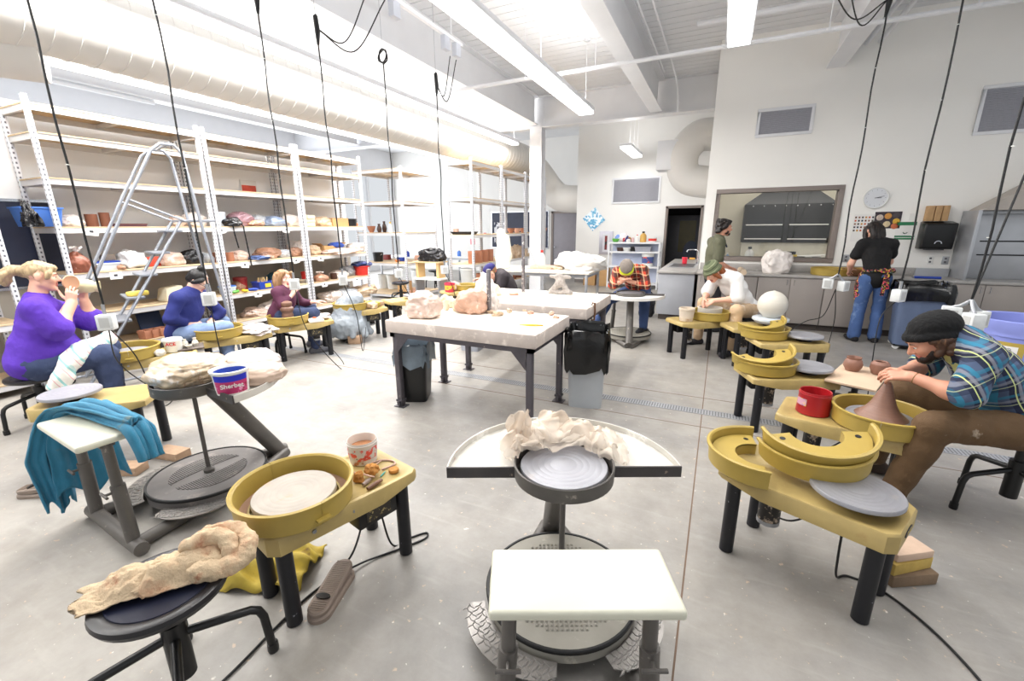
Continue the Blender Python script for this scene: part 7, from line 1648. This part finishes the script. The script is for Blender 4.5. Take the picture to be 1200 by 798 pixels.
hair(m1, B_, J, BEAN, ells=[((0, -.045, .075), (.098, .115, .075)), ((0, -.085, .05), (.09, .085, .07))], caps=[([(.07, .05, .055), (.085, -.02, .035), (.07, -.085, .0)], .016), ([(-.07, .05, .055), (-.085, -.02, .035), (-.07, -.085, .0)], .016), ([(-.07, .05, .055), (0, .085, .06), (.07, .05, .055)], .014)], amp=.002, fr=80, name='beanie', k=.02)
q = MB(); W_ = J['wrL']-B_; q.T = frame(J['wrL']-J['elL'], (0, 0, 1), W_-(J['wrL']-J['elL']).normalized()*.02); q.lathe([(.030, -.004), (.034, 0), (.030, .004)], 24); q.build('bracelet', M('tan_cord', (150, 116, 70), .6), m1)

# ---- woman in purple, looking at a pot
bs = (-5.24, 1.47, 0); f, r = frame2(66); pp = lambda px, py, lat=0.: plane_pt(px, py, bs, r, lat)
J = dict(pel=V_((bs[0], bs[1], .56)), chest=pp(52, 382), neck=pp(44, 350), shR=pp(40, 362, .19), shL=pp(56, 361, -.19), elR=pp(68, 386, .20), wrR=pp(84, 355, .08), elL=pp(108, 375, -.10), wrL=pp(99, 353, -.08), head=pp(49, 324), R=headframe(f*.99+r*.05+V_((0, 0, -.12))))
J.update(hipR=J['pel']+r*.11+f*.04-V_((0, 0, .01)), hipL=J['pel']-r*.11+f*.04-V_((0, 0, .01)))
J.update(knR=J['pel']+r*.17+f*.46+V_((0, 0, -.0)), knL=J['pel']-r*.2+f*.46+V_((0, 0, -.0)))
J.update(anR=J['knR']+f*-.02+V_((0, 0, -.47)), anL=J['knL']+f*-.02+V_((0, 0, -.47)))
for sd in 'LR': J['toe'+sd] = V_((J['an'+sd].x, J['an'+sd].y, .035))+f*.16
J['handR'] = (V_((0, 0, 1))+f*.15, f*.2-r*.95, .55); J['handL'] = (V_((0, 0, 1))+f*.1, f*-.35+r*.4, .45)
PURP = fabric('purple_tee', (84, 44, 168), .85); DENIM = fabric('dark_denim', (52, 64, 96), .9, spots=[((96, 110, 140), 5, .6, .15)])
m2 = make_person('woman with blond ponytail and purple shirt looking at a pot she holds up', bs, J, dict(skin=SKIN, shirt=PURP, trousers=DENIM, shoes=fabric('dark_shoe', (40, 38, 44)), sleeve=.95, sflare=.035, w=1.35, d=1.35, belly=.10, fat=1.35, wide=1.12, nails=True, vox=.008, wrinkle=.008, low=.03))
B_ = V_(bs)
hair(m2, B_, J, H_BLOND, ells=[((0, -.022, .045), (.085, .098, .085)), ((0, .055, .075), (.06, .04, .03))], caps=[([(0, -.10, .03), (0, -.16, .045), (0, -.20, .01), (0, -.21, -.06)], (.035, .03)), ([(.02, -.17, .03), (.05, -.22, .0), (.06, -.22, -.05)], (.02, .008)), ([(-.02, -.17, .03), (-.04, -.21, .0), (-.05, -.20, -.05)], (.02, .008)), ([(.06, .06, .055), (.078, .05, .02), (.08, .04, -.01)], (.016, .006)), ([(-.06, .06, .055), (-.078, .05, .02), (-.08, .04, -.01)], (.016, .006))], vox=.006, amp=.006, fr=40)
TOWS = stripes('striped_towel', (232, 228, 220), [(0, .11, .0, .16, (120, 196, 196), .8), (0, .11, .3, .06, (220, 150, 160), .8), (1, .09, .2, .12, (150, 206, 206), .6)], (f.x, f.y, .5), (r.x, r.y, -.4), .95)
s = SDF(.009)
for k, (l0, l1) in enumerate(((.24, .10), (.19, .02), (.13, -.06), (.06, -.14))):
    a = J['pel']+f*(.20-.03*k)+r*.30+V_((0, 0, -.12-.05*(k % 2))); pts = [a, J['pel']+f*(.22+.02*k)+r*.25+V_((0, 0, .02)), J['pel']+f*(.30+.02*k)+r*.16+V_((0, 0, .09)), J['pel']+f*(.40+.015*k)+r*.05+V_((0, 0, .10)), J['pel']+f*(.50)+r*(-.05+.0*k)+V_((0, 0, .10+.01*k))]
    q = bez(pts, 5)
    for i in range(len(q)-1): s.cap(q[i], q[i+1], .045, .045, .02)
o = s.build('hand_towel', TOWS, None, lambda P: .01*fbm(P, 9, 3, True), o=J['pel']); tag(o, 'white striped towel across the lap of the woman in purple', 'towel')
c = pp(83, 331, .03); b = MB(); b.T = frame(f*.55+r*.8, (0, 0, 1)); b.lathe([(0, -.008), (.058, -.008), (.064, 0), (.058, .008), (.05, .006), (0, .006)], 30); tag(b.build('round_mirror', M('tan_wood_disc', (196, 148, 116), .5, var=.1), None, loc=c), 'round tan disc held up in the right hand of the woman in purple', 'disc')
b = MB(); b.T = frame(f*.9+r*.12+V_((0, 0, -.12)), (0, 0, 1)); b.lathe([(0, -.10), (.04, -.10), (.055, -.09), (.068, -.04), (.06, .0), (.064, .02), (.055, .05), (.042, .075), (.052, .10), (.054, .105), (.045, .104), (.035, .08), (0, .07)], 32)
tag(b.build('clay_pot', M('cream_slip_pot', (206, 196, 160), .5, var=.1, scale=6), None, loc=J['wrL']+V_((0, 0, .135))+f*.02), 'cream curvy pot tipped on its side in the raised hand of the woman in purple', 'pot')

# ---- woman in dark blue top
p = at_z(212, 389, .55); bs = (p.x, p.y, 0); f, r = frame2(60); pp = lambda px, py, lat=0.: plane_pt(px, py, bs, r, lat)
J = dict(pel=V_((bs[0], bs[1], .55)), chest=pp(221, 362), neck=pp(224, 343), shR=pp(208, 350, .16), shL=pp(240, 348, -.16), elR=pp(199, 374, .2), wrR=pp(226, 379, .08), elL=pp(258, 366, -.20), wrL=pp(245, 378, -.07), head=pp(232, 329), R=headframe(f*.75+r*.25+V_((0, 0, -.62)), .1))
J.update(hipR=J['pel']+r*.09+f*.03, hipL=J['pel']-r*.09+f*.03, knR=J['pel']+r*.16+f*.42+V_((0, 0, .02)), knL=J['pel']-r*.25+f*.40+V_((0, 0, .02)))
J.update(anR=J['knR']+f*-.03+V_((0, 0, -.47)), anL=J['knL']+f*-.03+V_((0, 0, -.47)))
for sd in 'LR': J['toe'+sd] = V_((J['an'+sd].x, J['an'+sd].y, .035))+f*.15
J['handR'] = (f*.6-r*.75+V_((0, 0, .05)), V_((0, 0, -.5))-r*.6, .6); J['handL'] = (f*.6+r*.75+V_((0, 0, -.1)), V_((0, 0, -.5))+r*.6, .6)
LDEN = fabric('light_denim', (128, 150, 190), .9, spots=[((176, 192, 214), 5, .58, .15)])
m3 = make_person('woman with dark bun and glasses in a blue long sleeved top at her wheel', bs, J, dict(skin=SKINP, shirt=fabric('navy_blue_top', (30, 40, 112), .8), trousers=LDEN, shoes=fabric('blue_shoe', (60, 70, 100)), sleeve=1.55, w=.92, d=.95, fat=.95, glasses=True, low=.03))
hair(m3, V_(bs), J, H_DARK, ells=[((0, -.025, .045), (.082, .095, .08)), ((0, -.04, .14), (.035, .035, .03)), ((0, -.06, -.01), (.07, .06, .05))], caps=[([(.06, .05, .06), (.08, .02, .02), (.078, -.02, -.02)], (.016, .012)), ([(-.06, .05, .06), (-.08, .02, .02), (-.078, -.02, -.02)], (.016, .012))], amp=.003)

# ---- woman in maroon
p = at_z(327, 369, .54); bs = (p.x, p.y, 0); f, r = frame2(52); pp = lambda px, py, lat=0.: plane_pt(px, py, bs, r, lat)
J = dict(pel=V_((bs[0], bs[1], .54)), chest=pp(334, 350), neck=pp(333, 339), shR=pp(325, 343, .15), shL=pp(343, 343, -.16), elR=pp(330, 357, .22), wrR=pp(342, 346, .10), elL=pp(353, 355, -.20), wrL=pp(368, 354, -.10), head=pp(333, 327), R=headframe(f*.5+r*.72+V_((0, 0, .05)), -.12))
J.update(hipR=J['pel']+r*.09+f*.03, hipL=J['pel']-r*.09+f*.03, knR=J['pel']+r*.16+f*.42+V_((0, 0, .02)), knL=J['pel']-r*.25+f*.40+V_((0, 0, .02)))
J.update(anR=J['knR']+f*-.03+V_((0, 0, -.47)), anL=J['knL']+f*-.03+V_((0, 0, -.47)))
for sd in 'LR': J['toe'+sd] = V_((J['an'+sd].x, J['an'+sd].y, .035))+f*.15
J['handR'] = (f*.5+V_((0, 0, .8)), f*.6-r*.5, .5); J['handL'] = (f*.85+V_((0, 0, .1)), V_((0, 0, -1)), .35)
m4 = make_person('woman with light brown bob in a maroon top beside a brown clay jar', bs, J, dict(skin=SKINP, shirt=fabric('maroon_top', (84, 34, 62), .8), trousers=DENIM, shoes=fabric('grey_shoe', (90, 90, 96)), sleeve=1.6, w=.9, d=.92, fat=.9, low=.03))
hair(m4, V_(bs), J, H_LBROWN, ells=[((0, -.025, .045), (.086, .098, .084))], caps=[([(sx*.05, .07, .085), (sx*.085, .045, .02), (sx*.092, .02, -.06), (sx*.08, .01, -.12)], (.02, .022)) for sx in (-1, 1)]+[([(sx*.06, -.06, .05), (sx*.085, -.05, -.04), (sx*.07, -.04, -.12)], (.04, .03)) for sx in (-1, 1)]+[([(0, -.09, .03), (0, -.09, -.04), (0, -.07, -.12)], (.04, .035))], amp=.004)

# ---- man in white shirt and striped beanie
bs = (.40, 6.62, 0); f, r = frame2(218)
up = V_((0, 0, 1)); P0 = V_(bs)
L_ = lambda x, y, z: P0+r*x+f*y+up*z
J = dict(pel=L_(0, .0, .57), chest=L_(0, .24, .86), neck=L_(0, .43, 1.03), shL=L_(-.19, .36, 1.0), shR=L_(.19, .37, .98), elL=L_(-.24, .36, .74), elR=L_(.20, .48, .76), wrL=L_(-.06, .56, .70), wrR=L_(.08, .60, .70), hipL=L_(-.1, .03, .55), hipR=L_(.1, .03, .55), knL=L_(-.30, .40, .60), knR=L_(.33, .42, .60), anL=L_(-.30, .40, .10), anR=L_(.33, .46, .10), toeL=L_(-.32, .58, .035), toeR=L_(.34, .64, .035), head=L_(.02, .56, 1.06), R=headframe(f*.72+up*-.66))
J['handL'] = (f*.7+r*.4+up*-.5, r*.5+up*-.7, .35); J['handR'] = (f*.5-r*.4+up*-.6, r*-.6+up*-.6, .35)
m5 = make_person('man in white shirt and green striped beanie shaping a wide bowl', bs, J, dict(skin=SKIN, shirt=fabric('white_tee', (232, 230, 228), .85, var=.05, spots=[((120, 110, 110), 9, .74, .02)]), trousers=fabric('tan_clay_trousers', (206, 176, 142), .9, spots=[((232, 216, 196), 6, .58, .1), ((150, 118, 92), 9, .64, .1)]), shoes=fabric('dark_shoe2', (50, 48, 52)), sleeve=.9, sflare=.03, w=1.05, d=1.05))
hair(m5, V_(bs), J, H_RED, ells=[((0, -.02, .03), (.084, .096, .075))], caps=[([(sx*.07, .04, .03), (sx*.085, .02, -.03), (sx*.08, -.0, -.09)], (.022, .016)) for sx in (-1, 1)]+[([(sx*.05, -.07, .0), (sx*.06, -.075, -.06), (sx*.05, -.07, -.11)], (.04, .02)) for sx in (-1, 1)], amp=.005)
hx, hy_, hz = [J['R'].to_3x3() @ V_(v) for v in ((1, 0, 0), (0, 1, 0), (0, 0, 1))]
BEANG = stripes('green_striped_knit', (104, 112, 84), [(0, .03, .0, .35, (60, 66, 50), .8), (0, .06, .5, .15, (170, 176, 140), .6)], tuple(hz), tuple(hx), .95)
hair(m5, V_(bs), J, BEANG, ells=[((0, -.02, .07), (.094, .108, .085))], caps=[([(.08, .03, .04), (0, .09, .05), (-.08, .03, .04)], .02), ([(.08, .03, .04), (.07, -.07, .02), (0, -.115, .01), (-.07, -.07, .02), (-.08, .03, .04)], .02)], amp=.002, fr=60, name='beanie')

# ---- man in green shirt standing by the counter
bs = (-.02, 7.60, 0); f, r = frame2(22); P0 = V_(bs); L_ = lambda x, y, z: P0+r*x+f*y+up*z
J = dict(pel=L_(0, -.05, .94), chest=L_(0, -.05, 1.25), neck=L_(0, -.02, 1.45), shL=L_(-.18, -.04, 1.40), shR=L_(.18, -.06, 1.40), elL=L_(-.25, .05, 1.12), elR=L_(.22, -.08, 1.11), wrL=L_(-.18, .26, 1.0), wrR=L_(.16, .12, .98), hipL=L_(-.09, -.04, .90), hipR=L_(.09, -.04, .90), knL=L_(-.1, .0, .50), knR=L_(.1, -.0, .50), anL=L_(-.1, -.04, .09), anR=L_(.1, -.06, .09), toeL=L_(-.11, .13, .035), toeR=L_(.11, .11, .035), head=L_(0, .055, 1.62), R=headframe(f+up*-.08))
J['handL'] = (f*.9+up*-.2, up*-1, .5); J['handR'] = (f*.6+up*-.6, r*-.8, .5)
OLIVE = fabric('olive_tee', (92, 92, 72), .85); NAVY = fabric('navy_apron', (42, 50, 76), .85)
m6 = make_person('dark haired bearded man in olive shirt and navy apron standing by the counter', bs, J, dict(skin=SKINT, shirt=OLIVE, trousers=fabric('black_trousers', (34, 34, 40)), shoes=fabric('black_shoe', (30, 30, 32)), sleeve=.8, sflare=.02, low=.02))
hair(m6, V_(bs), J, H_VDARK, ells=[((0, -.025, .05), (.086, .10, .085)), ((0, -.07, -.02), (.07, .05, .06)), ((0, .05, .095), (.055, .04, .025))], curls=(3, 60, lambda q: (lambda a, z: (.085*math.sin(a), -.02-.095*math.cos(a), z) if abs(a) < 2. else None)(q.uniform(-2.1, 2.1), q.uniform(-.07, .11)), (.022, .034)), amp=.004)
hair(m6, V_(bs), J, H_VDARK, ells=[((0, .062, -.09), (.044, .032, .03)), ((.048, .02, -.06), (.018, .035, .04)), ((-.048, .02, -.06), (.018, .035, .04))], amp=.003, fr=60, name='beard')
s = SDF(.009); s.ell(lerp(J['pel'], J['chest'], .75)+f*.035, (.13, .10, .20), frame(up, r), .03); s.ell(J['pel']+f*.05+up*-.12, (.17, .10, .34), frame(up, r), .03); s.cut(J['chest']+f*.02, -f*1.0)
s.build('apron', NAVY, m6, lambda P: .006*fbm(P, 8, 3, True), o=V_(bs)); MB().tube([q-V_(bs) for q in bez([J['chest']+f*.13+r*.1+up*.08, J['neck']+f*.02+r*.09+up*.02, J['neck']-f*.08+up*.03, J['neck']+f*.02-r*.09+up*.02, J['chest']+f*.13-r*.1+up*.08], 6)], .012, 8).build('apron_strap', NAVY, m6)

# ---- woman at the counter, seen from behind
bs = (2.03, 7.78, 0); f, r = frame2(96); P0 = V_(bs); L_ = lambda x, y, z: P0+r*x+f*y+up*z
J = dict(pel=L_(0.02, .0, .93), chest=L_(-.01, .06, 1.22), neck=L_(-.03, .13, 1.43), shL=L_(-.19, .09, 1.38), shR=L_(.16, .09, 1.38), elL=L_(-.26, .16, 1.10), elR=L_(.21, .2, 1.13), wrL=L_(-.20, .34, .98), wrR=L_(.12, .42, 1.0), hipL=L_(-.085, .0, .88), hipR=L_(.10, .0, .88), knL=L_(-.10, .03, .48), knR=L_(.12, .02, .48), anL=L_(-.14, -.06, .09), anR=L_(.11, -.06, .09), toeL=L_(-.17, .11, .035), toeR=L_(.13, .11, .035), head=L_(-.05, .20, 1.56), R=headframe(f*.85-r*.12+up*-.5))
J['handL'] = (f*.8+up*-.3+r*.2, up*-.6+r*.6, .5); J['handR'] = (f*.7-r*.4+up*-.2, up*-1, .5)
JEANS = fabric('blue_jeans', (66, 92, 140), .9, spots=[((126, 150, 186), 4, .56, .15)])
m7 = make_person('long dark haired woman in black top and jeans with her back turned at the counter', bs, J, dict(skin=SKIN, shirt=fabric('black_tee', (13, 12, 14), .85), trousers=JEANS, shoes=fabric('black_shoe3', (26, 24, 26)), sleeve=.55, sflare=.015, w=.95, d=.98, fat=.95, low=.03, flare=.028))
hair(m7, V_(bs), J, H_VDARK, ells=[((0, -.025, .045), (.088, .10, .086)), ((0, -.06, -.02), (.085, .06, .09))], caps=[([(sx*.07, .03, .06), (sx*.092, .03, -.02), (sx*.09, .05, -.12), (sx*.075, .08, -.18)], (.028, .02)) for sx in (-1, 1)]+[([(x, -.09, .0), (x*1.1, -.085, -.1), (x*1.1, -.05, -.17)], (.035, .022)) for x in (-.05, 0, .05)], amp=.004)
FLORAL = M('floral_apron', (30, 30, 34), .8, var=.1, spots=[((226, 80, 96), 34, .54, .02), ((236, 206, 70), 30, .57, .02), ((240, 150, 150), 38, .6, .02), ((120, 180, 150), 33, .62, .02)])
wz = J['pel']+up*.10; lat = r
b = MB(); ring = [wz-V_(bs)+r*.175*math.cos(a)+f*(.145*math.sin(a))+up*(.012*math.sin(a*3)) for a in [2*PI*k/40 for k in range(41)]]
b.rings([[p+up*-.015 for p in ring[:-1]], [p+(p-(wz-V_(bs)))*.03+up*-.015 for p in ring[:-1]], [p+(p-(wz-V_(bs)))*.03+up*.015 for p in ring[:-1]], [p+up*.015 for p in ring[:-1]]], True, False, False); b.build('apron_band', FLORAL, m7, smooth=60)
k0 = wz-V_(bs)-f*.155+r*.05
for dx, l in ((-.015, .34), (.03, .25)): MB().bar(k0, k0+r*dx+up*-l-f*.015, .045, .008, up=tuple(f)).build('apron_tie', FLORAL, m7)
for sx in (-1, 1): MB().tube(bez([k0, k0+r*.05*sx+up*.03-f*.02, k0+r*.075*sx+up*-.005-f*.02, k0+r*.04*sx+up*-.02-f*.01, k0], 4), .012, 8).build('apron_bow', FLORAL, m7)
s = SDF(.009); s.ell(J['pel']+f*.05+up*-.16-r*.09, (.125, .13, .30), frame(up, r), .03); s.cut(J['pel']+f*.02-r*.10, -f*.9+r*.9); s.build('apron_skirt', FLORAL, m7, lambda P: .006*fbm(P, 8, 2, True), o=V_(bs))

# ---- man in red plaid at the far kick wheel, head bowed
bs = (-1.17, 6.98, 0); f, r = frame2(-84); P0 = V_(bs); L_ = lambda x, y, z: P0+r*x+f*y+up*z     # r points to the left of the picture
J = dict(pel=L_(-.06, 0, .69), chest=L_(.0, .18, .92), neck=L_(.06, .33, 1.03), shL=L_(-.14, .28, 1.02), shR=L_(.24, .30, .99), elL=L_(-.20, .42, .81), elR=L_(.28, .44, .80), wrL=L_(.05, .50, .87), wrR=L_(.14, .52, .86), hipL=L_(-.16, .04, .66), hipR=L_(.06, .04, .66), knL=L_(-.19, .38, .58), knR=L_(.34, .34, .56), anL=L_(-.20, .43, .19), anR=L_(.50, .30, .19), toeL=L_(-.13, .58, .14), toeR=L_(.66, .36, .13), head=L_(.09, .45, 1.04), R=headframe(f*.42+up*-.9, 0, f*.9+up*.3))
J['handL'] = (r*.55+f*.3+up*.3, f*-.3+up*-.8, .5); J['handR'] = (r*-.5+f*.2+up*.4, up*-.8, .5)
REDP = stripes('red_plaid', (196, 66, 40), [(0, .085, .0, .42, (44, 40, 38), .75), (1, .085, .2, .42, (44, 40, 38), .75), (0, .085, .55, .14, (206, 190, 150), .6), (1, .085, .72, .14, (206, 190, 150), .6)], (.9, .2, .2), (.1, -.4, .9))
m8 = make_person('man in red plaid shirt and grey beanie bowed over a kick wheel', bs, J, dict(skin=SKINT, shirt=REDP, trousers=fabric('mid_denim', (58, 78, 122), .9), sleeve=1.45, shoes=fabric('black_sneaker', (40, 40, 46), spots=[((200, 200, 204), 10, .68, .03)]), w=1., low=.02, wrinkle=.007))
hx, hy_, hz = [J['R'].to_3x3() @ V_(v) for v in ((1, 0, 0), (0, 1, 0), (0, 0, 1))]
GREYK = fabric('grey_knit', (134, 124, 116), .95); hair(m8, V_(bs), J, GREYK, ells=[((0, -.02, .075), (.096, .11, .085))], amp=.003, fr=60, name='beanie')
hair(m8, V_(bs), J, M('lime_knit', (190, 200, 40), .9), caps=[([(.088, .02, .045), (.05, .085, .05), (-.05, .085, .05), (-.088, .02, .045), (-.07, -.08, .03), (0, -.12, .025), (.07, -.08, .03), (.088, .02, .045)], .013)], amp=.001, name='beanie_band'); hair(m8, V_(bs), J, M('tan_knit', (190, 150, 100), .9), caps=[([(.085, .03, .018), (.05, .085, .022), (-.05, .085, .022), (-.085, .03, .018), (-.07, -.075, .0), (0, -.11, -.005), (.07, -.075, .0), (.085, .03, .018)], .016)], amp=.001, name='beanie_cuff')

# ---- man in dark cap behind the second plaster table
bs = (-2.72, 5.85, 0); f, r = frame2(-150); P0 = V_(bs); L_ = lambda x, y, z: P0+r*x+f*y+up*z
put(make_stool('black stool under the man in the dark cap behind the plaster tables', .46), bs[0], bs[1], 30)
J = dict(pel=L_(0, -.0, .58), chest=L_(0, .12, .84), neck=L_(0, .22, .99), shL=L_(-.18, .17, .96), shR=L_(.18, .18, .96), elL=L_(-.22, .26, .74), elR=L_(.24, .30, .78), wrL=L_(-.10, .42, .86), wrR=L_(.10, .46, .90), hipL=L_(-.1, .03, .55), hipR=L_(.1, .03, .55), knL=L_(-.16, .42, .55), knR=L_(.14, .42, .55), anL=L_(-.16, .38, .10), anR=L_(.14, .38, .10), toeL=L_(-.17, .55, .035), toeR=L_(.15, .55, .035), head=L_(0, .34, 1.0), R=headframe(f*.75+up*-.66))
J['handL'] = (f*.7+up*.1, up*-1, .5); J['handR'] = (f*.7+up*.1, up*-1, .5)
m9 = make_person('man in navy cap and charcoal shirt leaning behind the second plaster table', bs, J, dict(skin=SKIN, shirt=fabric('charcoal_tee', (52, 46, 50), .85), trousers=fabric('dark_denim2', (50, 60, 90)), shoes=fabric('black_shoe4', (30, 30, 34)), sleeve=.75, sflare=.015, low=.02))
hair(m9, V_(bs), J, H_LBROWN, ells=[((0, -.02, .03), (.08, .092, .07)), ((0, -.06, -.03), (.06, .05, .04))], amp=.003)
NAVC = fabric('navy_cap', (44, 40, 104), .85); hair(m9, V_(bs), J, NAVC, ells=[((0, -.015, .065), (.09, .105, .075)), ((0, .10, .05), (.07, .07, .012))], amp=.001, name='cap', k=.015)
q = MB(); pts = [J['neck']-V_(bs)+r*.075*math.cos(a)+f*.07*math.sin(a)+up*(.035) for a in [2*PI*k/24 for k in range(25)]]; q.tube(pts, .012, 8); q.build('red_neckband', M('red_knit', (206, 40, 60), .8), m9)
# ================================================================== lights and camera
TUBED = M('fluorescent_lens_dim', (255, 255, 255), .4, var=0, emit=1.15)
TUBE = M('fluorescent_lens', (255, 255, 255), .4, var=0, emit=3.2)
def strip(label, x, y0, y1, z, w=.26, k=1.):
    t = thing('strip_light', label, 'light fixture', (x, (y0+y1)/2, z), group='hanging fluorescent strip lights'); h = (y1-y0)/2
    b = MB(); b.box(-w/2, w/2, -h, h, .03, .09); b.build('housing', STEELW, t, .006)
    b = MB(); b.box(-w/2+.012, w/2-.012, -h+.01, h-.01, -.02, .03); b.build('lens', TUBE if k >= 1 else TUBED, t, .01)
    n = max(2, int(2*h/2.2))
    for k in range(n+1):
        y = -h+.5+(2*h-.6)*k/n
        q = MB(); q.tube([(0, y, .09), (0, y, ZC-z-.01)], .004, 6); q.lathe([(.05, ZC-z-.03), (.06, ZC-z-.005)], 12, o=(0, y, 0)); q.build('hanger', STEELW, t)
    ld = bpy.data.lights.new('strip_lamp', 'AREA'); ld.shape = 'RECTANGLE'; ld.size = w*.8; ld.size_y = 2*h-.1; ld.energy = LAMP*2*h*k; ld.color = (1, .985, .96)
    lo = bpy.data.objects.new('strip_lamp', ld); COL.objects.link(lo); lo.location = (x, (y0+y1)/2, z-.03)
    lu = ld.copy(); lu.energy = UP_FILL*2*h*(k if k < 1 else 1)*(.5 if k < 1 else 1); lo = bpy.data.objects.new('ceiling_fill', lu); COL.objects.link(lo); lo.location = (x, (y0+y1)/2, z+.12); lo.rotation_euler = (PI, 0, 0)  # added fill above each strip, aimed up to brighten the deck
LAMP = 6.2; UP_FILL = 7.5
strip('long white strip light above the plaster work tables', -2.28, 1.2, 7.85, 3.5, .27)
strip('white strip light above the right hand row of wheels', -.04, 1.2, 5.75, 3.5, .24)
strip('white strip light at the far right of the ceiling', 2.2, 1.5, 4.3, 3.5, .26, 2.2)
strip('long white strip light between the round duct and the nearest beam', -4.68, -2, 10.2, 3.56, .2, .06)
strip('white strip light behind the round duct above the shelving', -6.2, -2, 10.2, 3.27, .2, .35)
strip('short white strip light added to brighten the recessed wall', -2.2, 10.8, 12.4, 3.4, .26, 1.6)  # extra lamp, added to brighten the recess
def area(name, loc, rot, sx, sy, e, col=(1, 1, 1)):
    ld = bpy.data.lights.new(name, 'AREA'); ld.shape = 'RECTANGLE'; ld.size = sx; ld.size_y = sy; ld.energy = e; ld.color = col
    o = bpy.data.objects.new(name, ld); COL.objects.link(o); o.location = loc; o.rotation_euler = rot; return o
area('window_daylight', (XW+.05, 7.0, 2.0), (0, -PI/2, 0), 3.2, 15.5, 620, (.93, .96, 1))
area('rear_fill', (-1, -4.0, 2.2), (PI/2, 0, 0), 9, 3.5, 14, (1, .97, .94))  # added fill from behind the camera, no window stands there
area('glaze_room_lamp', (1.4, 10.0, 2.95), (0, 0, 0), 2.2, 1.2, 25, (1, .97, .9))
w = bpy.data.worlds.new('daylight'); sc.world = w; w.use_nodes = True
w.node_tree.nodes['Background'].inputs[0].default_value = (.92, .96, 1, 1); w.node_tree.nodes['Background'].inputs[1].default_value = .7
cam = bpy.data.cameras.new('camera'); co = bpy.data.objects.new('camera', cam); COL.objects.link(co)
cam.sensor_width = 36; cam.sensor_fit = 'HORIZONTAL'; cam.lens = FPX/1200*36; cam.clip_start = .02; cam.clip_end = 200
mt = Matrix((RT, UP, -FWD)).transposed().to_4x4(); mt.translation = (0, 0, EYE); co.matrix_world = mt
sc.camera = co
vs = sc.view_settings; vs.view_transform = 'Standard'; vs.look = 'None'; vs.exposure = .2; vs.gamma = 1.
sc.cycles.max_bounces = 6; sc.cycles.diffuse_bounces = 4; sc.cycles.glossy_bounces = 3; sc.cycles.transparent_max_bounces = 12; sc.cycles.use_denoising = True
sc.cycles.sample_clamp_indirect = 6
